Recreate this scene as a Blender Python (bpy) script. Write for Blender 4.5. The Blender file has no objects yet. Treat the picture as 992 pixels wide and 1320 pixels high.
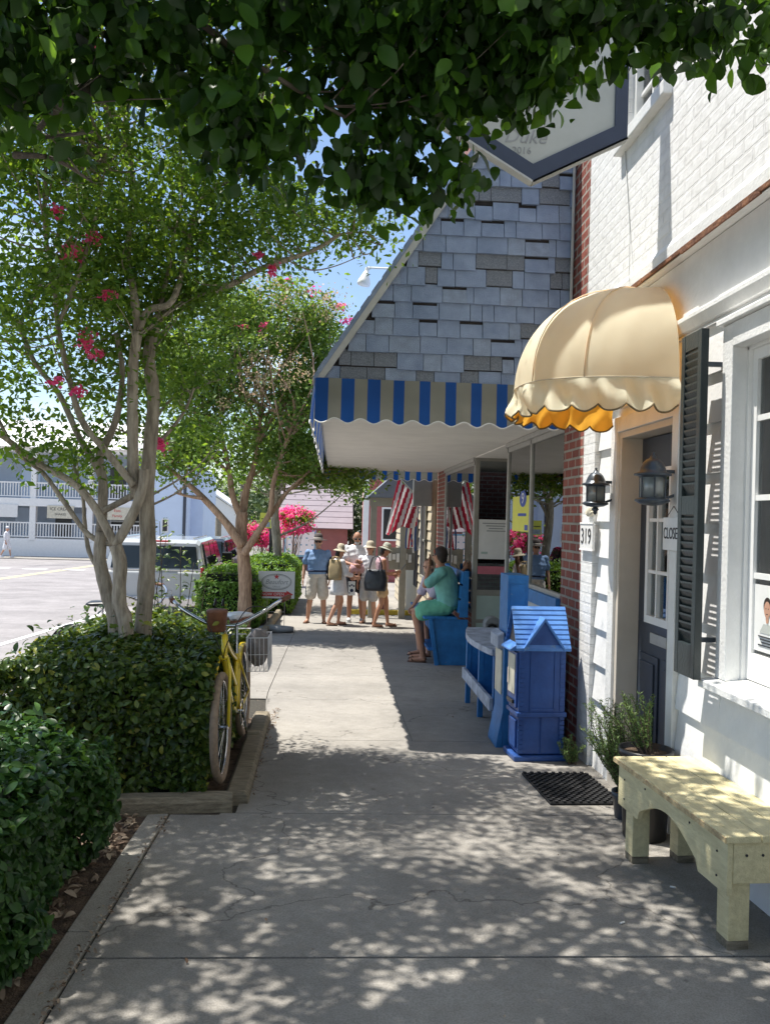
import bpy, bmesh, math, random
import numpy as np
from mathutils import Vector, Matrix, Euler
random.seed(7); RNG = np.random.default_rng(7)
R = math.radians
sc = bpy.context.scene
col = sc.collection

# ------------------------------------------------------------------ camera, sky, sun, exposure
FPX, CAMZ = 1100.0, 1.6
_y = Vector((-66, -6, -FPX)).normalized()
_r = .028
_z = Vector((_r, 1, (-66*_r-6)/FPX)).normalized(); _z = (_z - _y*_z.dot(_y)).normalized()
_x = _y.cross(_z)
cam_d = bpy.data.cameras.new('camera'); cam = bpy.data.objects.new('camera', cam_d); col.objects.link(cam)
cam.matrix_world = Matrix.Translation((0, 0, CAMZ)) @ Matrix((_x, _y, _z)).to_4x4()
cam_d.sensor_fit = 'VERTICAL'; cam_d.sensor_height = 36; cam_d.lens = 36*FPX/1320
cam_d.clip_start = .05; cam_d.clip_end = 3000
sc.camera = cam
def pt(px, py, Y):
    "world point at distance Y along the street that the photo shows at pixel (px, py)"
    c = Vector((px-496., 660.-py, -FPX))
    r = Vector((c.dot(_x), c.dot(_y), c.dot(_z)))
    return Vector((0, 0, CAMZ)) + r*(Y/r.y)

SUN = Vector((-.31, .10, .93)).normalized()
w = bpy.data.worlds.new('World'); sc.world = w; w.use_nodes = True
nt = w.node_tree; nt.nodes.clear()
sky = nt.nodes.new('ShaderNodeTexSky'); sky.sky_type = 'NISHITA'; sky.sun_disc = False
sky.sun_elevation = math.asin(SUN.z); sky.sun_rotation = math.atan2(SUN.x, SUN.y)
sky.air_density = 1.0; sky.dust_density = .6; sky.ozone_density = 1.6
bg = nt.nodes.new('ShaderNodeBackground'); bg.inputs[1].default_value = .118
wo = nt.nodes.new('ShaderNodeOutputWorld')
# thin summer cloud, part of the sky
tc = nt.nodes.new('ShaderNodeTexCoord'); mp = nt.nodes.new('ShaderNodeMapping'); mp.inputs['Scale'].default_value = (1.2, 1.2, 4.5)
cn = nt.nodes.new('ShaderNodeTexNoise'); cn.inputs['Scale'].default_value = 2.1; cn.inputs['Detail'].default_value = 6
cr = nt.nodes.new('ShaderNodeValToRGB'); cr.color_ramp.elements[0].position = .50; cr.color_ramp.elements[1].position = .72
cr.color_ramp.elements[1].color = (.75, .75, .75, 1)
mx = nt.nodes.new('ShaderNodeMix'); mx.data_type = 'RGBA'; mx.inputs[7].default_value = (6.6, 6.9, 7.3, 1)
nt.links.new(tc.outputs['Generated'], mp.inputs[0]); nt.links.new(mp.outputs[0], cn.inputs[0])
nt.links.new(cn.outputs[0], cr.inputs[0]); nt.links.new(cr.outputs[0], mx.inputs[0])
nt.links.new(sky.outputs[0], mx.inputs[6]); nt.links.new(mx.outputs[2], bg.inputs[0]); nt.links.new(bg.outputs[0], wo.inputs[0])

sd = bpy.data.lights.new('sun', 'SUN'); sd.energy = 4.7; sd.angle = R(.5); sd.color = (1, .955, .88)
so = bpy.data.objects.new('sun', sd); col.objects.link(so); so.rotation_euler = SUN.to_track_quat('Z', 'Y').to_euler()
sc.view_settings.view_transform = 'Standard'; sc.view_settings.look = 'None'
sc.view_settings.exposure = .82; sc.view_settings.gamma = 1
sc.cycles.max_bounces = 7; sc.cycles.transparent_max_bounces = 10; sc.cycles.transmission_bounces = 4
sc.cycles.sample_clamp_indirect = 6

# ------------------------------------------------------------------ materials
def new_mat(name):
    m = bpy.data.materials.new(name); m.use_nodes = True
    n = m.node_tree; n.nodes.clear()
    o = n.nodes.new('ShaderNodeOutputMaterial'); b = n.nodes.new('ShaderNodeBsdfPrincipled')
    n.links.new(b.outputs[0], o.inputs[0])
    return m, n, b, o
def mat(name, c, rough=.6, var=.12, scale=6., bump=.0, bscale=60., metal=0., spec=.5, c2=None, coat=0., stretch=None, detail=5, wear=None, wamt=.62, wscale=9.):
    "principled surface whose colour wanders between c*(1-var) and c*(1+var) (or c and c2) with noise, fine bump"
    m, n, b, o = new_mat(name)
    b.inputs['Roughness'].default_value = rough; b.inputs['Metallic'].default_value = metal
    b.inputs['Specular IOR Level'].default_value = spec; b.inputs['Coat Weight'].default_value = coat
    t = n.nodes.new('ShaderNodeTexCoord'); mpn = n.nodes.new('ShaderNodeMapping')
    n.links.new(t.outputs['Object'], mpn.inputs[0])
    if stretch: mpn.inputs['Scale'].default_value = stretch
    s = n.nodes.new('ShaderNodeTexNoise'); s.inputs['Scale'].default_value = scale; s.inputs['Detail'].default_value = detail; s.inputs['Roughness'].default_value = .62
    n.links.new(mpn.outputs[0], s.inputs[0])
    rp = n.nodes.new('ShaderNodeValToRGB'); rp.color_ramp.elements[0].position = .32; rp.color_ramp.elements[1].position = .68
    a = [max(0, x*(1-var)) for x in c]; d = [min(1, x*(1+var)) for x in (c2 or c)]
    if c2: a = list(c)
    rp.color_ramp.elements[0].color = (*a, 1); rp.color_ramp.elements[1].color = (*d, 1)
    n.links.new(s.outputs[0], rp.inputs[0]); colout = rp.outputs[0]
    if wear:
        ws = n.nodes.new('ShaderNodeTexNoise'); ws.inputs['Scale'].default_value = wscale; ws.inputs['Detail'].default_value = 10; ws.inputs['Roughness'].default_value = .75
        n.links.new(t.outputs['Object'], ws.inputs[0]); wr = n.nodes.new('ShaderNodeValToRGB'); wr.color_ramp.elements[0].position = wamt; wr.color_ramp.elements[1].position = wamt+.035
        n.links.new(ws.outputs[0], wr.inputs[0]); wm = n.nodes.new('ShaderNodeMix'); wm.data_type = 'RGBA'; wm.inputs[7].default_value = (*wear, 1)
        n.links.new(wr.outputs[0], wm.inputs[0]); n.links.new(colout, wm.inputs[6]); colout = wm.outputs[2]
    n.links.new(colout, b.inputs['Base Color'])
    if bump:
        s2 = n.nodes.new('ShaderNodeTexNoise'); s2.inputs['Scale'].default_value = bscale; s2.inputs['Detail'].default_value = 4
        n.links.new(mpn.outputs[0], s2.inputs[0])
        bp = n.nodes.new('ShaderNodeBump'); bp.inputs['Strength'].default_value = bump; bp.inputs['Distance'].default_value = .02
        n.links.new(s2.outputs[0], bp.inputs['Height']); n.links.new(bp.outputs[0], b.inputs['Normal'])
    return m
def leaf_mat(name, c1, c2, trans=.3, rough=.45, c3=None):
    m, n, b, o = new_mat(name)
    g = n.nodes.new('ShaderNodeNewGeometry'); rp = n.nodes.new('ShaderNodeValToRGB')
    rp.color_ramp.elements[0].color = (*c1, 1); rp.color_ramp.elements[1].color = (*c2, 1)
    if c3:
        e = rp.color_ramp.elements.new(.93); e.color = (*c2, 1); rp.color_ramp.elements[2].color = (*c3, 1)
    n.links.new(g.outputs['Random Per Island'], rp.inputs[0])
    n.links.new(rp.outputs[0], b.inputs['Base Color']); b.inputs['Roughness'].default_value = rough
    b.inputs['Specular IOR Level'].default_value = .45
    tr = n.nodes.new('ShaderNodeBsdfTranslucent'); mi = n.nodes.new('ShaderNodeMixShader'); mi.inputs[0].default_value = trans
    hs = n.nodes.new('ShaderNodeHueSaturation'); hs.inputs['Hue'].default_value = .468; hs.inputs['Value'].default_value = 1.9; hs.inputs['Saturation'].default_value = 1.1
    n.links.new(rp.outputs[0], hs.inputs['Color']); n.links.new(hs.outputs[0], tr.inputs[0])
    n.links.new(b.outputs[0], mi.inputs[1]); n.links.new(tr.outputs[0], mi.inputs[2]); n.links.new(mi.outputs[0], o.inputs[0])
    return m
def brick_mat(name, c1, c2, mort, paint=None, bumpd=.012, axes='yz', roughness=.8, msize=.012, mott=.55):
    m, n, b, o = new_mat(name)
    t = n.nodes.new('ShaderNodeTexCoord'); sp = n.nodes.new('ShaderNodeSeparateXYZ'); cb = n.nodes.new('ShaderNodeCombineXYZ')
    n.links.new(t.outputs['Object'], sp.inputs[0])
    ad = n.nodes.new('ShaderNodeMath'); ad.operation = 'ADD'
    n.links.new(sp.outputs[0], ad.inputs[0]); n.links.new(sp.outputs[1], ad.inputs[1])   # x+y: one of them is constant on a face
    n.links.new(ad.outputs[0], cb.inputs[0]); n.links.new(sp.outputs[2], cb.inputs[1])
    nz = n.nodes.new('ShaderNodeTexNoise'); nz.inputs['Scale'].default_value = 25; nz.inputs['Detail'].default_value = 5
    n.links.new(t.outputs['Object'], nz.inputs[0])
    # small wobble of the courses
    wv = n.nodes.new('ShaderNodeVectorMath'); wv.operation = 'MULTIPLY_ADD'; wv.inputs[1].default_value = (.006, .006, 0)
    n.links.new(nz.outputs[1], wv.inputs[0]); n.links.new(cb.outputs[0], wv.inputs[2])
    br = n.nodes.new('ShaderNodeTexBrick'); n.links.new(wv.outputs[0], br.inputs[0])
    br.inputs['Scale'].default_value = 1; br.inputs['Brick Width'].default_value = .203; br.inputs['Row Height'].default_value = .0762
    br.inputs['Mortar Size'].default_value = msize; br.inputs['Mortar Smooth'].default_value = .25; br.inputs['Bias'].default_value = 0
    br.inputs['Color1'].default_value = (*c1, 1); br.inputs['Color2'].default_value = (*c2, 1); br.inputs['Mortar'].default_value = (*mort, 1)
    src = br.outputs[0]
    n2 = n.nodes.new('ShaderNodeTexNoise'); n2.inputs['Scale'].default_value = 9; n2.inputs['Detail'].default_value = 6; n.links.new(t.outputs['Object'], n2.inputs[0])
    mxx = n.nodes.new('ShaderNodeMix'); mxx.data_type = 'RGBA'; mxx.blend_type = 'MULTIPLY'; mxx.inputs[0].default_value = mott
    r2 = n.nodes.new('ShaderNodeValToRGB'); r2.color_ramp.elements[0].color = (.62, .6, .58, 1); r2.color_ramp.elements[1].color = (1, 1, 1, 1)
    r2.color_ramp.elements[0].position = .3; r2.color_ramp.elements[1].position = .6
    n.links.new(n2.outputs[0], r2.inputs[0]); n.links.new(src, mxx.inputs[6]); n.links.new(r2.outputs[0], mxx.inputs[7]); src = mxx.outputs[2]
    if paint:  # chips where the paint has come off show brick
        n3 = n.nodes.new('ShaderNodeTexNoise'); n3.inputs['Scale'].default_value = 14; n3.inputs['Detail'].default_value = 8; n3.inputs['Roughness'].default_value = .7
        mm = n.nodes.new('ShaderNodeMapping'); mm.inputs['Scale'].default_value = (1, .5, 1.6); n.links.new(t.outputs['Object'], mm.inputs[0]); n.links.new(mm.outputs[0], n3.inputs[0])
        r3 = n.nodes.new('ShaderNodeValToRGB'); r3.color_ramp.elements[0].position = .685; r3.color_ramp.elements[1].position = .70
        n.links.new(n3.outputs[0], r3.inputs[0])
        m3 = n.nodes.new('ShaderNodeMix'); m3.data_type = 'RGBA'; m3.inputs[7].default_value = (*paint, 1)
        n.links.new(r3.outputs[0], m3.inputs[0]); n.links.new(src, m3.inputs[6]); src = m3.outputs[2]
    n.links.new(src, b.inputs['Base Color']); b.inputs['Roughness'].default_value = roughness
    ms = n.nodes.new('ShaderNodeMath'); ms.operation = 'MULTIPLY_ADD'; ms.inputs[1].default_value = -1; 
    ns = n.nodes.new('ShaderNodeMath'); ns.operation = 'MULTIPLY'; ns.inputs[1].default_value = .7; n.links.new(nz.outputs[0], ns.inputs[0])
    n.links.new(br.outputs['Fac'], ms.inputs[0]); n.links.new(ns.outputs[0], ms.inputs[2])
    bp = n.nodes.new('ShaderNodeBump'); bp.inputs['Strength'].default_value = .9; bp.inputs['Distance'].default_value = bumpd
    n.links.new(ms.outputs[0], bp.inputs['Height']); n.links.new(bp.outputs[0], b.inputs['Normal'])
    return m
def glass_mat(name, tint=(.75, .8, .8), refl=.16, rough=.0):
    m, n, b, o = new_mat(name); n.nodes.remove(b)
    tr = n.nodes.new('ShaderNodeBsdfTransparent'); tr.inputs[0].default_value = (*tint, 1)
    gl = n.nodes.new('ShaderNodeBsdfGlossy'); gl.inputs['Roughness'].default_value = rough
    lw = n.nodes.new('ShaderNodeLayerWeight'); lw.inputs[0].default_value = .35
    ma = n.nodes.new('ShaderNodeMath'); ma.operation = 'MULTIPLY_ADD'; ma.inputs[1].default_value = .9; ma.inputs[2].default_value = refl; ma.use_clamp = True
    mi = n.nodes.new('ShaderNodeMixShader')
    n.links.new(lw.outputs['Fresnel'], ma.inputs[0]); n.links.new(ma.outputs[0], mi.inputs[0])
    n.links.new(tr.outputs[0], mi.inputs[1]); n.links.new(gl.outputs[0], mi.inputs[2]); n.links.new(mi.outputs[0], o.inputs[0])
    return m
def cloth_trans(name, c, trans=.4, tcol=None):
    m, n, b, o = new_mat(name); b.inputs['Roughness'].default_value = .8
    t = n.nodes.new('ShaderNodeTexCoord'); s = n.nodes.new('ShaderNodeTexNoise'); s.inputs['Scale'].default_value = 4; s.inputs['Detail'].default_value = 5
    n.links.new(t.outputs['Object'], s.inputs[0]); rp = n.nodes.new('ShaderNodeValToRGB')
    rp.color_ramp.elements[0].position = .35; rp.color_ramp.elements[1].position = .7
    rp.color_ramp.elements[0].color = (*[x*.86 for x in c], 1); rp.color_ramp.elements[1].color = (*c, 1)
    n.links.new(s.outputs[0], rp.inputs[0]); n.links.new(rp.outputs[0], b.inputs['Base Color'])
    tr = n.nodes.new('ShaderNodeBsdfTranslucent')
    if tcol: tr.inputs[0].default_value = (*tcol, 1)
    else: n.links.new(rp.outputs[0], tr.inputs[0])
    mi = n.nodes.new('ShaderNodeMixShader'); mi.inputs[0].default_value = trans
    n.links.new(b.outputs[0], mi.inputs[1]); n.links.new(tr.outputs[0], mi.inputs[2]); n.links.new(mi.outputs[0], o.inputs[0])
    return m

def concrete(name, c, cracks=False):
    m, n, b, o = new_mat(name); b.inputs['Roughness'].default_value = .88
    t = n.nodes.new('ShaderNodeTexCoord')
    def noise(s, d=6, r=.6):
        x = n.nodes.new('ShaderNodeTexNoise'); x.inputs['Scale'].default_value = s; x.inputs['Detail'].default_value = d; x.inputs['Roughness'].default_value = r
        n.links.new(t.outputs['Object'], x.inputs[0]); return x
    big = noise(.9, 8, .65); fine = noise(130, 3); mid = noise(11, 6, .7)
    r1 = n.nodes.new('ShaderNodeValToRGB'); r1.color_ramp.elements[0].position = .33; r1.color_ramp.elements[1].position = .66
    r1.color_ramp.elements[0].color = (*[x*.74 for x in c], 1); r1.color_ramp.elements[1].color = (*[min(1, x*1.1) for x in c], 1)
    n.links.new(big.outputs[0], r1.inputs[0])
    r2 = n.nodes.new('ShaderNodeValToRGB'); r2.color_ramp.elements[0].position = .34; r2.color_ramp.elements[1].position = .6
    r2.color_ramp.elements[0].color = (.66, .65, .63, 1); r2.color_ramp.elements[1].color = (1, 1, 1, 1)
    n.links.new(fine.outputs[0], r2.inputs[0])
    r3 = n.nodes.new('ShaderNodeValToRGB'); r3.color_ramp.elements[0].position = .3; r3.color_ramp.elements[1].position = .62
    r3.color_ramp.elements[0].color = (.8, .79, .77, 1); r3.color_ramp.elements[1].color = (1, 1, 1, 1)
    n.links.new(mid.outputs[0], r3.inputs[0])
    a = n.nodes.new('ShaderNodeMix'); a.data_type = 'RGBA'; a.blend_type = 'MULTIPLY'; a.inputs[0].default_value = .8
    n.links.new(r1.outputs[0], a.inputs[6]); n.links.new(r2.outputs[0], a.inputs[7])
    a2 = n.nodes.new('ShaderNodeMix'); a2.data_type = 'RGBA'; a2.blend_type = 'MULTIPLY'; a2.inputs[0].default_value = .8
    n.links.new(a.outputs[2], a2.inputs[6]); n.links.new(r3.outputs[0], a2.inputs[7])
    cout = a2.outputs[2]
    if cracks:   # old gum and drip spots, rusty stains, hairline cracks
        sp = n.nodes.new('ShaderNodeTexVoronoi'); sp.inputs['Scale'].default_value = 3.3; n.links.new(t.outputs['Object'], sp.inputs[0])
        sr = n.nodes.new('ShaderNodeValToRGB'); sr.color_ramp.elements[0].position = .035; sr.color_ramp.elements[1].position = .06; sr.color_ramp.elements[0].color = (.55, .54, .52, 1); sr.color_ramp.elements[1].color = (1, 1, 1, 1)
        n.links.new(sp.outputs[0], sr.inputs[0])
        m1 = n.nodes.new('ShaderNodeMix'); m1.data_type = 'RGBA'; m1.blend_type = 'MULTIPLY'; m1.inputs[0].default_value = .8; n.links.new(cout, m1.inputs[6]); n.links.new(sr.outputs[0], m1.inputs[7])
        wn = n.nodes.new('ShaderNodeTexNoise'); wn.inputs['Scale'].default_value = 2.2; wn.inputs['Detail'].default_value = 6; n.links.new(t.outputs['Object'], wn.inputs[0])
        wv = n.nodes.new('ShaderNodeVectorMath'); wv.operation = 'MULTIPLY_ADD'; wv.inputs[1].default_value = (.8, .8, .8); n.links.new(wn.outputs[1], wv.inputs[0]); n.links.new(t.outputs['Object'], wv.inputs[2])
        ck = n.nodes.new('ShaderNodeTexVoronoi'); ck.feature = 'DISTANCE_TO_EDGE'; ck.inputs['Scale'].default_value = .42; n.links.new(wv.outputs[0], ck.inputs[0])
        kr = n.nodes.new('ShaderNodeValToRGB'); kr.color_ramp.elements[0].position = .0; kr.color_ramp.elements[1].position = .0035; kr.color_ramp.elements[0].color = (.3, .28, .26, 1); kr.color_ramp.elements[1].color = (1, 1, 1, 1)
        n.links.new(ck.outputs[0], kr.inputs[0])
        m2 = n.nodes.new('ShaderNodeMix'); m2.data_type = 'RGBA'; m2.blend_type = 'MULTIPLY'; m2.inputs[0].default_value = .75; n.links.new(m1.outputs[2], m2.inputs[6]); n.links.new(kr.outputs[0], m2.inputs[7]); cout = m2.outputs[2]
    n.links.new(cout, b.inputs['Base Color'])
    bp = n.nodes.new('ShaderNodeBump'); bp.inputs['Strength'].default_value = .35; bp.inputs['Distance'].default_value = .006
    n.links.new(fine.outputs[0], bp.inputs['Height']); n.links.new(bp.outputs[0], b.inputs['Normal'])
    return m

M = {}
M['concrete'] = concrete('sidewalk concrete', (.345, .325, .295), cracks=True)
M['curb'] = concrete('curb concrete', (.40, .375, .33))
M['asphalt'] = concrete('worn pale asphalt', (.33, .31, .31))
M['joint'] = mat('dark joint dirt', (.05, .045, .035), .95, .4, 30, .5)
M['soil'] = mat('mulch soil', (.035, .024, .016), .95, .5, 18, 1., 90, c2=(.11, .075, .05))
M['earth'] = mat('ground', (.20, .19, .17), .95, .2, .6)
M['grass'] = mat('grass ground', (.05, .09, .025), .95, .3, 3)
M['timber'] = mat('weathered timber', (.17, .14, .095), .9, .35, 9, .7, 60, stretch=(1, 6, 6), c2=(.29, .25, .18))
M['line'] = mat('white road paint', (.75, .75, .73), .7, .08, 8)
M['yline'] = mat('faded yellow road paint', (.62, .55, .35), .7, .1, 8)
M['ypaint'] = mat('yellow curb paint', (.72, .52, .06), .6, .2, 9)
M['whitebrick'] = brick_mat('white painted brick', (.79, .79, .78), (.82, .82, .81), (.78, .78, .77), paint=(.58, .38, .33), bumpd=.007, msize=.010, mott=.28)
M['redbrick'] = brick_mat('red brick', (.23, .055, .04), (.34, .10, .07), (.38, .34, .29), msize=.011)
M['white'] = mat('white wall paint', (.80, .80, .79), .55, .06, 5, .12, 30, wear=(.58, .57, .54), wamt=.69, wscale=6)
M['trim'] = mat('white trim paint', (.78, .78, .76), .5, .06, 7, .2, 50, wear=(.50, .48, .44), wamt=.69, wscale=9)
M['jamb'] = mat('cream jamb paint', (.60, .54, .46), .55, .06, 5)
M['frame'] = mat('white sash paint', (.80, .80, .78), .45, .04, 7)
M['rust'] = mat('rusted flashing', (.08, .03, .018), .9, .4, 14, .6, 70, c2=(.22, .10, .05))
M['door'] = mat('slate blue door paint', (.035, .045, .065), .4, .1, 5)
M['doorgrey'] = mat('grey door glass head', (.06, .06, .06), .4, .1, 5)
M['shutter'] = mat('dark grey green shutter paint', (.022, .032, .034), .38, .15, 6, .1)
M['gunmetal'] = mat('painted lantern metal', (.06, .075, .095), .3, .2, 14, .1, metal=.3)
M['black'] = mat('black metal', (.012, .012, .013), .4, .2, 14)
M['rubber'] = mat('black rubber', (.015, .015, .016), .8, .3, 30, .5, 120)
M['yellowcloth'] = cloth_trans('cream yellow awning vinyl', (.94, .91, .70), .42, (1.0, .93, .58))
def twoface(m, inner):
    n = m.node_tree; g = n.nodes.new('ShaderNodeNewGeometry')
    for nd in [x for x in n.nodes if x.type in ('BSDF_PRINCIPLED', 'BSDF_TRANSLUCENT')]:
        sck = nd.inputs[0]; mxn = n.nodes.new('ShaderNodeMix'); mxn.data_type = 'RGBA'; mxn.inputs[7].default_value = (*inner, 1)
        if sck.links: n.links.new(sck.links[0].from_socket, mxn.inputs[6])
        else: mxn.inputs[6].default_value = sck.default_value
        n.links.new(g.outputs['Backfacing'], mxn.inputs[0]); n.links.new(mxn.outputs[2], sck)
twoface(M['yellowcloth'], (.88, .46, .06))  # unfaded inside, pushed to orange to paint the sun glowing through
M['yellowpipe'] = mat('brown awning piping', (.16, .12, .06), .8, .2)
M['yellowwood'] = mat('pale yellow bench paint', (.56, .49, .28), .55, .10, 7, .3, 35, c2=(.67, .60, .36), stretch=(5, 1, 5), wear=(.33, .27, .17), wamt=.66, wscale=8)
M['yellowedge'] = mat('worn bench edge', (.35, .24, .13), .8, .3, 25, .4, c2=(.55, .44, .24))
M['bluebox'] = mat('blue moulded plastic', (.016, .058, .22), .42, .14, 5, .15, 30, c2=(.026, .085, .29), wear=(.06, .12, .26), wamt=.66, wscale=8)
M['blueroof'] = mat('sunlit tone blue plastic', (.055, .17, .47), .48, .12, 8, .15, 40, c2=(.08, .22, .54), wear=(.16, .28, .48), wamt=.6, wscale=10)  # lighter copy of bluebox: sunlight on the roof painted into the colour
M['bluewood'] = mat('bright blue painted wood', (.012, .13, .36), .5, .14, 6, .25, 35, c2=(.02, .18, .46), wear=(.20, .27, .34), wamt=.66, wscale=7)
M['bluetop'] = mat('weathered grey blue shelf', (.24, .27, .33), .7, .25, 10, .4, 30, c2=(.40, .44, .52))
M['cream'] = mat('cream plastic window', (.60, .56, .44), .4, .15, 10)
M['shingle'] = mat('blue grey shingle', (.20, .265, .40), .85, .14, 5, .5, 160, c2=(.27, .34, .48))
M['shingle2'] = mat('lighter shingle', (.29, .36, .49), .85, .15, 12, .6, 160)
M['shinglegrey'] = mat('bare granule shingle', (.16, .185, .225), .95, .3, 90, .8, 200, c2=(.24, .27, .32))
M['tar'] = mat('dark gap felt', (.035, .032, .034), .9, .3)
M['fascia'] = mat('grey white fascia', (.48, .49, .48), .6, .12, 7)
M['soffit'] = mat('cream soffit', (.78, .75, .69), .6, .06, 3)
M['stripeblue'] = cloth_trans('royal blue awning stripe', (.012, .10, .40), .35)
M['stripewhite'] = cloth_trans('grimy white awning stripe', (.33, .33, .28), .35)
M['alu'] = mat('aluminium frame', (.42, .41, .38), .4, .1, 9, metal=.3)
M['glass'] = glass_mat('shop glass', (.62, .68, .68), .17)
M['housegl'] = glass_mat('old window glass', (.72, .76, .76), .10)
M['lantern glass'] = glass_mat('lantern glass', (.85, .9, .9), .12)
def frost(m):
    n = m.node_tree; o = [x for x in n.nodes if x.type == 'OUTPUT_MATERIAL'][0]; src = o.inputs[0].links[0].from_socket
    d = n.nodes.new('ShaderNodeBsdfPrincipled'); d.inputs['Base Color'].default_value = (.62, .66, .66, 1); d.inputs['Roughness'].default_value = .35
    tl = n.nodes.new('ShaderNodeBsdfTranslucent'); tl.inputs[0].default_value = (.7, .74, .74, 1)
    a = n.nodes.new('ShaderNodeMixShader'); a.inputs[0].default_value = .5; n.links.new(d.outputs[0], a.inputs[1]); n.links.new(tl.outputs[0], a.inputs[2])
    b = n.nodes.new('ShaderNodeMixShader'); b.inputs[0].default_value = .5; n.links.new(src, b.inputs[1]); n.links.new(a.outputs[0], b.inputs[2]); n.links.new(b.outputs[0], o.inputs[0])
frost(M['lantern glass'])
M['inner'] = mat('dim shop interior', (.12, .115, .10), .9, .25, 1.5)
M['curtain'] = mat('grey white curtain', (.50, .50, .48), .9, .2, 2.5, stretch=(1, 14, 1))
M['paper'] = mat('white paper', (.75, .75, .73), .7, .04, 6)
M['ink'] = mat('black ink', (.03, .03, .035), .7, .1)
M['red'] = mat('sign red', (.55, .03, .03), .5, .08)
M['pinkpaper'] = mat('pink red strip', (.55, .16, .20), .6, .15)
M['yellowposter'] = mat('yellow poster', (.72, .70, .10), .5, .05)
M['posterblue'] = mat('poster blue', (.04, .08, .38), .5, .05)
M['mint'] = mat('pale mint panel', (.42, .52, .47), .6, .06)
M['navy'] = mat('navy sign frame', (.03, .045, .085), .5, .1)
M['signface'] = mat('pale sign face', (.44, .46, .43), .6, .08, 3)
M['signgrey'] = mat('faded sign print', (.30, .31, .31), .6, .2)
M['bark'] = mat('smooth crape myrtle bark', (.19, .155, .115), .8, .3, 7, .6, 26, c2=(.37, .32, .25), stretch=(4, 4, .8))
M['bark2'] = mat('reddish peeling bark', (.24, .14, .085), .8, .3, 7, .6, 26, c2=(.45, .31, .20), stretch=(4, 4, .8))
M['barkdark'] = mat('dark branch bark', (.06, .05, .04), .9, .3, 9, .6, 40, c2=(.15, .125, .10))
M['twig'] = mat('brown twigs', (.09, .065, .045), .9, .3)
M['leaf_big'] = leaf_mat('broad dark leaves', (.011, .034, .007), (.045, .125, .018), .45, .42, c3=(.12, .28, .04))
M['leaf_cm'] = leaf_mat('crape myrtle leaves', (.045, .12, .020), (.15, .26, .040), .5, .5)
M['leaf_cm2'] = leaf_mat('light crape myrtle leaves', (.05, .12, .020), (.165, .265, .05), .45, .5)
M['leaf_seed'] = leaf_mat('pale seed heads', (.26, .27, .11), (.50, .36, .24), .3, .6)
M['leaf_hedge'] = leaf_mat('glossy hedge leaves', (.020, .050, .010), (.10, .16, .026), .3, .36, c3=(.32, .32, .06))
M['leaf_hedge_dark'] = leaf_mat('deep green hedge leaves', (.014, .046, .012), (.050, .125, .026), .32, .38, c3=(.10, .20, .05))
M['leaf_light'] = leaf_mat('bright clipped hedge leaves', (.07, .17, .02), (.16, .30, .045), .3, .5)
M['leaf_far'] = leaf_mat('distant leaves', (.03, .06, .02), (.075, .12, .035), .2, .6)
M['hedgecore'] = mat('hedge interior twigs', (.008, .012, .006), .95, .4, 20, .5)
M['rosemary'] = leaf_mat('rosemary needles', (.09, .16, .05), (.20, .30, .10), .2, .5)
M['pink'] = leaf_mat('hot pink blossom', (.66, .06, .16), (.84, .18, .32), .3, .6)
M['litter'] = leaf_mat('dry fallen leaves', (.10, .06, .035), (.42, .34, .25), .15, .8)
M['pot'] = mat('black plastic pot', (.013, .013, .014), .35, .2)
M['skin'] = mat('skin', (.52, .29, .20), .55, .06, 8, spec=.4)
M['skintan'] = mat('tanned skin', (.42, .21, .13), .55, .06, 8, spec=.4)
M['hairdark'] = mat('dark brown hair', (.025, .015, .011), .6, .3, 60)
M['hairbrown'] = mat('brown hair', (.12, .06, .03), .6, .3, 60)
M['vehicle'] = mat('silver white car paint', (.42, .44, .45), .22, .03, 2, coat=.7)
M['vehicle_dark'] = mat('black car paint', (.02, .02, .024), .22, .03, 2, coat=.7)
M['carglass'] = mat('dark car glass', (.02, .025, .03), .06, .2, 2, spec=.5)
M['chrome'] = mat('chrome', (.6, .6, .6), .15, .05, metal=1)
M['taillamp'] = mat('red tail lamp', (.5, .02, .02), .2, .1)
M['bikeyellow'] = mat('yellow bicycle paint', (.78, .58, .03), .3, .08, 8, coat=.5)
M['tyre'] = mat('cream bicycle tyre', (.27, .20, .14), .85, .2, 30, .3)
M['leather'] = mat('brown leather', (.17, .065, .03), .55, .25, 20, .3)
M['wire'] = mat('white wire', (.70, .70, .72), .4, .05)
M['greybag'] = mat('grey bag fabric', (.22, .20, .19), .8, .2, 12, .4)
M['bluehouse'] = mat('pale blue clapboard', (.60, .71, .86), .7, .05, 1)
M['bluehouse2'] = mat('grey blue wall', (.43, .51, .62), .7, .06, 1)
M['metalroof'] = mat('white metal roof', (.80, .80, .78), .5, .04, 1)
M['mauve'] = mat('mauve brick wall', (.30, .14, .13), .8, .1, 2)
M['mauveroof'] = mat('pale mauve roof', (.25, .215, .235), .85, .08, 2)
M['pinkhouse'] = mat('faded red clapboard', (.42, .13, .12), .8, .1, 3)
M['creamhouse'] = mat('cream clapboard', (.58, .50, .36), .7, .08, 3)
M['greywood'] = mat('grey painted post', (.30, .29, .25), .7, .12, 5)
M['meter'] = mat('grey steel box', (.24, .25, .25), .5, .1, 5)
M['boardedge'] = mat('pale blue frame', (.16, .34, .45), .6, .1)

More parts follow.
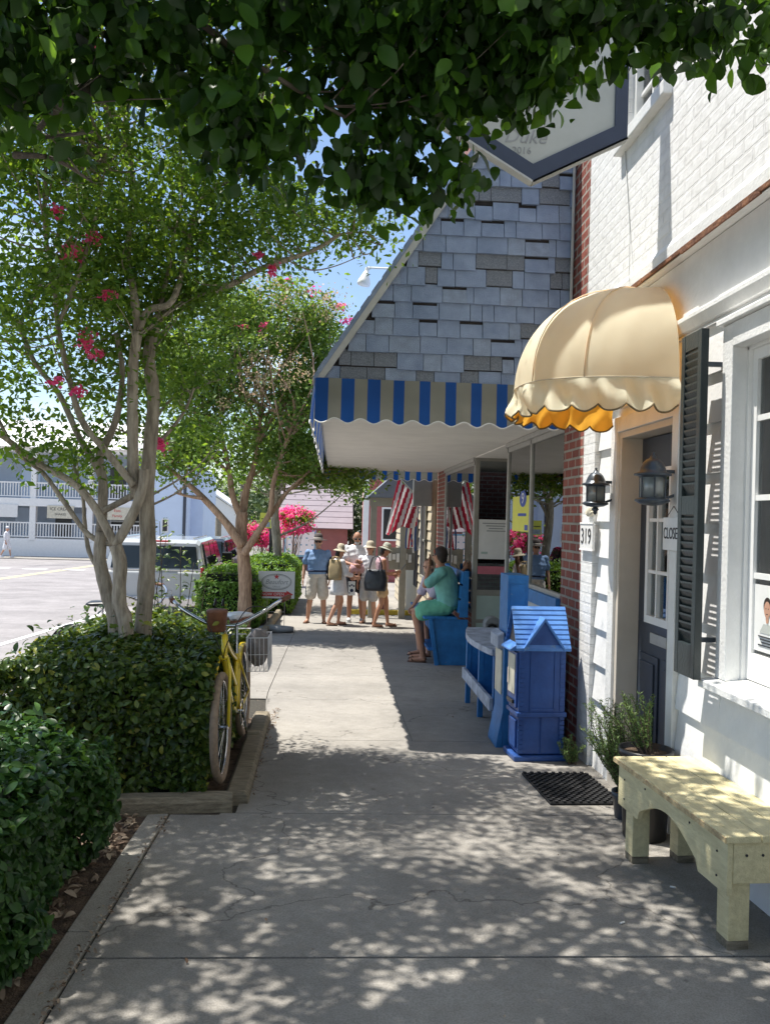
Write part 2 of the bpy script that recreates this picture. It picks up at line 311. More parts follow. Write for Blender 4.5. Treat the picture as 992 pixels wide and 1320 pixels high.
# ------------------------------------------------------------------ helpers
def link(name, me, mats, parent=None, smooth=False):
    o = bpy.data.objects.new(name, me); col.objects.link(o)
    for m in (mats if isinstance(mats, (list, tuple)) else [mats]): me.materials.append(M[m] if isinstance(m, str) else m)
    if smooth: me.polygons.foreach_set('use_smooth', [True]*len(me.polygons))
    if parent: o.parent = parent
    return o
def tag(o, label, cat, group=None, kind=None):
    if label: o['label'] = label
    if cat: o['category'] = cat
    if group: o['group'] = group
    if kind: o['kind'] = kind
    return o
def thing(name, label, cat, loc=(0, 0, 0), rz=0, group=None):
    o = bpy.data.objects.new(name, None); col.objects.link(o); o.location = loc; o.rotation_euler = (0, 0, rz)
    o.empty_display_size = .1
    return tag(o, label, cat, group)

class MB:
    def __init__(s): s.v = []; s.f = []; s.m = []
    def add(s, vs, fs, mi=0):
        b = len(s.v); s.v += [tuple(v) for v in vs]; s.f += [tuple(i+b for i in f) for f in fs]; s.m += [mi]*len(fs)
        return s
    def box(s, lo, hi, mi=0, mtx=None):
        x0, y0, z0 = lo; x1, y1, z1 = hi
        v = [Vector(p) for p in ((x0, y0, z0), (x1, y0, z0), (x1, y1, z0), (x0, y1, z0), (x0, y0, z1), (x1, y0, z1), (x1, y1, z1), (x0, y1, z1))]
        if mtx: v = [mtx @ p for p in v]
        return s.add(v, [(0, 3, 2, 1), (4, 5, 6, 7), (0, 1, 5, 4), (1, 2, 6, 5), (2, 3, 7, 6), (3, 0, 4, 7)], mi)
    def bar(s, a, b, wx, wy, mi=0, up=Vector((0, 0, 1))):
        "rectangular bar from a to b"
        a = Vector(a); b = Vector(b); d = (b-a).normalized()
        if abs(d.dot(up)) > .98: up = Vector((0, 1, 0))
        x = d.cross(up).normalized(); y = x.cross(d).normalized()
        v = [p + x*sx*wx/2 + y*sy*wy/2 for p in (a, b) for sx, sy in ((-1, -1), (1, -1), (1, 1), (-1, 1))]
        return s.add(v, [(0, 1, 2, 3), (7, 6, 5, 4), (0, 4, 5, 1), (1, 5, 6, 2), (2, 6, 7, 3), (3, 7, 4, 0)], mi)
    def prism(s, pts, vec, mi=0):
        "flat polygon pushed along vec"
        n = len(pts); vec = Vector(vec); p = [Vector(q) for q in pts]
        s.add(p + [q+vec for q in p], [tuple(range(n-1, -1, -1)), tuple(range(n, 2*n))] + [(i, (i+1) % n, n+(i+1) % n, n+i) for i in range(n)], mi)
        return s
    def tube(s, pts, rad, n=8, mi=0, cap=True, flat=1.0):
        p = [Vector(q) for q in pts]; m = len(p)
        rad = rad if isinstance(rad, (list, tuple)) else [rad]*m
        vs = []; u = None
        for i in range(m):
            d = (p[min(i+1, m-1)] - p[max(i-1, 0)]).normalized()
            if u is None:
                u = d.cross(Vector((0, 0, 1)))
                if u.length < .05: u = d.cross(Vector((0, 1, 0)))
            else: u = u - d*u.dot(d)
            u.normalize(); v = d.cross(u)
            for k in range(n):
                a = 2*math.pi*k/n; vs.append(p[i] + (u*math.cos(a) + v*math.sin(a)*flat)*rad[i])
        fs = [(i*n+k, i*n+(k+1) % n, (i+1)*n+(k+1) % n, (i+1)*n+k) for i in range(m-1) for k in range(n)]
        if cap: fs += [tuple(range(n-1, -1, -1)), tuple(range((m-1)*n, m*n))]
        return s.add(vs, fs, mi)
    def ell(s, c, r, n=12, mi=0, mtx=None):
        c = Vector(c); vs = []; h = n//2
        for i in range(1, h):
            t = math.pi*i/h
            for k in range(n):
                a = 2*math.pi*k/n; vs.append(Vector((r[0]*math.sin(t)*math.cos(a), r[1]*math.sin(t)*math.sin(a), r[2]*math.cos(t))))
        vs += [Vector((0, 0, r[2])), Vector((0, 0, -r[2]))]; T = len(vs)-2
        if mtx: vs = [mtx @ q for q in vs]
        vs = [q+c for q in vs]
        fs = [(i*n+k, (i+1)*n+k, (i+1)*n+(k+1) % n, i*n+(k+1) % n) for i in range(h-2) for k in range(n)]
        fs += [(T, k, (k+1) % n) for k in range(n)] + [(T+1, (h-2)*n+(k+1) % n, (h-2)*n+k) for k in range(n)]
        return s.add(vs, fs, mi)
    def lathe(s, prof, c=(0, 0, 0), n=20, mi=0, mtx=None):
        "profile [(r,z)...] round the z axis"
        m = len(prof); vs = []
        for r, z in prof:
            for k in range(n):
                a = 2*math.pi*k/n; q = Vector((r*math.cos(a), r*math.sin(a), z))
                if mtx: q = mtx @ q
                vs.append(q+Vector(c))
        fs = [(i*n+k, i*n+(k+1) % n, (i+1)*n+(k+1) % n, (i+1)*n+k) for i in range(m-1) for k in range(n)]
        fs += [tuple(range(n-1, -1, -1)), tuple(range((m-1)*n, m*n))]
        return s.add(vs, fs, mi)
    def rings(s, rings, mi=0, cap=True):
        n = len(rings[0]); vs = [q for r in rings for q in r]
        fs = [(i*n+k, i*n+(k+1) % n, (i+1)*n+(k+1) % n, (i+1)*n+k) for i in range(len(rings)-1) for k in range(n)]
        if cap: fs += [tuple(range(n-1, -1, -1)), tuple(range((len(rings)-1)*n, len(rings)*n))]
        return s.add(vs, fs, mi)
    def mesh(s, name):
        me = bpy.data.meshes.new(name); me.from_pydata(s.v, [], s.f)
        me.polygons.foreach_set('material_index', s.m); me.update()
        bm = bmesh.new(); bm.from_mesh(me); bmesh.ops.recalc_face_normals(bm, faces=bm.faces); bm.to_mesh(me); bm.free()
        return me
    def build(s, name, mats, parent=None, smooth=False, bevel=0, seg=2):
        o = link(name, s.mesh(name), mats, parent, smooth)
        if bevel:
            b = o.modifiers.new('bevel', 'BEVEL'); b.width = bevel; b.segments = seg; b.limit_method = 'ANGLE'; b.angle_limit = R(40)
        return o
def circle_pts(c, r, n, ax='z'):
    return [Vector(c) + (Vector((math.cos(a)*r, math.sin(a)*r, 0)) if ax == 'z' else Vector((0, math.cos(a)*r, math.sin(a)*r)) if ax == 'x' else Vector((math.cos(a)*r, 0, math.sin(a)*r)))
            for a in [2*math.pi*k/n for k in range(n)]]
def torus(mb, c, R0, r0, ax='x', n=36, m=8, mi=0):
    c = Vector(c); vs = []
    e = {'x': (Vector((0, 1, 0)), Vector((0, 0, 1)), Vector((1, 0, 0))), 'z': (Vector((1, 0, 0)), Vector((0, 1, 0)), Vector((0, 0, 1))), 'y': (Vector((1, 0, 0)), Vector((0, 0, 1)), Vector((0, 1, 0)))}[ax]
    for i in range(n):
        a = 2*math.pi*i/n; d = e[0]*math.cos(a)+e[1]*math.sin(a)
        for k in range(m):
            b = 2*math.pi*k/m; vs.append(c + d*(R0+r0*math.cos(b)) + e[2]*r0*math.sin(b))
    mb.add(vs, [(i*m+k, ((i+1) % n)*m+k, ((i+1) % n)*m+(k+1) % m, i*m+(k+1) % m) for i in range(n) for k in range(m)], mi)
def text(name, s, size, m, parent, origin, xdir, ydir, depth=.002, sx=1.0, align='CENTER', shear=0):
    cu = bpy.data.curves.new(name, 'FONT'); cu.body = s; cu.size = size; cu.extrude = depth; cu.align_x = align; cu.align_y = 'CENTER'; cu.shear = shear
    cu.resolution_u = 3
    t = bpy.data.objects.new('tmp', cu); col.objects.link(t)
    dg = bpy.context.evaluated_depsgraph_get(); me = bpy.data.meshes.new_from_object(t.evaluated_get(dg)); bpy.data.objects.remove(t)
    X = Vector(xdir).normalized(); Y = Vector(ydir).normalized(); Z = X.cross(Y)
    mt = Matrix((X*sx, Y, Z)).transposed().to_4x4(); mt.translation = Vector(origin)
    me.transform(mt); me.materials.clear()
    return link(name, me, m, parent)
def gz(y):
    if y < 17: return -.034*y
    if y < 19:  # ease the slope
        t = (y-17)/2; return -.578 - .034*(y-17) + .5*(.0163)*t*(y-17)
    z = -.578-.068+.0163
    return max(z-.0177*(y-19), -1.35)
def strip(mb, x0, x1, y0, y1, dz, mi=0, step=1.0, thick=0.0):
    "sheet (or slab) that follows the slope of the street"
    n = max(1, int(math.ceil((y1-y0)/step))); ys = [y0+(y1-y0)*i/n for i in range(n+1)]
    fx = (lambda v, y: v(y) if callable(v) else v)
    vs = []
    for y in ys: vs += [(fx(x0, y), y, gz(y)+dz), (fx(x1, y), y, gz(y)+dz)]
    fs = [(2*i, 2*i+1, 2*i+3, 2*i+2) for i in range(n)]
    b = len(vs)
    if thick:
        vs += [(a[0], a[1], a[2]-thick) for a in vs]
        fs += [(b+2*i, b+2*i+2, b+2*i+3, b+2*i+1) for i in range(n)]
        fs += [(2*i, 2*i+2, b+2*i+2, b+2*i) for i in range(n)] + [(2*i+1, b+2*i+1, b+2*i+3, 2*i+3) for i in range(n)]
        fs += [(0, b, b+1, 1), (2*n, 2*n+1, b+2*n+1, b+2*n)]
    mb.add(vs, fs, mi)

# ---- foliage
def leaves(name, pos, nrm, size, mats, parent=None, shape='oval', mi=None, fold=.25, aspect=.5, jitter=.25, hang=.35):
    "one mesh of many leaves: pos (N,3) centres, nrm (N,3) facing"
    N = len(pos); pos = np.asarray(pos, float); nrm = np.asarray(nrm, float)
    nrm /= np.linalg.norm(nrm, axis=1)[:, None]+1e-9
    a = RNG.normal(size=(N, 3)); a[:, 2] -= hang                     # leaf tips hang a little
    d = a - nrm*(a*nrm).sum(1)[:, None]; d /= np.linalg.norm(d, axis=1)[:, None]+1e-9
    s = np.cross(nrm, d); L = (size*(1+jitter*RNG.normal(size=N)).clip(.5, 1.6))[:, None]
    W = L*aspect
    if shape == 'oval':
        cv = nrm*L*RNG.uniform(-.22, .05, (N, 1))                      # each blade curls by its own amount
        o_ = [(-.5, 0), (-.36, .30), (-.12, .48), (.12, .44), (.34, .24), (.5, .0)]
        P = [pos+d*L*u+s*W*v_+nrm*L*fold*v_*.6+cv*(u*2)**2 for u, v_ in o_]+[pos+d*L*u-s*W*v_+nrm*L*fold*v_*.6+cv*(u*2)**2 for u, v_ in reversed(o_[1:-1])]+[pos-d*L*.12+cv*.06, pos+d*L*.2+cv*.16]
        F = [(0, 1, 10), (1, 2, 10), (2, 3, 10), (3, 11, 10), (3, 4, 11), (4, 5, 11), (5, 6, 11), (6, 7, 11), (7, 10, 11), (7, 8, 10), (8, 9, 10), (9, 0, 10)]
    else:
        P = [pos-d*L*.5, pos-s*W*.5+nrm*L*fold*.3, pos+d*L*.5, pos+s*W*.5+nrm*L*fold*.3]
        F = [(0, 1, 2), (0, 2, 3)]
    k = len(P); V = np.stack(P, 1).reshape(-1, 3)
    T = (np.array(F)[None] + (np.arange(N)*k)[:, None, None]).reshape(-1, 3)
    me = bpy.data.meshes.new(name); me.vertices.add(len(V)); me.vertices.foreach_set('co', V.ravel())
    me.loops.add(T.size); me.loops.foreach_set('vertex_index', T.ravel().astype(np.int32))
    me.polygons.add(len(T)); me.polygons.foreach_set('loop_start', np.arange(0, T.size, 3, dtype=np.int32))
    if mi is not None: me.polygons.foreach_set('material_index', np.repeat(np.asarray(mi, np.int32), len(F)))
    me.update(calc_edges=True)
    return link(name, me, mats, parent)
def clumps(blobs, per, spread, rng=RNG, shell=.55):
    "blobs [(centre, radii, n_clumps)] -> leaf positions gathered in clumps, normals outward and up"
    P, Nn = [], []
    for c, r, n in blobs:
        c = np.array(c, float); r = np.array(r, float)
        u = rng.normal(size=(n, 3)); u /= np.linalg.norm(u, axis=1)[:, None]
        q = u*(shell+(1-shell)*rng.random((n, 1)))**.7*r + c
        off = rng.normal(size=(n, per, 3))*spread*(0.6+.8*rng.random((n, 1, 1)))*np.array([1, 1, .62])
        P.append((q[:, None]+off).reshape(-1, 3))
        nn = rng.normal(size=(n, per, 3))*.75 + np.array([0, 0, .75]) + u[:, None]*.35
        Nn.append(nn.reshape(-1, 3))
    return np.concatenate(P), np.concatenate(Nn)
def smooth_path(pts, n=5):
    pts = [Vector(p) for p in pts]; out = []
    for i in range(len(pts)-1):
        p0 = pts[max(i-1, 0)]; p1 = pts[i]; p2 = pts[i+1]; p3 = pts[min(i+2, len(pts)-1)]
        for k in range(n):
            t = k/n; out.append(.5*((2*p1)+(p2-p0)*t+(2*p0-5*p1+4*p2-p3)*t*t+(3*p1-p0-3*p2+p3)*t**3))
    out.append(pts[-1]); return out
def limb(mb, pts, r0, r1, n=10, wob=.0):
    p = smooth_path(pts, 5); m = len(p)
    if wob: p = [q+Vector((random.uniform(-wob, wob), random.uniform(-wob, wob), 0)) if 0 < i < m-1 else q for i, q in enumerate(p)]
    mb.tube(p, [(r0+(r1-r0)*i/(m-1))*(1+random.uniform(-.07, .07)) for i in range(m)], n)
    return p
def twigs(mb, starts, targets_fn, r=.008, n=5):
    for s in starts:
        e = targets_fn(s); mid = (s+e)/2+Vector((random.uniform(-.1, .1), random.uniform(-.1, .1), random.uniform(-.02, .12)))
        mb.tube(smooth_path([s, mid, e], 3), [r*(1-.8*i/6) for i in range(7)], n)

# ================================================================== SETTING
g = MB()
ys = [-6]+list(range(-4, 18, 2))+[18, 19, 22, 26, 30, 36, 42, 50, 60, 62, 90, 150, 400, 900]
for i in range(len(ys)-1):
    a, b = ys[i], ys[i+1]
    g.add([(-600, a, gz(a)-.03), (600, a, gz(a)-.03), (600, b, gz(b)-.03), (-600, b, gz(b)-.03)], [(0, 1, 2, 3)])
tag(g.build('ground', 'earth'), 'pale bare ground under the street', 'ground', kind='structure')

# road: parking lane and carriageway, kerb at the beds
rd = MB(); strip(rd, -60, lambda y: -2.05, -6, 62, -.012, step=2)
tag(rd.build('road', 'asphalt'), 'sun bleached pale street surface', 'road', kind='structure')
rm = MB(); strip(rm, -4.98, -4.86, 6, 34, -.006)
for x0 in [-30+1.55*i for i in range(14)]:
    strip(rm, x0, x0+.95, 36.5, 37.1, -.006)
tag(rm.build('road_markings', 'line'), 'white painted parking line and crossing bars', 'road marking', kind='structure')
ym = MB(); strip(ym, -11.4, -11.28, 8, 60, -.006); strip(ym, -11.18, -11.06, 8, 60, -.006)
tag(ym.build('center_line', 'yline'), 'faded double yellow line along the street', 'road marking', kind='structure')
kb = MB()
strip(kb, -2.05, -1.92, -4, 15, .07, thick=.2); strip(kb, -2.75, -2.62, 15.4, 34, .07, thick=.2)
tag(kb.build('curb', 'curb', bevel=.015), 'concrete curb between planting beds and parking lane', 'curb', kind='structure')
fs_ = MB(); strip(fs_, -60, -8, 46.6, 62, .03, thick=.15, step=4)
tag(fs_.build('far_pavement', 'concrete'), 'pavement in front of the balconied building', 'pavement', kind='structure')

# sidewalk: slabs with open joints over a dark joint bed
jb = MB(); strip(jb, -1.03, 2.3, -4, 15, -.013); strip(jb, -2.0, -.9, 7.9, 15, -.014); strip(jb, -4, 3, 15, 60, -.014, step=2)
tag(jb.build('path_base', 'joint'), 'dark dirt in the sidewalk joints', 'path', kind='structure')
sl = MB()
for a, b in ((-4, -.6), (-.6, 1.4), (1.41, 3.325), (3.34, 5.115), (5.123, 7.05)):
    strip(sl, (-.905 if b < 5.12 else -.53), 2.2, a, b, 0, thick=.012)
for a, b in ((7.056, 8.9), (8.905, 10.6), (10.605, 12.35), (12.355, 14.2), (14.205, 16)):
    cx = lambda y: -.53-.13*(1-math.cos(min(1, max(0, (y-7)/2.5))*math.pi))/2
    strip(sl, lambda y: cx(y)+.008, .7, a, b, 0, thick=.012, step=.4); strip(sl, .704, 2.2, a, b, 0, thick=.012)
    strip(sl, (-1.98 if a > 7.8 else -.6), lambda y: cx(y), max(a, 7.06), b, 0, thick=.012, step=.4)
for a, b in ((16.01, 18), (18.01, 20), (20.01, 24), (24.01, 30), (30.01, 40), (40.01, 60)):
    strip(sl, -1.12 if a < 30 else -3, 3, a, b, 0, thick=.012, step=2)
tag(sl.build('sidewalk', 'concrete'), 'concrete sidewalk slabs with open joints', 'sidewalk', kind='structure')
ks = MB()
for a, b in ((-4, -1), (-.99, .98), (.99, 2.3), (2.31, 3.55), (3.56, 5.1)): strip(ks, -1.035, -.918, a, b, .004, thick=.08)
tag(ks.build('curb_strip', 'curb', bevel=.006), 'narrow concrete edging beside near hedge', 'curb', kind='structure')
bd = MB(); strip(bd, -1.95, -1.04, -4, 5.08, -.008, step=.5); strip(bd, -1.95, -.62, 5.08, 7.9, .0, step=.5); strip(bd, -2.65, -1.14, 15, 30, .03)
tag(bd.build('planting_soil', 'soil'), 'dark mulched soil in the planting beds', 'soil', kind='structure')

# landscape timbers round the hedge bed
def timber(name, a, b, w, h, label):
    a = Vector(a); b = Vector(b); mb = MB(); n = 8
    up = Vector((0, 0, 1)); d = (b-a).normalized(); x = d.cross(up).normalized(); rings = []
    for i in range(n+1):
        p = a+(b-a)*i/n + Vector((0, 0, random.uniform(-.006, .006)))
        rings.append([p+x*sx*w/2+up*(sz*h) for sx, sz in ((-1, 0), (1, 0), (1, .72), (.72, 1), (-.72, 1), (-1, .72))])
    mb.rings(rings); return tag(mb.build(name, 'timber', bevel=.006), label, 'timber')
timber('landscape_timber', (-1.75, 5.03, gz(5)-.02), (-.56, 5.20, gz(5.2)-.02), .13, .12, 'mossy weathered timber lying across the front of the hedge bed')
timber('landscape_timber', (-.55, 5.30, gz(5.3)-.03), (-.60, 7.85, gz(7.85)-.03), .15, .10, 'long weathered timber under the bicycle wheels beside the sidewalk')
timber('landscape_timber', (-2.0, 15.1, gz(15)-.02), (-1.1, 15.1, gz(15)-.02), .12, .12, 'short timber edging in front of the far bed by the yard sign')
timber('landscape_timber', (-1.16, 15.3, gz(15.3)), (-1.16, 22, gz(22)), .12, .12, 'long timber edging beside the clipped bright hedge')

# leaf litter
n = 900; p = np.stack([RNG.uniform(-1.9, -1.06, n), RNG.uniform(1.5, 5.0, n), np.zeros(n)], 1)
p2 = np.stack([RNG.normal(-.50, .022, 260), RNG.uniform(5.3, 8.3, 260), np.zeros(260)], 1)
p3 = np.stack([RNG.normal(-.915, .02, 260), RNG.uniform(1.6, 5.0, 260), np.zeros(260)], 1)
p4 = np.stack([RNG.uniform(-1.8, -1.15, 260), RNG.uniform(15.2, 18, 260), np.zeros(260)], 1)
p6 = np.stack([RNG.uniform(-1.9, -1.06, 350), RNG.uniform(4.3, 5.0, 350), np.zeros(350)], 1)
p5 = np.stack([RNG.uniform(-.85, 1.9, 60), RNG.uniform(2.2, 12, 60), np.zeros(60)], 1)
sz = np.concatenate([np.full(n, .05), np.full(260, .022), np.full(260, .02), np.full(260, .05), np.full(60, .018), np.full(350, .045)])
p = np.concatenate([p, p2, p3, p4, p5, p6]); p[:, 2] = [gz(y)+.012+.012*random.random() for y in p[:, 1]]
nn = RNG.normal(size=p.shape)*.35+np.array([0, 0, 1])
tag(leaves('leaf_litter', p, nn, sz, 'litter', shape='oval', fold=.35), 'dry fallen leaves in the bed and along the joints', 'leaf litter', kind='stuff')

# ================================================================== WHITE BUILDING (right, near)
W = 1.95
wb = thing('white_building', 'white building with painted brick upstairs, wide clapboards below and a recessed dark door', 'building', (W, 0, 0))
def wpart(mb, name, mats, parent=wb, **k):
    mb.v = [(x-W, y, z) for x, y, z in mb.v]
    return mb.build(name, mats, parent, **k)
mb = MB()   # upper brick, hole for the window Y 5.04..5.84, z 4.28..5.9
T = .32
for lo, hi in (((W, -4, 3.17), (W+T, 5.04, 9)), ((W, 5.84, 3.17), (W+T, 6.62, 9)), ((W, 5.04, 3.17), (W+T, 5.84, 4.28)), ((W, 5.04, 5.9), (W+T, 5.84, 9))): mb.box(lo, hi)
mb.box((W, 6.33, -.35), (W+T, 6.62, 3.17))                          # painted brick corner pier
mb.box((W+T, 6.30, -.35), (8, 6.62, 9)); wpart(mb, 'brick_wall', 'whitebrick')
mb = MB(); mb.box((W+.06, -4, 2.79), (W+.2, 6.33, 3.16)); wpart(mb, 'frieze_board', 'white')
mb = MB(); mb.box((W-.03, -4, 3.165), (W+.1, 6.33, 3.20)); 
mb.prism([(W-.032, -4, 3.165), (W-.032, -4, 3.24), (W-.002, -4, 3.29), (W-.002, -4, 3.165)], (0, 10.3, 0)); wpart(mb, 'flashing_skirt', 'trim')
mb = MB()
y = -4.
while y < 6.3:
    L = random.uniform(.1, .35); h = random.uniform(.010, .028); mb.box((W-.04-random.uniform(0, .006), y, 3.165-h), (W-.03, min(6.33, y+L), 3.172)); y += L-.003
wpart(mb, 'rusted_flashing_edge', 'rust')
mb = MB(); mb.prism([(W+.0, -4, 2.79), (W+.0, -4, 2.765), (W+.02, -4, 2.71), (W+.07, -4, 2.71), (W+.07, -4, 2.80)], (0, 10.33, 0)); wpart(mb, 'ledge', 'trim', bevel=.004)
# clapboards
def boards(mb, y0, y1, z0, z1, X=W+.055, exp=.265, base=.03):
    k0 = math.floor((z0-base)/exp)
    z = base+k0*exp
    while z < z1-.005:
        a, b = max(z, z0), min(z+exp+.02, z1)
        ta = (a-z)/exp
        mb.add([(X-.03+.022*ta, y0, a), (X-.03+.022*ta, y1, a), (X-.004, y1, b), (X-.004, y0, b), (X+.02, y0, a), (X+.02, y1, a), (X+.02, y1, b), (X+.02, y0, b)],
               [(0, 1, 2, 3), (4, 7, 6, 5), (0, 4, 5, 1), (0, 3, 7, 4), (1, 5, 6, 2), (3, 2, 6, 7)])
        z += exp
mb = MB()
boards(mb, 4.25, 4.78, -.35, 2.71); boards(mb, 2.5, 4.25, -.35, .80); boards(mb, -4, 2.5, -.35, 2.71); boards(mb, 6.0, 6.33, -.35, 2.71); boards(mb, 2.5, 4.25, 2.63, 2.71); boards(mb, 4.78, 6.0, 2.36, 2.71)
mb.box((W+.076, -4, -.35), (W+.2, 2.6, 2.79)); mb.box((W+.076, 4.12, -.35), (W+.2, 4.9, 2.79)); mb.box((W+.076, 2.6, -.35), (W+.2, 4.12, .8)); mb.box((W+.076, 5.86, -.35), (W+.2, 6.33, 2.79)); mb.box((W+.076, 4.9, 2.26), (W+.2, 5.86, 2.79)); mb.box((W+.076, 2.6, 2.52), (W+.2, 4.12, 2.79))
wpart(mb, 'clapboard_siding', 'white')
# door opening
mb = MB(); mb.box((W+.01, 4.79, -.3), (W+.076, 4.885, 2.35)); mb.box((W+.01, 5.865, -.3), (W+.076, 5.985, 2.35)); mb.box((W+.012, 4.885, 2.245), (W+.076, 5.865, 2.35))
wpart(mb, 'door_casing', 'trim', bevel=.004)
mb = MB(); mb.box((W+.03, 5.815, -.3), (W+.19, 5.864, 2.245)); mb.box((W+.03, 4.887, -.3), (W+.19, 4.935, 2.245)); mb.box((W+.03, 4.936, 2.2), (W+.19, 5.814, 2.244)); mb.box((W-.0, 4.89, -.3), (W+.4, 5.86, -.09))
wpart(mb, 'door_frame', 'jamb', bevel=.003)
DX = W+.175
dr = MB(); 
dr.box((DX, 4.94, -.09), (DX+.045, 5.81, .95)); dr.box((DX, 4.94, 1.98), (DX+.045, 5.81, 2.195)); dr.box((DX, 4.94, .95), (DX+.045, 5.09, 1.98)); dr.box((DX, 5.66, .95), (DX+.045, 5.81, 1.98))
for a, b in ((5.0, 5.34), (5.41, 5.75)): dr.box((DX-.012, a, .02), (DX, b, .74)); dr.box((DX-.024, a+.05, .07), (DX-.012, b-.05, .69))
door = wpart(dr, 'door', 'door', bevel=.004)
def sub(mb, name, mats, parent, **k): return wpart(mb, name, mats, parent, **k)
mb = MB()
ya, yb, za, zb = 5.09, 5.66, .95, 1.98
mb.box((DX-.016, ya, za), (DX+.03, ya+.045, zb)); mb.box((DX-.016, yb-.045, za), (DX+.03, yb, zb)); mb.box((DX-.016, ya+.045, za), (DX+.03, yb-.045, za+.05)); mb.box((DX-.016, ya+.045, zb-.05), (DX+.03, yb-.045, zb))
for k in (1, 2): yy = ya+(yb-ya)*k/3; mb.box((DX-.012, yy-.011, za+.05), (DX+.03, yy+.011, zb-.05))
for k in (1, 2): zz = za+(zb-za)*k/3; mb.box((DX-.010, ya+.045, zz-.011), (DX+.028, yb-.045, zz+.011))
sub(mb, 'window_frame', 'frame', door)
mb = MB(); mb.box((DX+.012, ya, za), (DX+.018, yb, zb)); sub(mb, 'pane', 'housegl', door)
mb = MB(); mb.box((DX-.01, 5.28, .82), (DX, 5.56, .89)); sub(mb, 'mail_slot', 'alu', door, bevel=.003)
# ground floor window
wy0, wy1 = 2.62, 4.12
mb = MB(); mb.box((W-.0, wy1, .84), (W+.077, 4.23, 2.62)); mb.box((W-.0, wy0-.11, .84), (W+.077, wy0, 2.62)); mb.box((W-.002, wy0, 2.5), (W+.077, wy1, 2.62)); mb.box((W-.03, wy0-.13, 2.622), (W+.077, 4.25, 2.65))
wf = wpart(mb, 'window', 'trim', bevel=.004)
mb = MB(); mb.prism([(W-.07, wy0-.14, .785), (W-.07, wy0-.14, .825), (W+.12, wy0-.14, .855), (W+.12, wy0-.14, .785)], (0, 4.27-wy0+.14, 0)); sub(mb, 'sill', 'trim', wf, bevel=.005)
mb = MB(); X0 = W+.10
mb.box((W+.078, wy1-.012, .85), (X0+.05, wy1+.02, 2.5)); mb.box((W+.078, wy0-.02, .85), (X0+.05, wy0+.012, 2.5)); mb.box((W+.078, wy0, 2.485), (X0+.05, wy1, 2.51))
mb.box((X0, wy1-.06, .86), (X0+.04, wy1-.013, 2.484)); mb.box((X0, wy0+.013, .86), (X0+.04, wy0+.06, 2.484)); mb.box((X0, wy0+.06, .86), (X0+.04, wy1-.06, .99)); mb.box((X0, wy0+.06, 2.43), (X0+.04, wy1-.06, 2.484))
for z in (1.37, 1.75, 2.14): mb.box((X0+.004, wy0+.06, z-.014), (X0+.036, wy1-.06, z+.014))
for k in (1, 2, 3): yy = wy0+.06+(wy1-wy0-.12)*k/4; mb.box((X0+.006, yy-.012, .99), (X0+.034, yy+.012, 2.43))
sub(mb, 'sash', 'frame', wf)
mb = MB(); mb.box((X0+.018, wy0+.05, .95), (X0+.022, wy1-.05, 2.45)); sub(mb, 'pane', 'housegl', wf)
mb = MB(); n = 60
for (a, b) in ((2.6, 3.5), (3.62, 4.1)):
    pts = [(W+.26+.02*math.sin(i*1.9), a+(b-a)*i/n) for i in range(n+1)]
    mb.add([(x, y, z) for x, y in pts for z in (.9, 2.5)], [(2*i, 2*i+2, 2*i+3, 2*i+1) for i in range(n)])
wpart(mb, 'curtain', 'curtain', wf, smooth=True)
# room behind
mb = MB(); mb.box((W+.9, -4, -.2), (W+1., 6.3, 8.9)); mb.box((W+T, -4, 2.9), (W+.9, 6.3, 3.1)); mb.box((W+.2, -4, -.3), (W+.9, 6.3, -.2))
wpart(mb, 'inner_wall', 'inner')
mb = MB(); mb.box((W, -4.3, -.35), (W+8, -4, 9)); wpart(mb, 'side_wall', 'white')
mb = MB(); mb.box((W-.1, -4.3, 9), (8, 6.7, 9.2)); wpart(mb, 'roof', 'fascia')
# upstairs window
mb = MB(); U = W+.06
mb.box((U, 5.04, 4.28), (U+.1, 5.09, 5.9)); mb.box((U, 5.79, 4.28), (U+.1, 5.84, 5.9)); mb.box((U, 5.09, 4.28), (U+.1, 5.79, 4.35)); mb.box((U, 5.09, 5.83), (U+.1, 5.79, 5.9))
mb.box((U+.02, 5.09, 5.05), (U+.09, 5.79, 5.11))
for k in (1, 2): yy = 5.09+.7*k/3; mb.box((U+.03, yy-.011, 4.35), (U+.08, yy+.011, 5.83))
for z in (4.58, 4.82, 5.33, 5.58): mb.box((U+.032, 5.09, z-.011), (U+.078, 5.79, z+.011))
uw = wpart(mb, 'upstairs_window', 'frame')
mb = MB(); mb.box((U+.05, 5.08, 4.33), (U+.055, 5.8, 5.85)); sub(mb, 'pane', 'housegl', uw)
mb = MB(); mb.box((W-.06, 4.98, 4.19), (W+.1, 5.90, 4.278)); sub(mb, 'sill', 'trim', uw, bevel=.008)
mb = MB(); mb.box((U+.16, 5.0, 4.3), (U+.17, 5.9, 5.9)); sub(mb, 'curtain', 'curtain', uw)
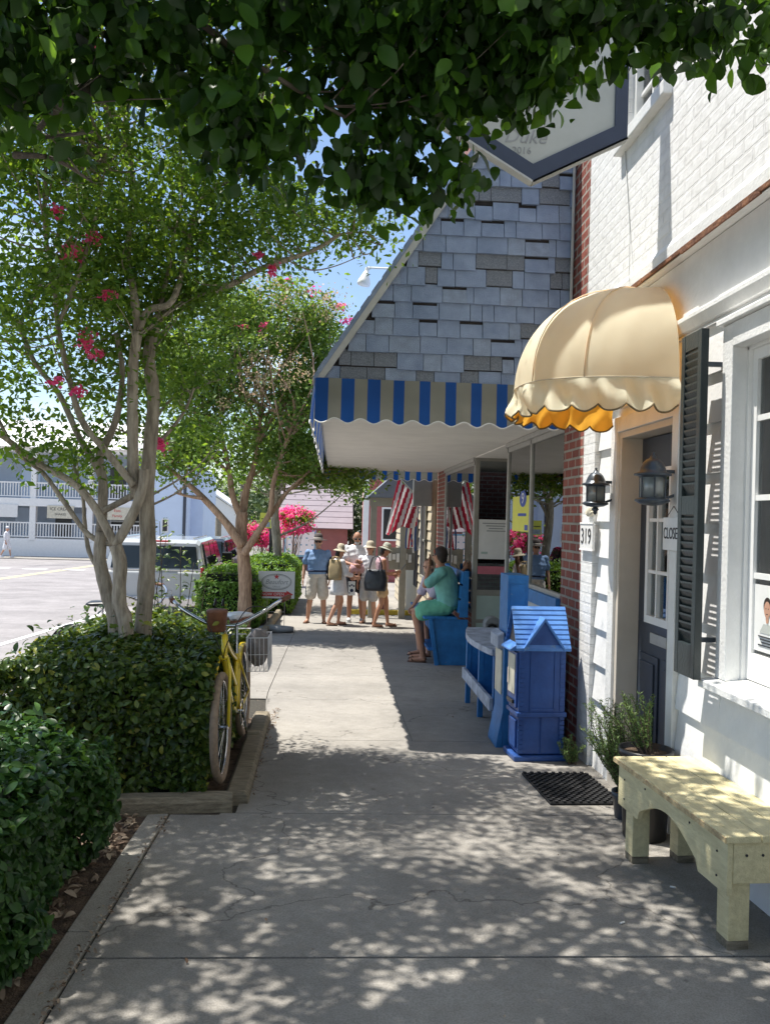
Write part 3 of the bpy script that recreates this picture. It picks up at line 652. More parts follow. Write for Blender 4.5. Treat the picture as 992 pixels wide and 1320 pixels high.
# louvred shutter standing off the wall
SX, sy0, sy1, sz0, sz1 = 1.835, 4.22, 4.47, .825, 2.61
mb = MB(); mb.box((SX, sy0, sz0), (SX+.04, sy0+.045, sz1)); mb.box((SX, sy1-.045, sz0), (SX+.04, sy1, sz1))
mb.box((SX+.001, sy0+.045, sz0), (SX+.039, sy1-.045, sz0+.17)); mb.box((SX+.001, sy0+.045, sz1-.09), (SX+.039, sy1-.045, sz1)); mb.box((SX+.001, sy0+.045, 1.66), (SX+.039, sy1-.045, 1.76))
sh = wpart(mb, 'shutter', 'shutter', bevel=.003)
for a, b in ((sz0+.17, 1.66), (1.76, sz1-.09)):
    mb = MB(); n = int((b-a)/.040)
    for i in range(n):
        z = a+(b-a)*(i+.5)/n
        mb.add([(SX+.003, sy0+.045, z+.038), (SX+.003, sy1-.045, z+.038), (SX+.037, sy1-.045, z-.044), (SX+.037, sy0+.045, z-.044), (SX+.003, sy0+.045, z+.048), (SX+.003, sy1-.045, z+.048), (SX+.037, sy1-.045, z-.034), (SX+.037, sy0+.045, z-.034)],
               [(0, 1, 2, 3), (4, 7, 6, 5), (0, 4, 5, 1), (3, 2, 6, 7), (0, 3, 7, 4), (1, 5, 6, 2)])
    wpart(mb, 'louver_panel', 'shutter', sh)
for z in (2.44, 1.02):
    mb = MB(); mb.box((SX+.04, sy0+.06, z-.012), (W+.05, sy0+.08, z+.012)); mb.box((SX+.036, sy0+.04, z-.022), (SX+.046, sy0+.14, z+.022)); wpart(mb, 'shutter_bracket', 'gunmetal', sh)

# dome awning over the door
AY, AX, AP, AZ, AH = 5.335, .575, .81, 2.45, .64
def apoint(a, e, drop=0):
    ca, sa = math.cos(a), math.sin(a); pw = 2/2.5
    k = math.cos(e)**.8
    return Vector((W-.005-AP*(abs(sa)**pw)*k, AY-AX*math.copysign(abs(ca)**pw, ca)*k, AZ+AH*math.sin(e)**.92+drop))
aw = thing('dome_awning', 'cream yellow domed awning with scalloped valance over the dark door', 'awning', (W, AY, 2.3))
def apart(mb, name, mats, smooth=True):
    mb.v = [(x-W, y-AY, z-2.3) for x, y, z in mb.v]; return mb.build(name, mats, aw, smooth)
mb = MB(); na, ne = 60, 22
V = []
for j in range(ne+1):
    e = (math.pi/2)*j/ne*.999
    for i in range(na+1):
        a = math.pi*i/na; p = apoint(a, e)
        q = .026*abs(math.sin(a*math.pi/.62*.62*1.29))**.7*math.sin(min(math.pi, e*2))+.004*math.sin(a*31+e*5)*math.cos(e)
        V.append(p+(Vector((W, AY, AZ))-p)*q*.6)
mb.add(V, [(j*(na+1)+i, j*(na+1)+i+1, (j+1)*(na+1)+i+1, (j+1)*(na+1)+i) for j in range(ne) for i in range(na)])
apart(mb, 'canopy', 'yellowcloth')
# valance with scallops and slack folds
arc = [apoint(math.pi*i/400, 0) for i in range(401)]; cum = [0]
for i in range(400): cum.append(cum[-1]+(arc[i+1]-arc[i]).length)
Ltot = cum[-1]; NS = 15; nv = 7; V = []; edge = []
for i in range(401):
    s = cum[i]/Ltot*NS; fr = s-math.floor(s); drop = .155+.045*math.sin(math.pi*min(max(fr, 0), 1))**.8
    tdir = (arc[min(i+1, 400)]-arc[max(i-1, 0)]).normalized(); out = Vector((tdir.y, -tdir.x, 0)); out = -out if out.x > 0 and abs(out.x) > abs(out.y) else out
    c = Vector((W, AY, arc[i].z)); 
    if out.dot(arc[i]-c) < 0: out = -out
    for k in range(nv):
        t = k/(nv-1)
        rip = (.028*math.sin(s*2.1+1.3*t*3)+.014*math.sin(s*5.3+2*t)+.012*math.sin(s*9.1+4*t))*math.sin(min(1, t*1.3)*math.pi/2)
        V.append(arc[i]+out*(rip+.012*t)-Vector((0, 0, drop*t)))
    edge.append(V[-1])
mb = MB(); mb.add(V, [(i*nv+k, (i+1)*nv+k, (i+1)*nv+k+1, i*nv+k+1) for i in range(400) for k in range(nv-1)])
apart(mb, 'valance', 'yellowcloth')
mb = MB(); mb.tube(edge[::2], .006, 5); apart(mb, 'piping', 'yellowpipe')
mb = MB(); mb.tube([Vector((W, AY, p.z))+(p-Vector((W, AY, p.z)))*.97 for p in arc[::5]], .009, 6)
for a in (.62, math.pi/2, math.pi-.62): mb.tube([apoint(a, math.pi/2*j/12*.999) + (Vector((W, AY, 2.3))-apoint(a, math.pi/2*j/12*.999))*.05 for j in range(13)], .008, 6)
apart(mb, 'awning_frame', 'alu')
mb = MB(); mb.tube([apoint(.62, math.pi/2*j/12*.999)*1.0+Vector((-.003, 0, .002)) for j in range(13)], .004, 5); apart(mb, 'seam', 'yellowcloth')
for aa in (1.22, math.pi-1.22):
    mb = MB(); mb.tube([apoint(aa, math.pi/2*j/12*.999)+Vector((-.002, 0, .002)) for j in range(13)], .0035, 5); apart(mb, 'seam', 'yellowcloth')
mb = MB(); mb.tube([p+Vector((-.003, 0, -.002)) for p in arc[::4]], .0032, 5); apart(mb, 'stitched_hem', 'creamhouse')

# lanterns
def lantern(name, label, Y, X, cz, s, finial):
    t = thing(name, label, 'wall lantern', (W+.03, Y, cz), group='wall lanterns beside the dark door')
    c = (X-W-.03, 0, 0)
    def p(mb, nm, m, **k): return mb.build(nm, m, t, **k)
    mb = MB(); mb.lathe([(.0, .165*s), (.010*s, .160*s), (.006*s, .150*s), (.016*s, .140*s), (.020*s, .128*s), (.035*s, .122*s), (.052*s, .105*s), (.066*s, .075*s), (.072*s, .055*s), (.098*s, .046*s), (.098*s, .036*s), (.07*s, .032*s), (0, .032*s)], c, 24)
    p(mb, 'cap', 'gunmetal', smooth=True)
    mb = MB(); mb.lathe([(.0, -.085*s), (.075*s, -.085*s), (.092*s, -.092*s), (.092*s, -.102*s), (.06*s, -.118*s), (.02*s, -.125*s), (0, -.126*s)] , c, 24)
    if finial: mb.lathe([(0, -.12*s), (.02*s, -.128*s), (.028*s, -.14*s), (.012*s, -.155*s), (.016*s, -.165*s), (.0, -.18*s)], c, 14)
    p(mb, 'base', 'gunmetal', smooth=True)
    mb = MB()
    for k in range(6):
        a = math.pi*2*(k+.3)/6; x, y = .070*s*math.cos(a), .070*s*math.sin(a); mb.bar((c[0]+x, y, -.088*s), (c[0]+x, y, .034*s), .007, .007)
    torus(mb, (c[0], 0, -.086*s), .070*s, .005, 'z', 24, 6); torus(mb, (c[0], 0, .030*s), .070*s, .005, 'z', 24, 6)
    p(mb, 'cage', 'gunmetal')
    mb = MB(); mb.lathe([(.064*s, -.084*s), (.064*s, .032*s), (.062*s, .032*s), (.062*s, -.084*s)], c, 24); p(mb, 'glass', 'lantern glass', smooth=True)
    mb = MB(); mb.lathe([(0, -.08*s), (.012*s, -.08*s), (.012*s, -.04*s), (.008*s, -.035*s), (.008*s, .0), (0, .012*s)], c, 10); p(mb, 'candle', 'cream')
    mb = MB(); mb.prism([(-.012, .048*s*math.cos(a), .105*s*math.sin(a)) for a in [2*math.pi*i/20 for i in range(20)]], (.022, 0, 0)); p(mb, 'backplate', 'gunmetal', bevel=.004)
    mb = MB(); mb.bar((c[0]+.06*s, 0, .06*s), (0, 0, .06*s), .02, .02); p(mb, 'arm', 'gunmetal')
    mb = MB(); mb.bar((c[0]+.06*s, 0, -.09*s), (0, 0, -.06*s), .016, .016); p(mb, 'arm', 'gunmetal')
lantern('wall_lantern', 'farther wall lantern with bottom finial, above the house number plaque', 5.95, 1.845, pt(772, 632, 5.95).z, .98, True)
lantern('wall_lantern', 'nearer and larger wall lantern with domed cap beside the open shutter', 4.84, 1.835, pt(848, 622, 4.84).z, 1.08, False)

# house number, open/closed board, poster
t = thing('house_number', 'small white plaque with three black digits on the white brick corner', 'sign', (W-.012, 6.42, 1.50))
mb = MB(); mb.box((-.012, -.16, -.10), (.008, .16, .10)); mb.box((-.016, -.165, .095), (-.004, .165, .108)); mb.box((-.016, -.165, -.108), (-.004, .165, -.095)); mb.build('board', 'white', t, bevel=.003)
text('digits', '319', .17, 'ink', t, (-.0145, 0, 0), (0, -1, 0), (0, 0, 1), .001, sx=1.05)
t = thing('shell_ornament', 'small pale ornament fixed above the house number plaque', 'ornament', (W-.015, 6.36, 1.66))
mb = MB()
for k in range(7): a = -1.1+2.2*k/6; mb.ell((-.005, .05*math.sin(a), .035*math.cos(a)), (.018, .014, .04), 8, mtx=Matrix.Rotation(-a, 3, 'X'))
mb.build('ornament_body', 'cream', t, True)
t = thing('closed_sign', 'white board reading CLOSED hung between door and shutter', 'sign', (W+.0, 4.79, 1.555))
mb = MB(); mb.box((-.012, -.14, -.095), (.0, .14, .095)); mb.build('board', 'white', t, bevel=.002)
text('letters', 'CLOSED', .095, 'ink', t, (-.0135, 0, 0), (0, -1, 0), (0, 0, 1), .001, sx=.72)
mb = MB(); mb.tube([(-.006, -.10, .095), (-.006, 0, .16), (-.006, .10, .095)], .0025, 5); mb.build('hanging_cord', 'black', t)
t = thing('window_poster', 'small white portrait poster with a face inside the front window', 'poster', (X0+.012, 3.93, 1.17))
mb = MB(); mb.box((0, -.13, -.16), (.003, .13, .16)); mb.build('sheet', 'paper', t)
mb = MB()
def disc(mb, y, z, ry, rz, x, mi=0, n=20): mb.add([(x, y+ry*math.cos(2*math.pi*i/n), z+rz*math.sin(2*math.pi*i/n)) for i in range(n)], [tuple(range(n))], mi)
disc(mb, 0, .045, .030, .040, -.003); disc(mb, 0, .0, .014, .02, -.0022); mb.prism([(-.0018, -.07, -.07), (-.0018, .07, -.07), (-.0018, .035, -.025), (-.0018, -.035, -.025)], (.0005, 0, 0), 1); mb.build('portrait', ['skin', 'signface'], t)
mb = MB(); disc(mb, 0, .062, .037, .042, -.0022); disc(mb, -.011, .05, .004, .003, -.0034); disc(mb, .011, .05, .004, .003, -.0034); disc(mb, 0, .024, .009, .0025, -.0034); mb.build('portrait_hair', 'hairdark', t)
mb = MB()
for i in range(4): mb.box((-.003, -.08+.01*(i % 2), -.09-.014*i), (-.001, .08-.015*(i % 3), -.084-.014*i))
mb.build('print', 'ink', t)
# thin cable on the wall and small fittings
cb = MB(); cb.tube([(W-.006, 5.86, 5.2), (W-.006, 5.80, 4.2), (W-.006, 5.66, 3.6), (W-.036, 5.56, 3.22)], .0035, 5)
tag(cb.build('wall_cable', 'fascia'), 'thin pale cable running down the painted brick above the awning', 'cable')
# hanging shield sign on a bracket
t = thing('hanging_sign', 'large pale shield shaped sign with navy frame hanging above the sidewalk', 'sign', (1.16, 5.2, 3.7))
sgL, sgR = -.575, .585; 
outer = [(sgL, 0, .33), (0, 0, .0), (sgR, 0, .30), (sgR, 0, 1.35), (.3, 0, 1.55), (0, 0, 1.68), (-.3, 0, 1.55), (sgL, 0, 1.35)]
inner = [(x*.865, 0, (z-.82)*.875+.82) for x, y, z in outer]
mb = MB(); k = len(outer)
for yy in (-.03, .03): mb.add([(x, yy, z) for x, _, z in outer]+[(x, yy, z) for x, _, z in inner], [(i, (i+1) % k, k+(i+1) % k, k+i) for i in range(k)])
mb.add([(x, -.03, z) for x, _, z in outer]+[(x, .03, z) for x, _, z in outer], [(i, (i+1) % k, k+(i+1) % k, k+i) for i in range(k)])
mb.add([(x, -.03, z) for x, _, z in inner]+[(x, .03, z) for x, _, z in inner], [(i, (i+1) % k, k+(i+1) % k, k+i) for i in range(k)])
mb.build('frame', 'navy', t, bevel=.004)
mb = MB(); mb.prism([(x*1.0, -.016, z) for x, _, z in inner], (0, .032, 0)); mb.build('sign_face', 'signface', t)
mb = MB(); 
for a, b in zip(outer[:2]+[outer[1]], outer[1:3]+[outer[2]]): 
    if a != b: mb.bar((a[0], .0, a[2]-.008), (b[0], .0, b[2]-.008), .075, .012)
mb.build('edge_trim', 'fascia', t)
text('lettering', 'Duke', .12, 'signgrey', t, (-.05, -.0185, .27), (1, 0, 0), (0, 0, 1), .001, shear=.3)
text('year', '2016', .06, 'signgrey', t, (-.07, -.0185, .185), (1, 0, 0), (0, 0, 1), .001)
mb = MB(); disc2 = lambda x, z, r, n=24: mb.prism([(x+r*math.cos(2*math.pi*i/n), -.021, z+r*.8*math.sin(2*math.pi*i/n)) for i in range(n)], (0, .005, 0))
for (x, z, r) in ((.20, .60, .06), (.26, .66, .05), (.17, .70, .055), (.23, .76, .04)): disc2(x, z, r)
mb.build('emblem', 'signgrey', t)
mb = MB(); mb.bar((-.62, 0, 1.86), (.8, 0, 1.86), .04, .04); mb.tube([(-.3, 0, 1.84), (-.3, 0, 1.54)], .008); mb.tube([(.3, 0, 1.84), (.3, 0, 1.54)], .008); mb.build('bracket', 'black', t)

# ================================================================== BRICK STORE
CY0, CY1, CX = 7.04, 16.0, -.16
bs = thing('brick_store', 'red brick shop with steep blue grey shingled canopy over the sidewalk and big windows', 'building', (W, 6.65, 0))
def bpart(mb, name, mats, parent=bs, **k):
    mb.v = [(x-W, y-6.65, z) for x, y, z in mb.v]; return mb.build(name, mats, parent, **k)
mb = MB(); mb.box((W-.0, 6.623, -.4), (W+.3, 7.20, 7.6)); mb.box((W, 15.0, -.7), (W+.3, 16.1, 2.49)); mb.box((W+.002, 7.2, 2.49), (W+.3, 16.1, 7.6)); mb.box((W+.3, 15.8, -.7), (7, 16.1, 7.6))
mb.box((W+.02, 11.84, -.6), (W+.3, 15.0, .35)); 
bpart(mb, 'brick_wall', 'redbrick')
mb = MB(); mb.box((CX+.03, CY0+.03, 2.485), (W+.01, CY1-.05, 2.53)); mb.box((W, 7.2, 2.475), (W+3, 15.1, 2.487)); 
bpart(mb, 'soffit', 'soffit')
# sloped roof
sl_ = (5.97-2.74)/(W-CX)
mb = MB(); mb.prism([(CX, CY0+.07, 2.70), (W-.002, CY0+.07, 2.70), (W-.002, CY0+.07, 5.97)], (0, CY1-CY0-.14, 0)); bpart(mb, 'canopy_roof', 'shingle')
# shingles on the gable end: courses of tabs of uneven width, some bare, some gaps
mb = MB(); ex = .142; z = 2.74-.05; row = 0; lastslot = False
while z < 5.9:
    zt = z+ex+.012
    xl = CX+max(0, (z-2.74))/sl_+.01
    x = xl-random.uniform(0, .15); off = row % 2
    row += 1
    while x < W-.01:
        wd = random.choice((.10, .15, .19, .22, .26)); x1 = min(x+wd-.005, W-.004)
        if x1 <= xl+.02: x += wd; continue
        def xlim(zz): return CX+max(0, (zz-2.745))/sl_+.004
        kind = random.random()
        bare_row = row in (1, 2, 6, 7, 8, 12, 13)
        zb = z+random.uniform(-.004, .004)
        if row == 1: zb = z-.045 if off == int(x*9) % 2 else z+.02
        y0 = CY0-.006-random.uniform(0, .004)
        def tab(xa, xb, za, zz, yy, mi):
            xa2 = max(xa, xlim(za)); xat = max(xa, xlim(zz))
            if xb-xat < .012: return
            mb.prism([(xa2, yy, za), (xb, yy, za), (xb, yy+.02, zz), (xat, yy+.02, zz)], (0, .03, 0), mi)
        if kind < (.38 if bare_row else .03):
            tab(x, x1, zb+.02, zt, y0+.004, 2); mb.box((max(x, xl+.03), CY0+.02, z-.01), (max(x1, xl+.035), CY0+.025, z+.03), 3)
        elif kind < (.52 if bare_row else .38) and not lastslot:
            tab(x, min(x1, x+.2), zb+.0, zt-.036, y0, 0 if random.random() < .7 else 1); tab(min(x1, x+.2), x1, zb, zt, y0, 0); lastslot = True; x += wd; continue; 
        else: tab(x, x1, zb, zt, y0, 0 if random.random() < .75 else 1)
        lastslot = False
        x += wd
    z += ex
mb.prism([(CX+.01, CY0+.028, 2.70), (W-.003, CY0+.028, 2.70), (W-.003, CY0+.028, 5.95)], (0, .035, 0), 3)
bpart(mb, 'shingle_cladding', ['shingle', 'shingle2', 'shinglegrey', 'tar'])
# rake board along the slope and dark roof edge above it
def alongslope(mb, t0, t1, off, thick, y0, y1, mi=0):
    d = Vector((W-CX, 0, 5.97-2.74)).normalized(); nrm = Vector((-d.z, 0, d.x))
    L = math.hypot(W-CX, 5.97-2.74)
    a = Vector((CX, 0, 2.74))+d*t0; b = Vector((CX, 0, 2.74))+d*(L*t1)
    q = [a+nrm*off, b+nrm*off, b+nrm*(off+thick), a+nrm*(off+thick)]
    mb.prism([(p.x, y0, p.z) for p in q], (0, y1-y0, 0), mi)
mb = MB(); alongslope(mb, -.02, 1, -.045, .05, CY0-.04, CY0-.015); bpart(mb, 'rake_board', 'fascia')
mb = MB(); alongslope(mb, -.02, 1, .006, .03, CY0-.05, CY1+.02)
for i in range(24): alongslope(mb, .05+i*.155, .05/3.8+i*.155/3.86+.03, .03, .012, CY0-.055, CY1)
bpart(mb, 'roof_shingles', 'shingle')
# striped valance: front end, street side, far end
def stripes(mb, a, b, z0, z1, dirv, outv, per=.213, amp=.02):
    a = Vector(a); L = (Vector(b)-a).length; d = (Vector(b)-a).normalized(); out = Vector(outv); nn = int(L/.01775); step = L/nn
    cols = []
    for i in range(nn+1):
        s = i*step; zb = z0+amp*math.cos(2*math.pi*(s+.05)/per*1.0)
        wv = .006*math.sin(s*7.3)+.004*math.sin(s*17)
        cols.append([a+d*s+out*wv*.4+Vector((0, 0, z1-a.z)), a+d*s+out*(wv+.012)+Vector((0, 0, (z1+zb)/2-a.z)), a+d*s+out*(wv*1.6+.02)+Vector((0, 0, zb-a.z))])
    for i in range(nn):
        s = (i+.5)*step; mi = 0 if (s % per) < per*.47 else 1
        A, B = cols[i], cols[i+1]
        mb.add([A[0], A[1], A[2], B[0], B[1], B[2]], [(0, 1, 4, 3), (1, 2, 5, 4)], mi)
    mb.tube([c[2] for c in cols], .006, 5, 2)
mb = MB(); stripes(mb, (CX-.02, CY0-.045, 2.5), (W-.01, CY0-.045, 2.5), 2.385, 2.735, 0, (0, -1, 0)); bpart(mb, 'front_valance', ['stripeblue', 'stripewhite', 'frame'])
mb = MB(); stripes(mb, (CX-.03, CY0-.04, 2.5), (CX-.03, CY1+.04, 2.5), 2.385, 2.735, 0, (-1, 0, 0)); bpart(mb, 'street_valance', ['stripeblue', 'stripewhite', 'frame'])
mb = MB(); stripes(mb, (CX-.02, CY1+.03, 2.5), (W-.01, CY1+.03, 2.5), 2.33, 2.735, 0, (0, 1, 0)); bpart(mb, 'far_valance', ['stripeblue', 'stripewhite', 'frame'])
mb = MB(); mb.box((CX, CY0, 2.56), (CX+.03, CY1, 2.70)); mb.box((CX, CY0-.01, 2.53), (W, CY0+.06, 2.70)); mb.box((CX, CY1-.07, 2.53), (W, CY1, 2.70)); bpart(mb, 'fascia_board', 'fascia')
mb = MB(); mb.tube([(W-.03, 7.0, 7.0), (W-.03, 7.0, 2.9), (W-.03, 7.1, 2.6)], .012, 6); bpart(mb, 'conduit', 'fascia')
# shop windows
def shopwin(name, y0, y1, z0, z1, posts, X=W+.01):
    mb = MB()
    for yy in posts: mb.box((X-.015, yy-.025, z0), (X+.03, yy+.025, z1))
    mb.box((X-.016, y0, z0-.04), (X+.031, y1, z0)); mb.box((X-.04, y0, z1), (X+.031, y1, z1+.05)); mb.box((X-.015, y0, z1-.05), (X+.03, y1, z1))
    f = bpart(mb, name, 'alu', bevel=.003)
    mb = MB(); mb.box((X+.004, y0, z0), (X+.010, y1, z1)); bpart(mb, 'pane', 'glass', f)
    return f
shopwin('shop_window', 7.2, 9.58, .99, 2.43, (8.42, 9.555))
mb = MB(); mb.box((W-.04, 7.2, .83), (W+.1, 9.58, .95)); mb.box((W-.03, 7.2, -.25), (W+.0, 7.35, .83)); bpart(mb, 'blue_sill', 'bluewood', bevel=.004)
mb = MB(); mb.box((W, 7.35, -.4), (W+.1, 9.58, .829)); bpart(mb, 'bulkhead_panel', 'fascia')
shopwin('shop_window', 11.82, 15.0, .35, 2.43, (11.845, 14.98))
# entrance recess: side glass, door facing the camera, far return
mb = MB(); mb.box((W+.012, 9.58, -.5), (W+.9, 9.62, .9)); bpart(mb, 'recess_panel', 'fascia')
RY = 11.80
mb = MB(); mb.box((W-.0, RY-.03, -.45), (W+.06, RY, 2.43)); mb.box((W+.5, RY-.03, -.45), (W+.56, RY, 2.43)); mb.box((W, RY-.032, 2.43), (W+.9, RY, 2.475)); mb.box((W+.06, RY-.028, .56), (W+.5, RY, .64)); mb.box((W+.06, RY-.028, .18), (W+.5, RY, .23)); mb.box((W+.06, RY-.028, -.45), (W+.5, RY, -.35)); mb.box((W+.56, RY-.02, -.45), (W+1.2, RY, 2.43))
rt = bpart(mb, 'entrance_frame', 'greywood', bevel=.003)
mb = MB(); mb.box((W+.06, RY-.016, .64), (W+.5, RY-.01, 2.43)); bpart(mb, 'pane', 'glass', rt)
mb = MB(); mb.box((W+.06, RY-.018, .23), (W+.5, RY-.008, .56)); mb.box((W+.06, RY-.018, -.35), (W+.5, RY-.008, .18)); bpart(mb, 'lower_panel', 'mint', rt)
mb = MB(); mb.box((W+1.2, 9.62, -.45), (W+1.26, RY, 2.45)); bpart(mb, 'entrance_door', 'greywood')
# shop interior
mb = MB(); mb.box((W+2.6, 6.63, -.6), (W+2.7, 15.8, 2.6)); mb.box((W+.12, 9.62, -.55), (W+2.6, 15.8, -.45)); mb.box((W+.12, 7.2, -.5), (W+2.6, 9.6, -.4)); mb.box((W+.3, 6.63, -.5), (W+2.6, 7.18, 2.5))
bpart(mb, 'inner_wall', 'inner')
# posters (on the glass)
def sheet(name, label, cat, lo, hi, m): 
    t = thing(name, label, cat, ((lo[0]+hi[0])/2, (lo[1]+hi[1])/2, lo[2])); mb = MB(); o = t.location
    mb.box([lo[i]-o[i] for i in range(3)], [hi[i]-o[i] for i in range(3)]); mb.build('sheet', m, t); return t
yp = sheet('poster', 'yellow poster with blue number circle on the first shop window', 'poster', (W+.007, 8.50, 1.50), (W+.010, 9.28, 1.87), 'yellowposter')
o = yp.location
mb = MB(); n = 28; mb.add([(-.0035, -.12+.16*math.cos(2*math.pi*i/n), .34+.085*math.sin(2*math.pi*i/n)) for i in range(n)], [tuple(range(n))]); mb.build('number_circle', 'posterblue', yp)
text('number', '9', .16, 'paper', yp, (-.006, -.12, .34), (0, -1, 0), (0, 0, 1), .0005, sx=1.7)
mb = MB(); mb.box((-.004, -.28, .16), (-.0022, .10, .19)); mb.box((-.004, -.36, .015), (-.0022, -.22, .07)); mb.build('print', 'posterblue', yp)
nt_ = sheet('notice', 'white printed notice on the dark entrance panel', 'poster', (W+.065, RY-.022, 1.07), (W+.47, RY-.019, 1.62), 'paper')
mb = MB()
for i, (a, b) in enumerate(((-.15, .19), (-.10, .17), (-.06, .14), (-.09, .18))): mb.box((a, -.004, .49-.035*i), (b, -.0025, .503-.035*i))
mb.build('print', 'signgrey', nt_)
mb = MB(); mb.box((-.16, -.004, .07), (-.07, -.0025, .10)); mb.build('logo_print', 'mint', nt_)
sheet('notice_strip', 'pinkish red strip under the white notice on the entrance panel', 'poster', (W+.065, RY-.034, .86), (W+.48, RY-.030, .97), 'pinkpaper')
sheet('poster', 'pale poster standing low inside the far shop window', 'poster', (W+.022, 12.9, .5), (W+.025, 14.4, 1.25), 'paper')
# intercom-like post box in the recess
t = thing('entry_pedestal', 'grey rounded pedestal with a round opening in the shop entrance', 'pedestal', (2.13, 11.2, gz(11.2)))
mb = MB(); mb.box((-.11, -.10, 0), (.11, .10, .62)); mb.prism([(-.11+.11*(1-math.cos(a)), -.10, .62+.10*math.sin(a)) for a in [math.pi*i/12 for i in range(13)]], (0, .2, 0)); mb.build('body', 'meter', t, bevel=.01)
mb = MB(); torus(mb, (-.02, -.105, .56), .06, .018, 'y', 24, 8); mb.build('ring', 'black', t, True)
# floodlight on the roof edge
t = thing('roof_floodlight', 'small white floodlight on a thin arm at the canopy roof edge', 'light', (.50, 7.6, 3.83))
mb = MB(); mb.tube([(.05, 0, -.0), (-.26, 0, .0)], .011, 6); mb.tube([(-.26, 0, 0), (-.27, 0, -.05)], .02, 8); mb.build('arm', 'frame', t)
mb = MB(); mb.lathe([(.018, .03), (.03, .0), (.055, -.06), (.06, -.09), (.055, -.10), (0, -.10)], (-.275, 0, -.06), 16, mtx=Matrix.Rotation(.2, 3, 'Y')); mb.build('lamp_head', 'frame', t, True)

# ================================================================== STREET FURNITURE
# pale yellow bench against the white wall
bz0 = gz(3.9)
t = thing('bench', 'pale yellow painted wooden bench with arched apron against the white wall', 'bench', (1.60, 3.33, 0), math.atan2(.07, 1.13))
def wood(mb, name, m='yellowwood', b=.004): return mb.build(name, m, t, bevel=b)
BL, BW, BT = 1.15, .43, .365
mb = MB(); x = 0; wds = (.155, .135, .134)
for k, wd in enumerate(wds):
    cuts = [(0, BL)] if k == 0 else [(0, .42+.2*k), (.423+.2*k, BL)]
    for a, b in cuts: mb.box((x, a, BT-.028-random.uniform(0, .002)), (x+wd-.004, b, BT-random.uniform(0, .003)))
    x += wd
wood(mb, 'seat')
mb = MB(); mb.box((-.006, -.002, BT-.026), (.0, BL, BT-.004)); mb.build('worn_edge', 'yellowedge', t)
def apron(x0):
    pr = [(0.02, BT-.03), (0.02, BT-.245), (.26, BT-.245), (.285, BT-.20)]
    pr += [(.285+.58*k/12, BT-.20+.095*math.sin(math.pi*k/12)) for k in range(1, 12)]
    pr += [(.865, BT-.20), (.89, BT-.245), (BL-.02, BT-.245), (BL-.02, BT-.03)]
    mb = MB(); mb.prism([(x0, y, z) for y, z in pr], (.024, 0, 0)); wood(mb, 'apron', b=.002)
apron(.018); apron(BW-.045)
for y0 in (.020, BL-.046):
    mb = MB(); mb.box((.044, y0, BT-.20), (BW-.046, y0+.026, BT-.03)); wood(mb, 'end_board')
for y0 in (.05, BL-.155):
    for x0 in (.044, BW-.14):
        mb = MB(); yy = 3.33+y0; mb.box((x0, y0, gz(yy)+.035), (x0+.092, y0+.092, BT-.03)); l = wood(mb, 'leg')
        mb = MB(); mb.box((x0+.001, y0+.001, gz(yy)), (x0+.091, y0+.091, gz(yy)+.035)); wpartname = mb.build('foot', 'timber', l)
mb = MB()
for (y, z) in ((.10, .27), (.10, .17), (.34, .30), (.80, .30), (1.05, .27), (1.05, .17)): mb.prism([(.0145, y+.005*math.cos(a), z+.005*math.sin(a)) for a in [2*math.pi*i/8 for i in range(8)]], (.004, 0, 0))
for (x, z) in ((.10, .28), (.17, .28), (.30, .28)): mb.prism([(x+.006*math.cos(a), .0175, z+.006*math.sin(a)) for a in [2*math.pi*i/8 for i in range(8)]], (0, .004, 0))
mb.build('screw_heads', 'ink', t)

# plants by the door
def needles(name, label, loc, stems, length, lean, pot, potm, seed, m='rosemary', leafs=.028, lab2=None, dens=30):
    rr = random.Random(seed); t = thing(name, label, 'potted plant', loc)
    if pot:
        r, h = pot; mb = MB(); mb.lathe([(0, 0), (r*.78, 0), (r*.82, .01), (r*.97, h-.04), (r*1.04, h-.04), (r*1.06, h), (r*.96, h), (r*.93, h-.03), (0, h-.035)], (0, 0, 0), 28); mb.build('pot', potm, t, True)
        mb = MB(); mb.lathe([(0, h-.034), (r*.92, h-.034), (r*.9, h-.028), (0, h-.026)], (0, 0, 0), 20); mb.build('soil', 'soil', t)
        z0 = h-.03
    else: z0 = 0
    st = MB(); P, Nn = [], []
    for i in range(stems):
        a = rr.uniform(0, 2*math.pi); L = length*rr.uniform(.55, 1.1); out = rr.uniform(.1, .55)
        p = [Vector((rr.uniform(-.03, .03), rr.uniform(-.03, .03), z0))]
        d = Vector((math.cos(a)*out, math.sin(a)*out, 1))+Vector(lean)
        for k in range(1, 9):
            d = (d+Vector((rr.uniform(-.22, .22), rr.uniform(-.22, .22), .05))).normalized(); p.append(p[-1]+d*L/8)
        st.tube(p, [.005*(1-.7*k/8) for k in range(9)], 5)
        for k in range(2, 9):
            for q in range(dens//8*2):
                u = p[k-1].lerp(p[k], rr.random()); aa = rr.uniform(0, 2*math.pi); o = Vector((math.cos(aa), math.sin(aa), rr.uniform(.2, 1.))).normalized()
                P.append(u+o*leafs*.45); Nn.append(Vector((rr.gauss(0, 1), rr.gauss(0, 1), rr.gauss(0, .6))).cross(o)+Vector((0, 0, .01)))
    st.build('stem', 'twig', t)
    leaves('foliage', np.array(P), np.array(Nn), leafs, m, t, shape='diamond', aspect=.2 if m == 'rosemary' else .5)
needles('rosemary_plant', 'rosemary growing in the tall black pot behind the bench end', (1.80, 4.74, gz(4.74)), 16, .36, (-.30, .30, 0), (.145, .50), 'pot', 3, dens=60)
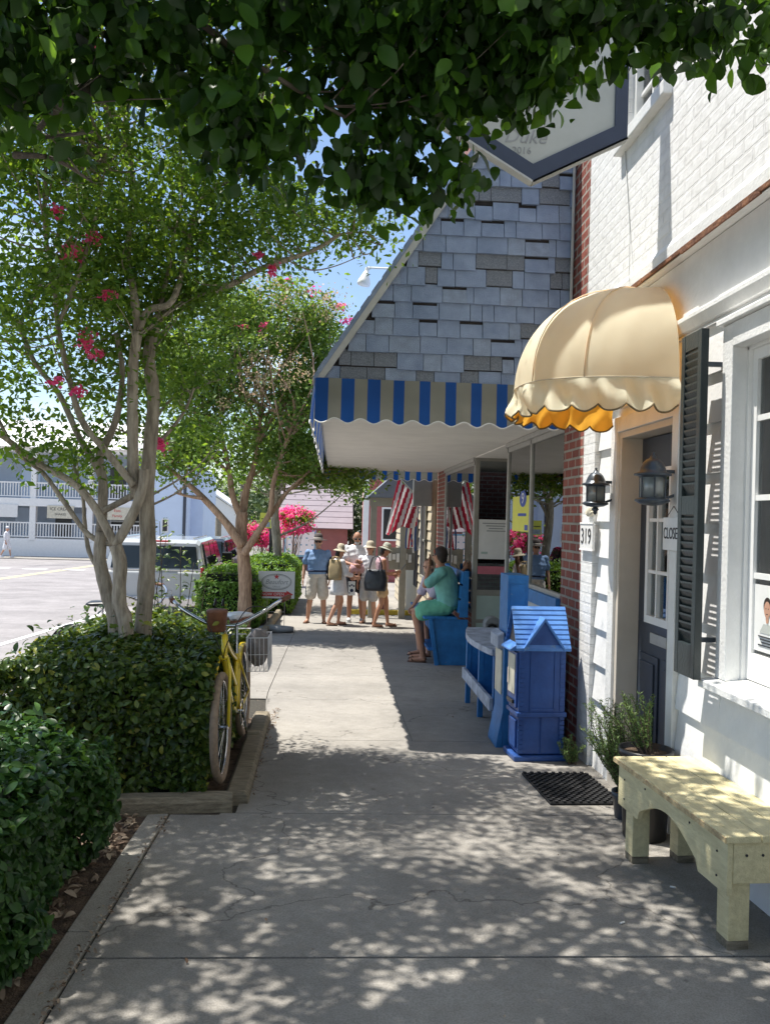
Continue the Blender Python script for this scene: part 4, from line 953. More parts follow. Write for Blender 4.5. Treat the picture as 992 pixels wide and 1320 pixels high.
needles('rosemary_plant', 'bushy rosemary in a slate blue pot between the mat and the bench', (1.82, 5.08, gz(5.08)), 70, .58, (-.22, .12, 0), (.09, .16), 'door', 5, dens=60)
needles('weed', 'small green weed growing at the foot of the white brick corner', (1.84, 6.36, gz(6.36)), 14, .2, (-.3, 0, 0), None, None, 9, dens=50)
needles('potted_shrub', 'dark leafy potted shrub at the near end of the yellow bench', (1.83, 2.90, gz(2.9)), 26, .42, (-.05, .0, 0), (.16, .24), 'pot', 11, m='leaf_hedge_dark', leafs=.035, dens=30)
# door mat: ridged rubber
t = thing('door_mat', 'black woven rubber mat on the sidewalk by the door', 'mat', (1.64, 5.68, gz(5.68)), .03)
sl = -.034
mb = MB(); mb.box((-.24, -.36, .004), (.23, .36, .014)); 
for i in range(18):
    for j in range(22):
        x = -.235+i*.026; y = -.355+j*.0325; h = .022 if (i+j) % 2 else .017
        if (i+j) % 2: mb.box((x+.002, y, .014), (x+.022, y+.03, h+.004))
        else: mb.box((x, y+.008, .014), (x+.025, y+.022, h))
mb.v = [(x, y, z+sl*y) for x, y, z in mb.v]; mb.build('mat_body', 'rubber', t)

# blue house shaped newspaper box
t = thing('newspaper_box', 'bright blue plastic newspaper box shaped like a small house with a shingled roof', 'newspaper box', (1.44, 6.42, gz(6.5)+.002), .07)
w_, d_, hw = .365, .28, .86
mb = MB(); mb.box((.0, 0, .36), (w_, d_, hw)); mb.box((.008, .006, .05), (w_-.008, d_-.006, .36)); mb.build('cabinet', 'bluebox', t, bevel=.008)
mb = MB(); mb.box((-.03, -.022, 0), (w_+.025, d_+.02, .045)); mb.build('base', 'bluebox', t, bevel=.012)
mb = MB(); mb.box((-.014, -.014, .335), (w_+.012, d_+.012, .372)); mb.build('belt', 'bluebox', t, bevel=.006)
# quoins and recessed side panel
mb = MB()
for k in range(22):
    z = .06+k*.036
    if .32 < z < .375: continue
    for x in (.0, w_-.04): mb.box((x-.003, -.006, z), (x+.035, .003, z+.030))
mb.box((.085, -.007, .385), (w_-.08, .002, .40)); mb.box((.085, -.007, .385), (.095, .002, .90)); mb.box((w_-.09, -.007, .385), (w_-.08, .002, .90)); mb.box((w_/2-.003, -.004, .06), (w_/2+.003, .003, .33))
mb.build('side_moulding', 'bluebox', t)
# roof: ridge along x, slope courses
mb = MB(); e0, rz_, ov = hw-.01, 1.165, .03
nrow = 9
for sgn in (0, 1):
    for k in range(nrow):
        a, b = k/nrow, (k+1)/nrow
        def P_(u, x, lift): 
            y = (-ov+(d_/2+ov)*u) if not sgn else (d_+ov-(d_/2+ov)*u); return (x, y, e0+(rz_-e0)*u+lift)
        mb.add([P_(a, -.035, .012), P_(a, w_+.03, .012), P_(b+.02 if b < 1 else b, w_+.03, .0), P_(b+.02 if b < 1 else b, -.035, .0), P_(a, -.035, -.01), P_(a, w_+.03, -.01), P_(b, w_+.03, -.018), P_(b, -.035, -.018)],
               [(0, 1, 2, 3), (4, 7, 6, 5), (0, 4, 5, 1), (0, 3, 7, 4), (1, 5, 6, 2)])
roof = mb.build('roof', 'blueroof', t, bevel=.002)
# cross gable towards the viewer
gp = [(.045, e0-.01), (.045, .885), (w_/2+.0, 1.07), (w_-.045, .885), (w_-.045, e0-.01)]
mb = MB(); mb.prism([(x, -.012, z) for x, z in gp], (0, .10, 0)); mb.build('gable_wall', 'bluebox', roof, bevel=.003)
for s in (0, 1):
    mb = MB(); a, b = ((.02, .865), (w_/2, 1.095)) if s == 0 else ((w_-.02, .865), (w_/2, 1.095))
    mb.prism([(a[0], -.035, a[1]), (b[0], -.035, b[1]), (b[0], -.035, b[1]-.03), (a[0], -.035, a[1]-.03)], (0, .16, 0)); mb.build('gable_roof', 'blueroof', roof, bevel=.003)
# street side: gable opening, hood, window, door
mb = MB(); mb.prism([(-.012, .02, hw), (-.012, d_-.02, hw), (-.012, d_/2, 1.10)], (.02, 0, 0)); mb.build('gable_opening', 'black', t)
mb = MB(); mb.prism([(-.075, .01, .835), (-.075, .01, .85), (-.0, .01, .90), (.0, .01, .835)], (0, d_-.02, 0)); mb.build('hood', 'blueroof', t, bevel=.005)
mb = MB(); mb.box((-.018, .02, .40), (.0, d_-.02, .82)); dd = mb.build('door', 'bluebox', t, bevel=.004)
mb = MB(); mb.box((-.024, .05, .50), (-.018, d_-.05, .80)); mb.build('window', 'cream', dd)
mb = MB(); mb.box((-.035, .06, .425), (-.018, d_-.06, .455)); mb.build('handle', 'black', dd, bevel=.004)
mb = MB(); mb.box((-.030, d_-.085, .56), (-.0235, d_-.055, .68)); mb.build('coin_slot', 'chrome', dd)
mb = MB(); mb.box((-.010, .05, .09), (.008, d_-.05, .30)); mb.build('lower_panel', 'bluebox', t, bevel=.004)

# tall blue dispenser behind it
t = thing('newspaper_box', 'tall flat sided blue wooden newspaper box just behind the house shaped one', 'newspaper box', (1.41, 6.86, gz(7)+.002))
mb = MB(); mb.box((0, 0, 0), (.44, .36, .90)); mb.build('cabinet', 'bluewood', t, bevel=.006)
mb = MB(); mb.box((.02, .02, .90), (.19, .34, 1.40)); mb.build('display_board', 'bluewood', t, bevel=.004)
mb = MB(); mb.box((.04, .012, 1.0), (.17, .02, 1.33)); mb.build('board_panel', 'bluewood', t, bevel=.003)
mb = MB(); mb.box((-.012, .05, .42), (.0, .31, .78)); mb.build('window', 'cream', t, bevel=.003)
mb = MB(); mb.prism([(-.05, .02, .80), (-.05, .02, .90), (.0, .02, .93), (.0, .02, .80)], (0, .32, 0)); mb.build('coin_tray', 'bluetop', t, bevel=.004)
mb = MB(); mb.prism([(-.05, -.005, 0), (-.05, -.005, .03), (-.0, -.005, .30), (.0, -.005, 0)], (0, .35, 0)); mb.build('kick_board', 'bluewood', t, bevel=.004)

# blue rack with a curved grey shelf top
t = thing('magazine_rack', 'blue slatted rack with weathered grey curved top beside the tall dispenser', 'rack', (1.42, 7.34, 0))
L = 1.52; zt = lambda y: gz(7.34+y)+.735
mb = MB(); n = 16; fr = [(-.02-.09*math.sin(math.pi*i/n)**.9+.02*(i/n), L*i/n) for i in range(n+1)]
poly = [(x, y) for x, y in fr]+[(.42, L), (.42, 0)]
mb.add([(x, y, zt(0)) for x, y in poly]+[(x, y, zt(0)-.055) for x, y in poly], [tuple(range(len(poly))), tuple(range(2*len(poly)-1, len(poly)-1, -1))]+[(i, (i+1) % len(poly), len(poly)+(i+1) % len(poly), len(poly)+i) for i in range(len(poly))])
mb.build('top', 'bluetop', t, bevel=.004)
for y in (.0, .74, L-.04):
    mb = MB(); mb.box((.0, y, gz(7.34+y)), (.05, y+.045, zt(0)-.056)); mb.build('leg', 'bluewood', t, bevel=.003)
    mb = MB(); mb.box((.051, y+.005, zt(0)-.60), (.38, y+.035, zt(0)-.057)); mb.build('divider', 'bluewood', t)
mb = MB(); mb.box((-.035, -.02, zt(0)-.53), (-.001, L+.02, zt(0)-.42)); mb.build('lower_rail', 'bluetop', t, bevel=.004)
mb = MB(); mb.box((.385, 0, zt(0)-.62), (.41, L, zt(0)-.06)); mb.build('back_panel', 'bluewood', t)
for y in (0, L-.05):
    mb = MB(); mb.box((.36, y, gz(7.34+y)), (.41, y+.05, zt(0)-.62)); mb.build('leg', 'bluewood', t)
mb = MB(); mb.box((.05, .04, zt(0)-.55), (.384, L-.04, zt(0)-.53)); mb.build('shelf', 'bluewood', t)

# blue bench
t = thing('bench', 'bright blue wooden bench with slatted back under the canopy, two people on it', 'bench', (1.36, 11.66, gz(11.7)))
L = 2.0; SH = .66
def sp(d): return -.034*d
for y in (0, L-.04):
    mb = MB(); mb.prism([(.13, y, sp(y)), (-.0, y, SH-.03), (.52, y, SH-.03), (.52, y, sp(y))], (0, .04, 0)); mb.build('end_panel', 'bluewood', t, bevel=.003)
    mb = MB(); mb.prism([(.40, y, SH), (.46, y, 1.30), (.52, y, 1.30), (.52, y, SH)], (0, .04, 0)); mb.build('back_post', 'bluewood', t, bevel=.003)
    mb = MB(); mb.bar((.0, y-.02, SH-.03), (.10, y-.02, sp(y)), .05, .04); mb.build('leg', 'bluewood', t)
mb = MB()
for k in range(3): mb.box((-.09+.155*k, -.03, SH-.028), (.06+.155*k, L+.03, SH)); 
mb.build('seat', 'bluewood', t, bevel=.004)
for k in range(3):
    mb = MB(); z = SH+.06+.20*k; mb.prism([(.385+.018*k, -.0, z), (.40+.018*k, -.0, z+.17), (.425+.018*k, 0, z+.17), (.41+.018*k, 0, z)], (0, L, 0)); mb.build('back_slat', 'bluewood', t, bevel=.003)
mb = MB(); mb.box((.02, .02, SH-.2), (.045, L-.02, SH-.03)); mb.build('front_rail', 'bluewood', t)
mb = MB(); mb.prism([(-.02, .0, .2), (-.02, 0, .24), (.1, 0, .24), (.1, 0, .2)], (0, L, 0)); mb.build('foot_rail', 'bluewood', t)

# ---- bicycles
def bicycle(name, label, loc, rz, lean, cf, ct, basket=True):
    "local: front wheel at y=0, rear wheel at y=+1.17, z=0 at the ground"
    t = thing(name, label, 'bicycle', loc, rz); t.rotation_euler = (0, lean, rz)
    Rw = .345; WB = 1.17
    def wheel(nm, y):
        mb = MB(); torus(mb, (0, y, Rw), Rw-.024, .026, 'x', 48, 10); wh = mb.build(nm, ct, t, True)
        mb = MB(); torus(mb, (0, y, Rw), Rw-.052, .010, 'x', 48, 6); mb.build('rim', 'chrome', wh, True)
        mb = MB()
        for k in range(28):
            a = 2*math.pi*k/28; b = a+(.5 if k % 2 else -.5); sx = .018 if k % 2 else -.018
            mb.tube([(sx, y+.02*math.cos(b), Rw+.02*math.sin(b)), (0, y+(Rw-.055)*math.cos(a), Rw+(Rw-.055)*math.sin(a))], .0014, 4)
        mb.tube([(-.045, y, Rw), (.045, y, Rw)], .016, 10); mb.build('spokes', 'chrome', wh)
        mb = MB(); pr = []
        for k in range(19):
            a = (R(-10)+R(190)*k/18) if nm == 'front_wheel' else (R(-5)+R(195)*k/18); pr.append((0, y+(Rw+.016)*math.cos(a), Rw+(Rw+.016)*math.sin(a)))
        if nm == 'rear_wheel': mb.tube(pr, .022, 8, flat=.4); mb.build('fender', cf, t, True)
    wheel('front_wheel', 0); wheel('rear_wheel', WB)
    fk = MB()
    for s in (-.045, .045): fk.tube([(s, 0, Rw), (s, .10, Rw+.33), (s*.6, .14, Rw+.42)], .011, 8)
    fk.tube([(-.03, .14, Rw+.42), (.03, .14, Rw+.42)], .014, 8); fk.build('fork', cf, t, True)
    H0, H1, S, B = Vector((0, .145, Rw+.40)), Vector((0, .20, Rw+.56)), Vector((0, .80, Rw+.30)), Vector((0, .68, Rw-.06))
    fr = MB(); fr.tube([H0, H1], .022, 10)
    fr.tube(smooth_path([H0+Vector((0, .02, .02)), Vector((0, .40, Rw+.12)), B], 5), .020, 10)
    fr.tube(smooth_path([H1-Vector((0, 0, .02)), Vector((0, .45, Rw+.42)), S], 5), .017, 10)
    fr.tube(smooth_path([H0+Vector((0, .02, .06)), Vector((0, .45, Rw+.30)), (S+B)/2], 5), .014, 10)
    fr.tube([S+Vector((0, .01, .04)), B], .018, 10)
    for s in (-.05, .05): fr.tube([B+Vector((s*.6, 0, 0)), (s, WB, Rw)], .010, 8); fr.tube([S+Vector((s*.4, 0, 0)), (s, WB, Rw)], .009, 8)
    fr.build('frame', cf, t, True)
    st = MB(); st.tube([H1, Vector((0, .225, Rw+.66))], .013, 8); st.build('stem', 'chrome', t, True)
    pts = [(-.40, .46, .76), (-.36, .34, .75), (-.27, .24, .70), (-.10, .20, .61), (0, .20, .60), (.10, .20, .61), (.27, .24, .70), (.36, .34, .75), (.40, .46, .76)]
    hb = MB(); hb.tube(smooth_path([(x, y, z+Rw+.02) for x, y, z in pts], 4), .012, 8); h = hb.build('handlebar', 'chrome', t, True)
    for s in (-1, 1):
        mb = MB(); mb.tube([(s*.365, .345, .77+Rw), (s*.405, .48, .78+Rw)], .018, 10); mb.build('grip', 'leather', h, True)
    for s in (-1, 1):
        mb = MB(); mb.tube(smooth_path([(s*.30, .27, .72+Rw), (s*.16, .10, .74+Rw), (s*.03, .08, .52+Rw), (0, .14, .40+Rw)], 5), .0035, 5); mb.build('brake_cable', 'black', h, True)
    sm = MB()
    rg = [(.0, .035), (.03, .04), (.10, .05), (.16, .09), (.21, .12), (.245, .11), (.26, .05)]
    sm.rings([[Vector((wd*math.cos(a), .70+yy, .94+.028*math.sin(a)-.02*(yy < .1))) for a in [2*math.pi*i/12 for i in range(12)]] for yy, wd in rg]); sa = sm.build('saddle', 'leather' if basket else 'black', t, True)
    if basket:
        mb = MB(); mb.rings([[Vector((wd*1.02*math.cos(a), .70+yy, .955+.022*math.sin(a))) for a in [2*math.pi*i/12 for i in range(12)]] for yy, wd in rg]); mb.build('saddle_cover', 'wire', sa, True)
    mb = MB(); mb.tube([S, (0, .83, .93)], .013, 8); mb.build('seat_post', 'chrome', t)
    cr = MB(); torus(cr, (.05, B.y, B.z), .09, .006, 'x', 28, 6); cr.tube([(.06, B.y, B.z), (.08, B.y+.05, B.z-.16)], .010, 6); cr.tube([(-.06, B.y, B.z), (-.08, B.y-.05, B.z+.16)], .010, 6); cr.tube([(-.06, B.y, B.z), (.06, B.y, B.z)], .018, 8)
    k = cr.build('crank', 'chrome', t)
    for s in (1, -1):
        mb = MB(); mb.box((s*.13-.045, B.y+s*.05-.04, B.z-s*.16-.012), (s*.13+.045, B.y+s*.05+.04, B.z-s*.16+.012)); mb.build('pedal', 'timber', k, bevel=.004)
    if basket:
        mb = MB()
        x0, x1, y0, y1, z0, z1 = .06, .22, .92, 1.24, .53, .78
        for z in (z1, z0, (z0+z1)/2): mb.tube([(x0, y0, z), (x1, y0, z), (x1, y1, z), (x0, y1, z), (x0, y0, z)], .004 if z == z1 else .0025, 5)
        for i in range(6): x = x0+(x1-x0)*i/5; mb.tube([(x, y0, z1), (x, y0, z0), (x, y1, z0), (x, y1, z1)], .0022, 4)
        for i in range(8): y = y0+(y1-y0)*i/7; mb.tube([(x0, y, z1), (x0, y, z0), (x1, y, z0), (x1, y, z1)], .0022, 4)
        mb.tube([(x0, y0, z1+.03), (-.1, y0, z1+.03), (-.1, y1, z1+.03), (x0, y1, z1+.03)], .005, 5)
        mb.build('basket', 'wire', t)
    return t
bk = bicycle('bicycle', 'yellow cruiser bicycle with cream tyres leaning on the hedge beside the sidewalk', (-.665, 5.50, -.105), -.01, -.035, 'bikeyellow', 'tyre')
bicycle('bicycle', 'dark bicycle standing behind the hedge near the white car', (-1.55, 8.55, gz(8.6)), 1.15, -.05, 'black', 'rubber', basket=False)
t = thing('handlebar_bag', 'round brown leather bag strapped to the yellow bicycle handlebar', 'bag', (-.75, 5.70, .90))
mb = MB(); mb.lathe([(0, -.08), (.05, -.08), (.062, -.07), (.068, .04), (.071, .045), (.071, .06), (.056, .068), (0, .07)], (0, 0, 0), 24); mb.build('bag_body', 'leather', t, True)
mb = MB(); mb.tube([(-.02, .0, .09), (-.02, .06, .13), (-.02, .10, .08)], .006, 6); mb.tube([(.03, .0, .09), (.03, .06, .13), (.03, .10, .08)], .006, 6); mb.build('strap', 'black', t)
t = thing('cloth_bag', 'crumpled grey and clear bag in the white wire bicycle basket', 'bag', (-.55, 6.58, .50))
mb = MB(); rr = random.Random(4)
rings = []
for k in range(9):
    z = -.05+.27*k/8; r = .085*math.sin(math.pi*(k+.6)/9.4)**.6
    rings.append([Vector((r*1.05*math.cos(a)+rr.uniform(-.008, .008), r*1.5*math.sin(a)+rr.uniform(-.012, .012), z+rr.uniform(-.01, .01))) for a in [2*math.pi*i/14 for i in range(14)]])
mb.rings(rings); mb.build('bag_body', 'greybag', t, True)

# yard sign on wire legs
t = thing('yard_sign', 'white yard sign with oval emblem and red NOW OPEN arrow on wire legs', 'sign', (-1.02, 15.9, gz(15.9)))
mb = MB(); mb.box((-.335, -.006, .60), (.335, .006, 1.10)); bdn = mb.build('board', 'paper', t)
mb = MB(); mb.tube([(.27*math.cos(a), -.009, .905+.145*math.sin(a)) for a in [2*math.pi*i/40 for i in range(41)]], .007, 5); mb.build('oval', 'signgrey', bdn)
mb = MB(); mb.tube([(.27*.93*math.cos(a), -.009, .905+.125*math.sin(a)) for a in [2*math.pi*i/40 for i in range(41)]], .003, 5); mb.build('oval', 'signgrey', bdn)
text('lettering', 'Beaufort', .125, 'signgrey', bdn, (0, -.008, .90), (1, 0, 0), (0, 0, 1), .001, sx=.95, shear=.3)
text('lettering', 'GRILLE', .045, 'signgrey', bdn, (0, -.008, .815), (1, 0, 0), (0, 0, 1), .001)
mb = MB(); mb.prism([((.055 if i % 2 == 0 else .023)*math.sin(2*math.pi*i/10), -.009, 1.0+(.055 if i % 2 == 0 else .023)*math.cos(2*math.pi*i/10)) for i in range(10)], (0, .003, 0)); mb.build('star', 'red', bdn)
mb = MB(); mb.prism([(-.31, -.010, .635), (.19, -.010, .635), (.19, -.010, .605), (.31, -.010, .675), (.19, -.010, .745), (.19, -.010, .715), (-.31, -.010, .715)], (0, .003, 0)); mb.build('arrow', 'red', bdn)
text('arrow_letters', 'NOW OPEN', .072, 'paper', bdn, (-.06, -.012, .675), (1, 0, 0), (0, 0, 1), .001, sx=1.05)
mb = MB()
for x in (-.16, .16): mb.tube([(x, 0, .60), (x, 0, .0)], .005, 5)
mb.tube([(-.16, 0, .35), (.16, 0, .35)], .004, 5); mb.build('wire_leg', 'alu', t)
t = thing('stone_block', 'low dark rough stone block lying beneath the yard sign', 'stone', (-.98, 15.6, gz(15.6)))
mb = MB(); rr = random.Random(8); rings = []
for k in range(6):
    x = -.30+.6*k/5; s = .7+.3*math.sin(math.pi*k/5)
    rings.append([Vector((x+rr.uniform(-.02, .02), .13*s*math.cos(a), .06+.075*s*math.sin(a)+rr.uniform(-.01, .01))) for a in [2*math.pi*i/10 for i in range(10)]])
mb.rings(rings); mb.build('stone_body', 'meter', t, True)
# cigarette butts
for i, (x, y) in enumerate(((1.28, 3.62), (1.66, 4.02))):
    mb = MB(); mb.tube([(x, y, gz(y)+.006), (x+.022, y+.012*(-1)**i, gz(y)+.006)], .0042, 8)
    tag(mb.build('cigarette_butt', 'paper'), ('white cigarette butt on open concrete left of the yellow bench', 'white cigarette butt in the shade under the yellow bench')[i], 'cigarette butt')

# ================================================================== BEYOND THE CANOPY
# cream kiosk with porch
kk = thing('cream_cottage', 'small cream clapboard shop with grey porch posts beyond the brick store', 'building', (1.86, 16.3, gz(17)))
def kp(mb, name, m, par=kk, **k):
    mb.v = [(x-1.86, y-16.3, z-gz(17)) for x, y, z in mb.v]; return mb.build(name, m, par, **k)
mb = MB()
for k in range(17): z = -.7+k*.19; mb.prism([(1.86, 16.3, z), (1.88, 16.3, z+.19), (1.95, 16.3, z+.19), (1.95, 16.3, z)], (0, 9, 0))
mb.box((1.96, 16.32, -.7), (6, 25.2, 2.6)); kp(mb, 'clapboard_wall', 'creamhouse')
mb = MB(); mb.box((1.845, 17.0, .45), (1.90, 17.75, 2.35)); mb.box((1.845, 18.6, .1), (1.90, 19.4, 1.6)); kp(mb, 'dark_opening', 'tar')
mb = MB(); mb.box((1.82, 16.95, .40), (1.86, 17.8, .45)); mb.box((1.82, 16.95, .45), (1.845, 17.0, 2.35)); mb.box((1.82, 17.75, .45), (1.845, 17.8, 2.35)); mb.box((1.82, 16.95, 1.15), (1.86, 17.8, 1.19)); kp(mb, 'window_frame', 'greywood')
mb = MB(); mb.box((.82, 19.0, -.7), (.96, 19.14, 2.0)); kp(mb, 'porch_post', 'greywood')
mb = MB(); mb.box((1.50, 19.0, -.7), (1.64, 19.14, 2.0)); kp(mb, 'porch_post', 'greywood')
mb = MB(); mb.box((.80, 18.98, 1.86), (1.86, 19.16, 2.05)); kp(mb, 'porch_beam', 'greywood')
mb = MB(); mb.prism([(.74, 18.9, 2.055), (2.2, 18.9, 2.055), (1.5, 18.9, 2.75)], (0, 3, 0)); kp(mb, 'porch_roof', 'shinglegrey')
mb = MB(); mb.box((1.0, 19.06, .45), (1.86, 19.10, .95)); kp(mb, 'porch_screen', 'greywood')
mb = MB(); mb.box((1.2, 20.6, -.75), (1.3, 20.7, .7)); kp(mb, 'post', 'pinkhouse')
mb = MB(); mb.box((1.7, 16.3, 2.62), (6, 25.3, 2.75)); mb.prism([(1.6, 16.3, 2.75), (6.2, 16.3, 2.75), (3.9, 16.3, 4.2)], (0, 9, 0)); kp(mb, 'roof', 'shinglegrey')
mb = MB()
for i in range(7): mb.box((1.15+.09*i, 19.02, .62+.03*(i % 3)), (1.22+.09*i, 19.05, .80+.02*(i % 2)))
kp(mb, 'posted_notices', 'paper')
t = thing('electric_box', 'grey steel meter box on the corner of the brick store', 'meter box', (1.66, 16.2, 1.9))
mb = MB(); mb.box((-.16, -.02, -.05), (.2, .12, .52)); mb.build('box_body', 'meter', t, bevel=.01)
mb = MB(); mb.box((-.13, -.026, .0), (.17, -.018, .47)); mb.build('lid', 'meter', t, bevel=.004)
mb = MB(); mb.tube([(.02, .04, -.05), (.02, .04, -1.2)], .02, 8); mb.build('conduit', 'meter', t)
# flag on an angled pole
t = thing('flag', 'red and white striped flag drooping from an angled pole beyond the canopy', 'flag', (1.84, 17.0, 1.86))
tip = Vector((-.58, -.05, .56))
mb = MB(); mb.tube([(0.02, 0, 0), tip], .014, 8); mb.ell(tip, (.025, .025, .025), 8); mb.build('pole', 'alu', t)
nu, nvv = 34, 26; V = []
for j in range(nvv+1):
    v = j/nvv
    for i in range(nu+1):
        u = i/nu; top = tip*(1-.72*u)
        x = top.x - .04*v - (.20*v*(1-u)) + .05*math.sin(u*13+v*1.5)*v*.5
        V.append(Vector((x, top.y+.055*math.sin(u*17+v*2.2)*(0.25+v), top.z-.02-(1.12-.62*u+.05*math.sin(u*9))*v)))
mb = MB()
for j in range(nvv):
    for i in range(nu):
        q = [V[j*(nu+1)+i], V[j*(nu+1)+i+1], V[(j+1)*(nu+1)+i+1], V[(j+1)*(nu+1)+i]]
        st_ = int((i+.5+ j*.25)/nu*9.0) % 2
        mb.add(q, [(0, 1, 2, 3)], st_)
M['flagred'] = cloth_trans('flag red', (.42, .02, .05), .35); M['flagwhite'] = cloth_trans('flag white', (.70, .68, .68), .35)
o = mb.build('cloth', ['flagred', 'flagwhite'], t, True)
# ribbons / hanging windsocks
t = thing('hanging_ribbons', 'cluster of red white and blue ribbons hanging beside the flag', 'ribbons', (1.62, 17.1, 1.85))
rr = random.Random(2)
for k in range(9):
    mb = MB(); x0 = rr.uniform(-.14, .12); p = [Vector((x0+.03*math.sin(z*4+k), rr.uniform(-.03, .03), -z*.95)) for z in [i/8*rr.uniform(.8, 1) for i in range(9)]]
    vs = []
    for q in p: vs += [q+Vector((-.016, 0, 0)), q+Vector((.016, .01, 0))]
    mb.add(vs, [(2*i, 2*i+1, 2*i+3, 2*i+2) for i in range(8)]); mb.build('ribbon', ('flagwhite', 'flagred', 'bluebox', 'leaf_seed')[k % 3], t)
mb = MB(); torus(mb, (0, 0, 0), .12, .008, 'z', 20, 6); mb.build('ring', 'wire', t)
# yellow curb and steps
mb = MB(); mb.box((.45, 19.75, gz(20)-.05), (2.1, 19.95, gz(20)+.11)); tag(mb.build('yellow_curb', 'ypaint', bevel=.02), 'low curb painted yellow behind the standing group', 'curb')
# faded red building
t = thing('red_building', 'faded red clapboard building with white corner trim beyond the cottage', 'building', (1.35, 33, gz(33)))
mb = MB()
for k in range(34): z = k*.19-.3; mb.prism([(0, -.03, z), (0, 0, z+.19), (0, .1, z+.19), (0, .1, z)], (8, 0, 0))
mb.box((0.05, .1, -.3), (8, 9, 6)); mb.build('wall', 'pinkhouse', t)
mb = MB(); mb.box((-.22, -.06, -.3), (.0, .1, 6)); mb.build('corner_trim', 'frame', t)
mb = MB(); mb.box((.5, -.06, 1.6), (1.3, -.02, 2.9)); wn = mb.build('window', 'frame', t)
mb = MB(); mb.box((.57, -.07, 1.67), (1.23, -.062, 2.83)); mb.build('pane', 'carglass', wn)
mb = MB(); mb.prism([(-.4, -.3, 6), (8.4, -.3, 6), (4, -.3, 8)], (0, 9, 0)); mb.build('roof', 'shinglegrey', t)
# mauve building, roof facing us
t = thing('mauve_building', 'low mauve brick building under a broad pale roof behind the standing group', 'building', (-2.45, 42, gz(42)))
mb = MB(); mb.box((0, 0, -.2), (3.15, 7, 2.05)); mb.build('wall', 'mauve', t)
mb = MB(); mb.prism([(-.3, -.5, 2.06), (-.3, 7.4, 2.06), (-.3, 3.5, 4.55)], (3.7, 0, 0)); 
for k in range(9): y = -.5+4*k/9; z = 2.06+2.49*k/9; mb.box((-.32, y-.02, z-.02), (3.42, y+.05, z+.012))
mb.build('roof', 'mauveroof', t)
mb = MB(); mb.box((.3, -.05, .0), (1.0, -.01, 1.9)); mb.build('door', 'door', t)
t = thing('notice_board', 'white board with pale blue frame standing before the mauve building', 'sign', (-1.45, 38, gz(38)))
mb = MB(); mb.box((-.70, -.05, .75), (.70, .05, 1.95)); mb.build('frame', 'boardedge', t)
mb = MB(); mb.box((-.62, -.07, .83), (.62, -.052, 1.87)); mb.build('board', 'paper', t)
mb = MB()
for i in range(14): x = -.5+.25*(i % 5); z = .95+.3*(i//5); mb.box((x, -.075, z), (x+.08, -.071, z+.06))
mb.build('print', 'boardedge', t)
for s in (-.66, .66): mb = MB(); mb.box((s-.04, -.04, -.2), (s+.04, .04, .75)); mb.build('post', 'boardedge', t)
# black pole with yellow and blue sign
t = thing('street_sign', 'yellow and blue notice on a black post behind the bright hedge', 'sign', (-1.75, 24.5, gz(24.5)))
mb = MB(); mb.tube([(0, 0, 0), (0, 0, 2.0)], .07, 10); mb.build('post', 'black', t)
mb = MB(); mb.box((-.33, -.09, 1.95), (.12, -.07, 2.38)); mb.build('board', 'yellowposter', t)
mb = MB(); mb.box((-.30, -.10, 1.98), (-.05, -.091, 2.12)); mb.build('print', 'bluetop', t)
mb = MB(); mb.box((-.30, -.10, 2.20), (.08, -.091, 2.22)); mb.build('print', 'ink', t)
for (x, y, h, lab) in ((-6.6, 62, 9, 'dark utility pole rising behind the mauve building roof'), (-13.2, 75, 8, 'wooden utility pole far behind the parked white car')):
    t = thing('utility_pole', lab, 'pole', (x if x > -7 else x, y, gz(y)))
    mb = MB(); mb.tube([(0, 0, 0), (0, 0, h)], [.16, .12], 8); mb.build('pole', 'barkdark', t)
    mb = MB(); mb.box((-1, -.06, h-.8), (1, .06, h-.65)); mb.build('crossarm', 'barkdark', t)
# wires
mb = MB()
for k in range(5):
    a = pt(-40, 418+14*k, 40); b = pt(250, 486+9*k, 60); mid = (a+b)/2-Vector((0, 0, .5)); mb.tube(smooth_path([a, mid, b], 6), .02, 4)
tag(mb.build('power_lines', 'black'), 'thin overhead wires crossing the sky above the balconied building', 'power lines')

# ---- two storey building with balconies across the street
t = thing('balcony_building', 'pale blue two storey building with white railed balconies and a white roof', 'building', (-20, 50, gz(50)))
Z = gz(50); rel = lambda z: z-Z
F1, F2, EV = 1.05, 3.35, 6.0      # measured above the ground there
mb = MB(); mb.box((-12, 0, 0), (9.55, .25, .92)); mb.build('base_wall', 'frame', t)
mb = MB(); mb.box((-12, 2.4, 0), (9.6, 2.6, EV+.3)); mb.build('back_wall', 'bluehouse2', t)
mb = MB(); mb.box((9.62, -.0, -.1), (11.5, 7, EV+.25)); mb.box((11.5, 1.6, -.1), (12.2, 7, EV-.6)); mb.build('end_block', 'bluehouse', t)
mb = MB(); mb.box((-12, .02, .92), (9.6, 2.4, 1.05)); mb.build('lower_floor', 'frame', t)
mb = MB(); mb.box((-12, -.05, F2-.45), (9.6, 2.4, F2)); mb.build('upper_floor', 'frame', t)
mb = MB(); mb.box((-12.3, -.25, EV), (9.7, 2.4, EV+.25)); mb.build('eave', 'frame', t)
mb = MB(); mb.prism([(-12.5, -.6, EV+.251), (-12.5, 8, EV+.251), (-12.5, 4, EV+2.2)], (22.3, 0, 0))
for k in range(46): x = -12.4+k*.48; mb.prism([(x, -.6, EV+.26), (x, 4, EV+2.21), (x, 4, EV+2.26), (x, -.6, EV+.31)], (.04, 0, 0))
mb.build('roof', 'metalroof', t)
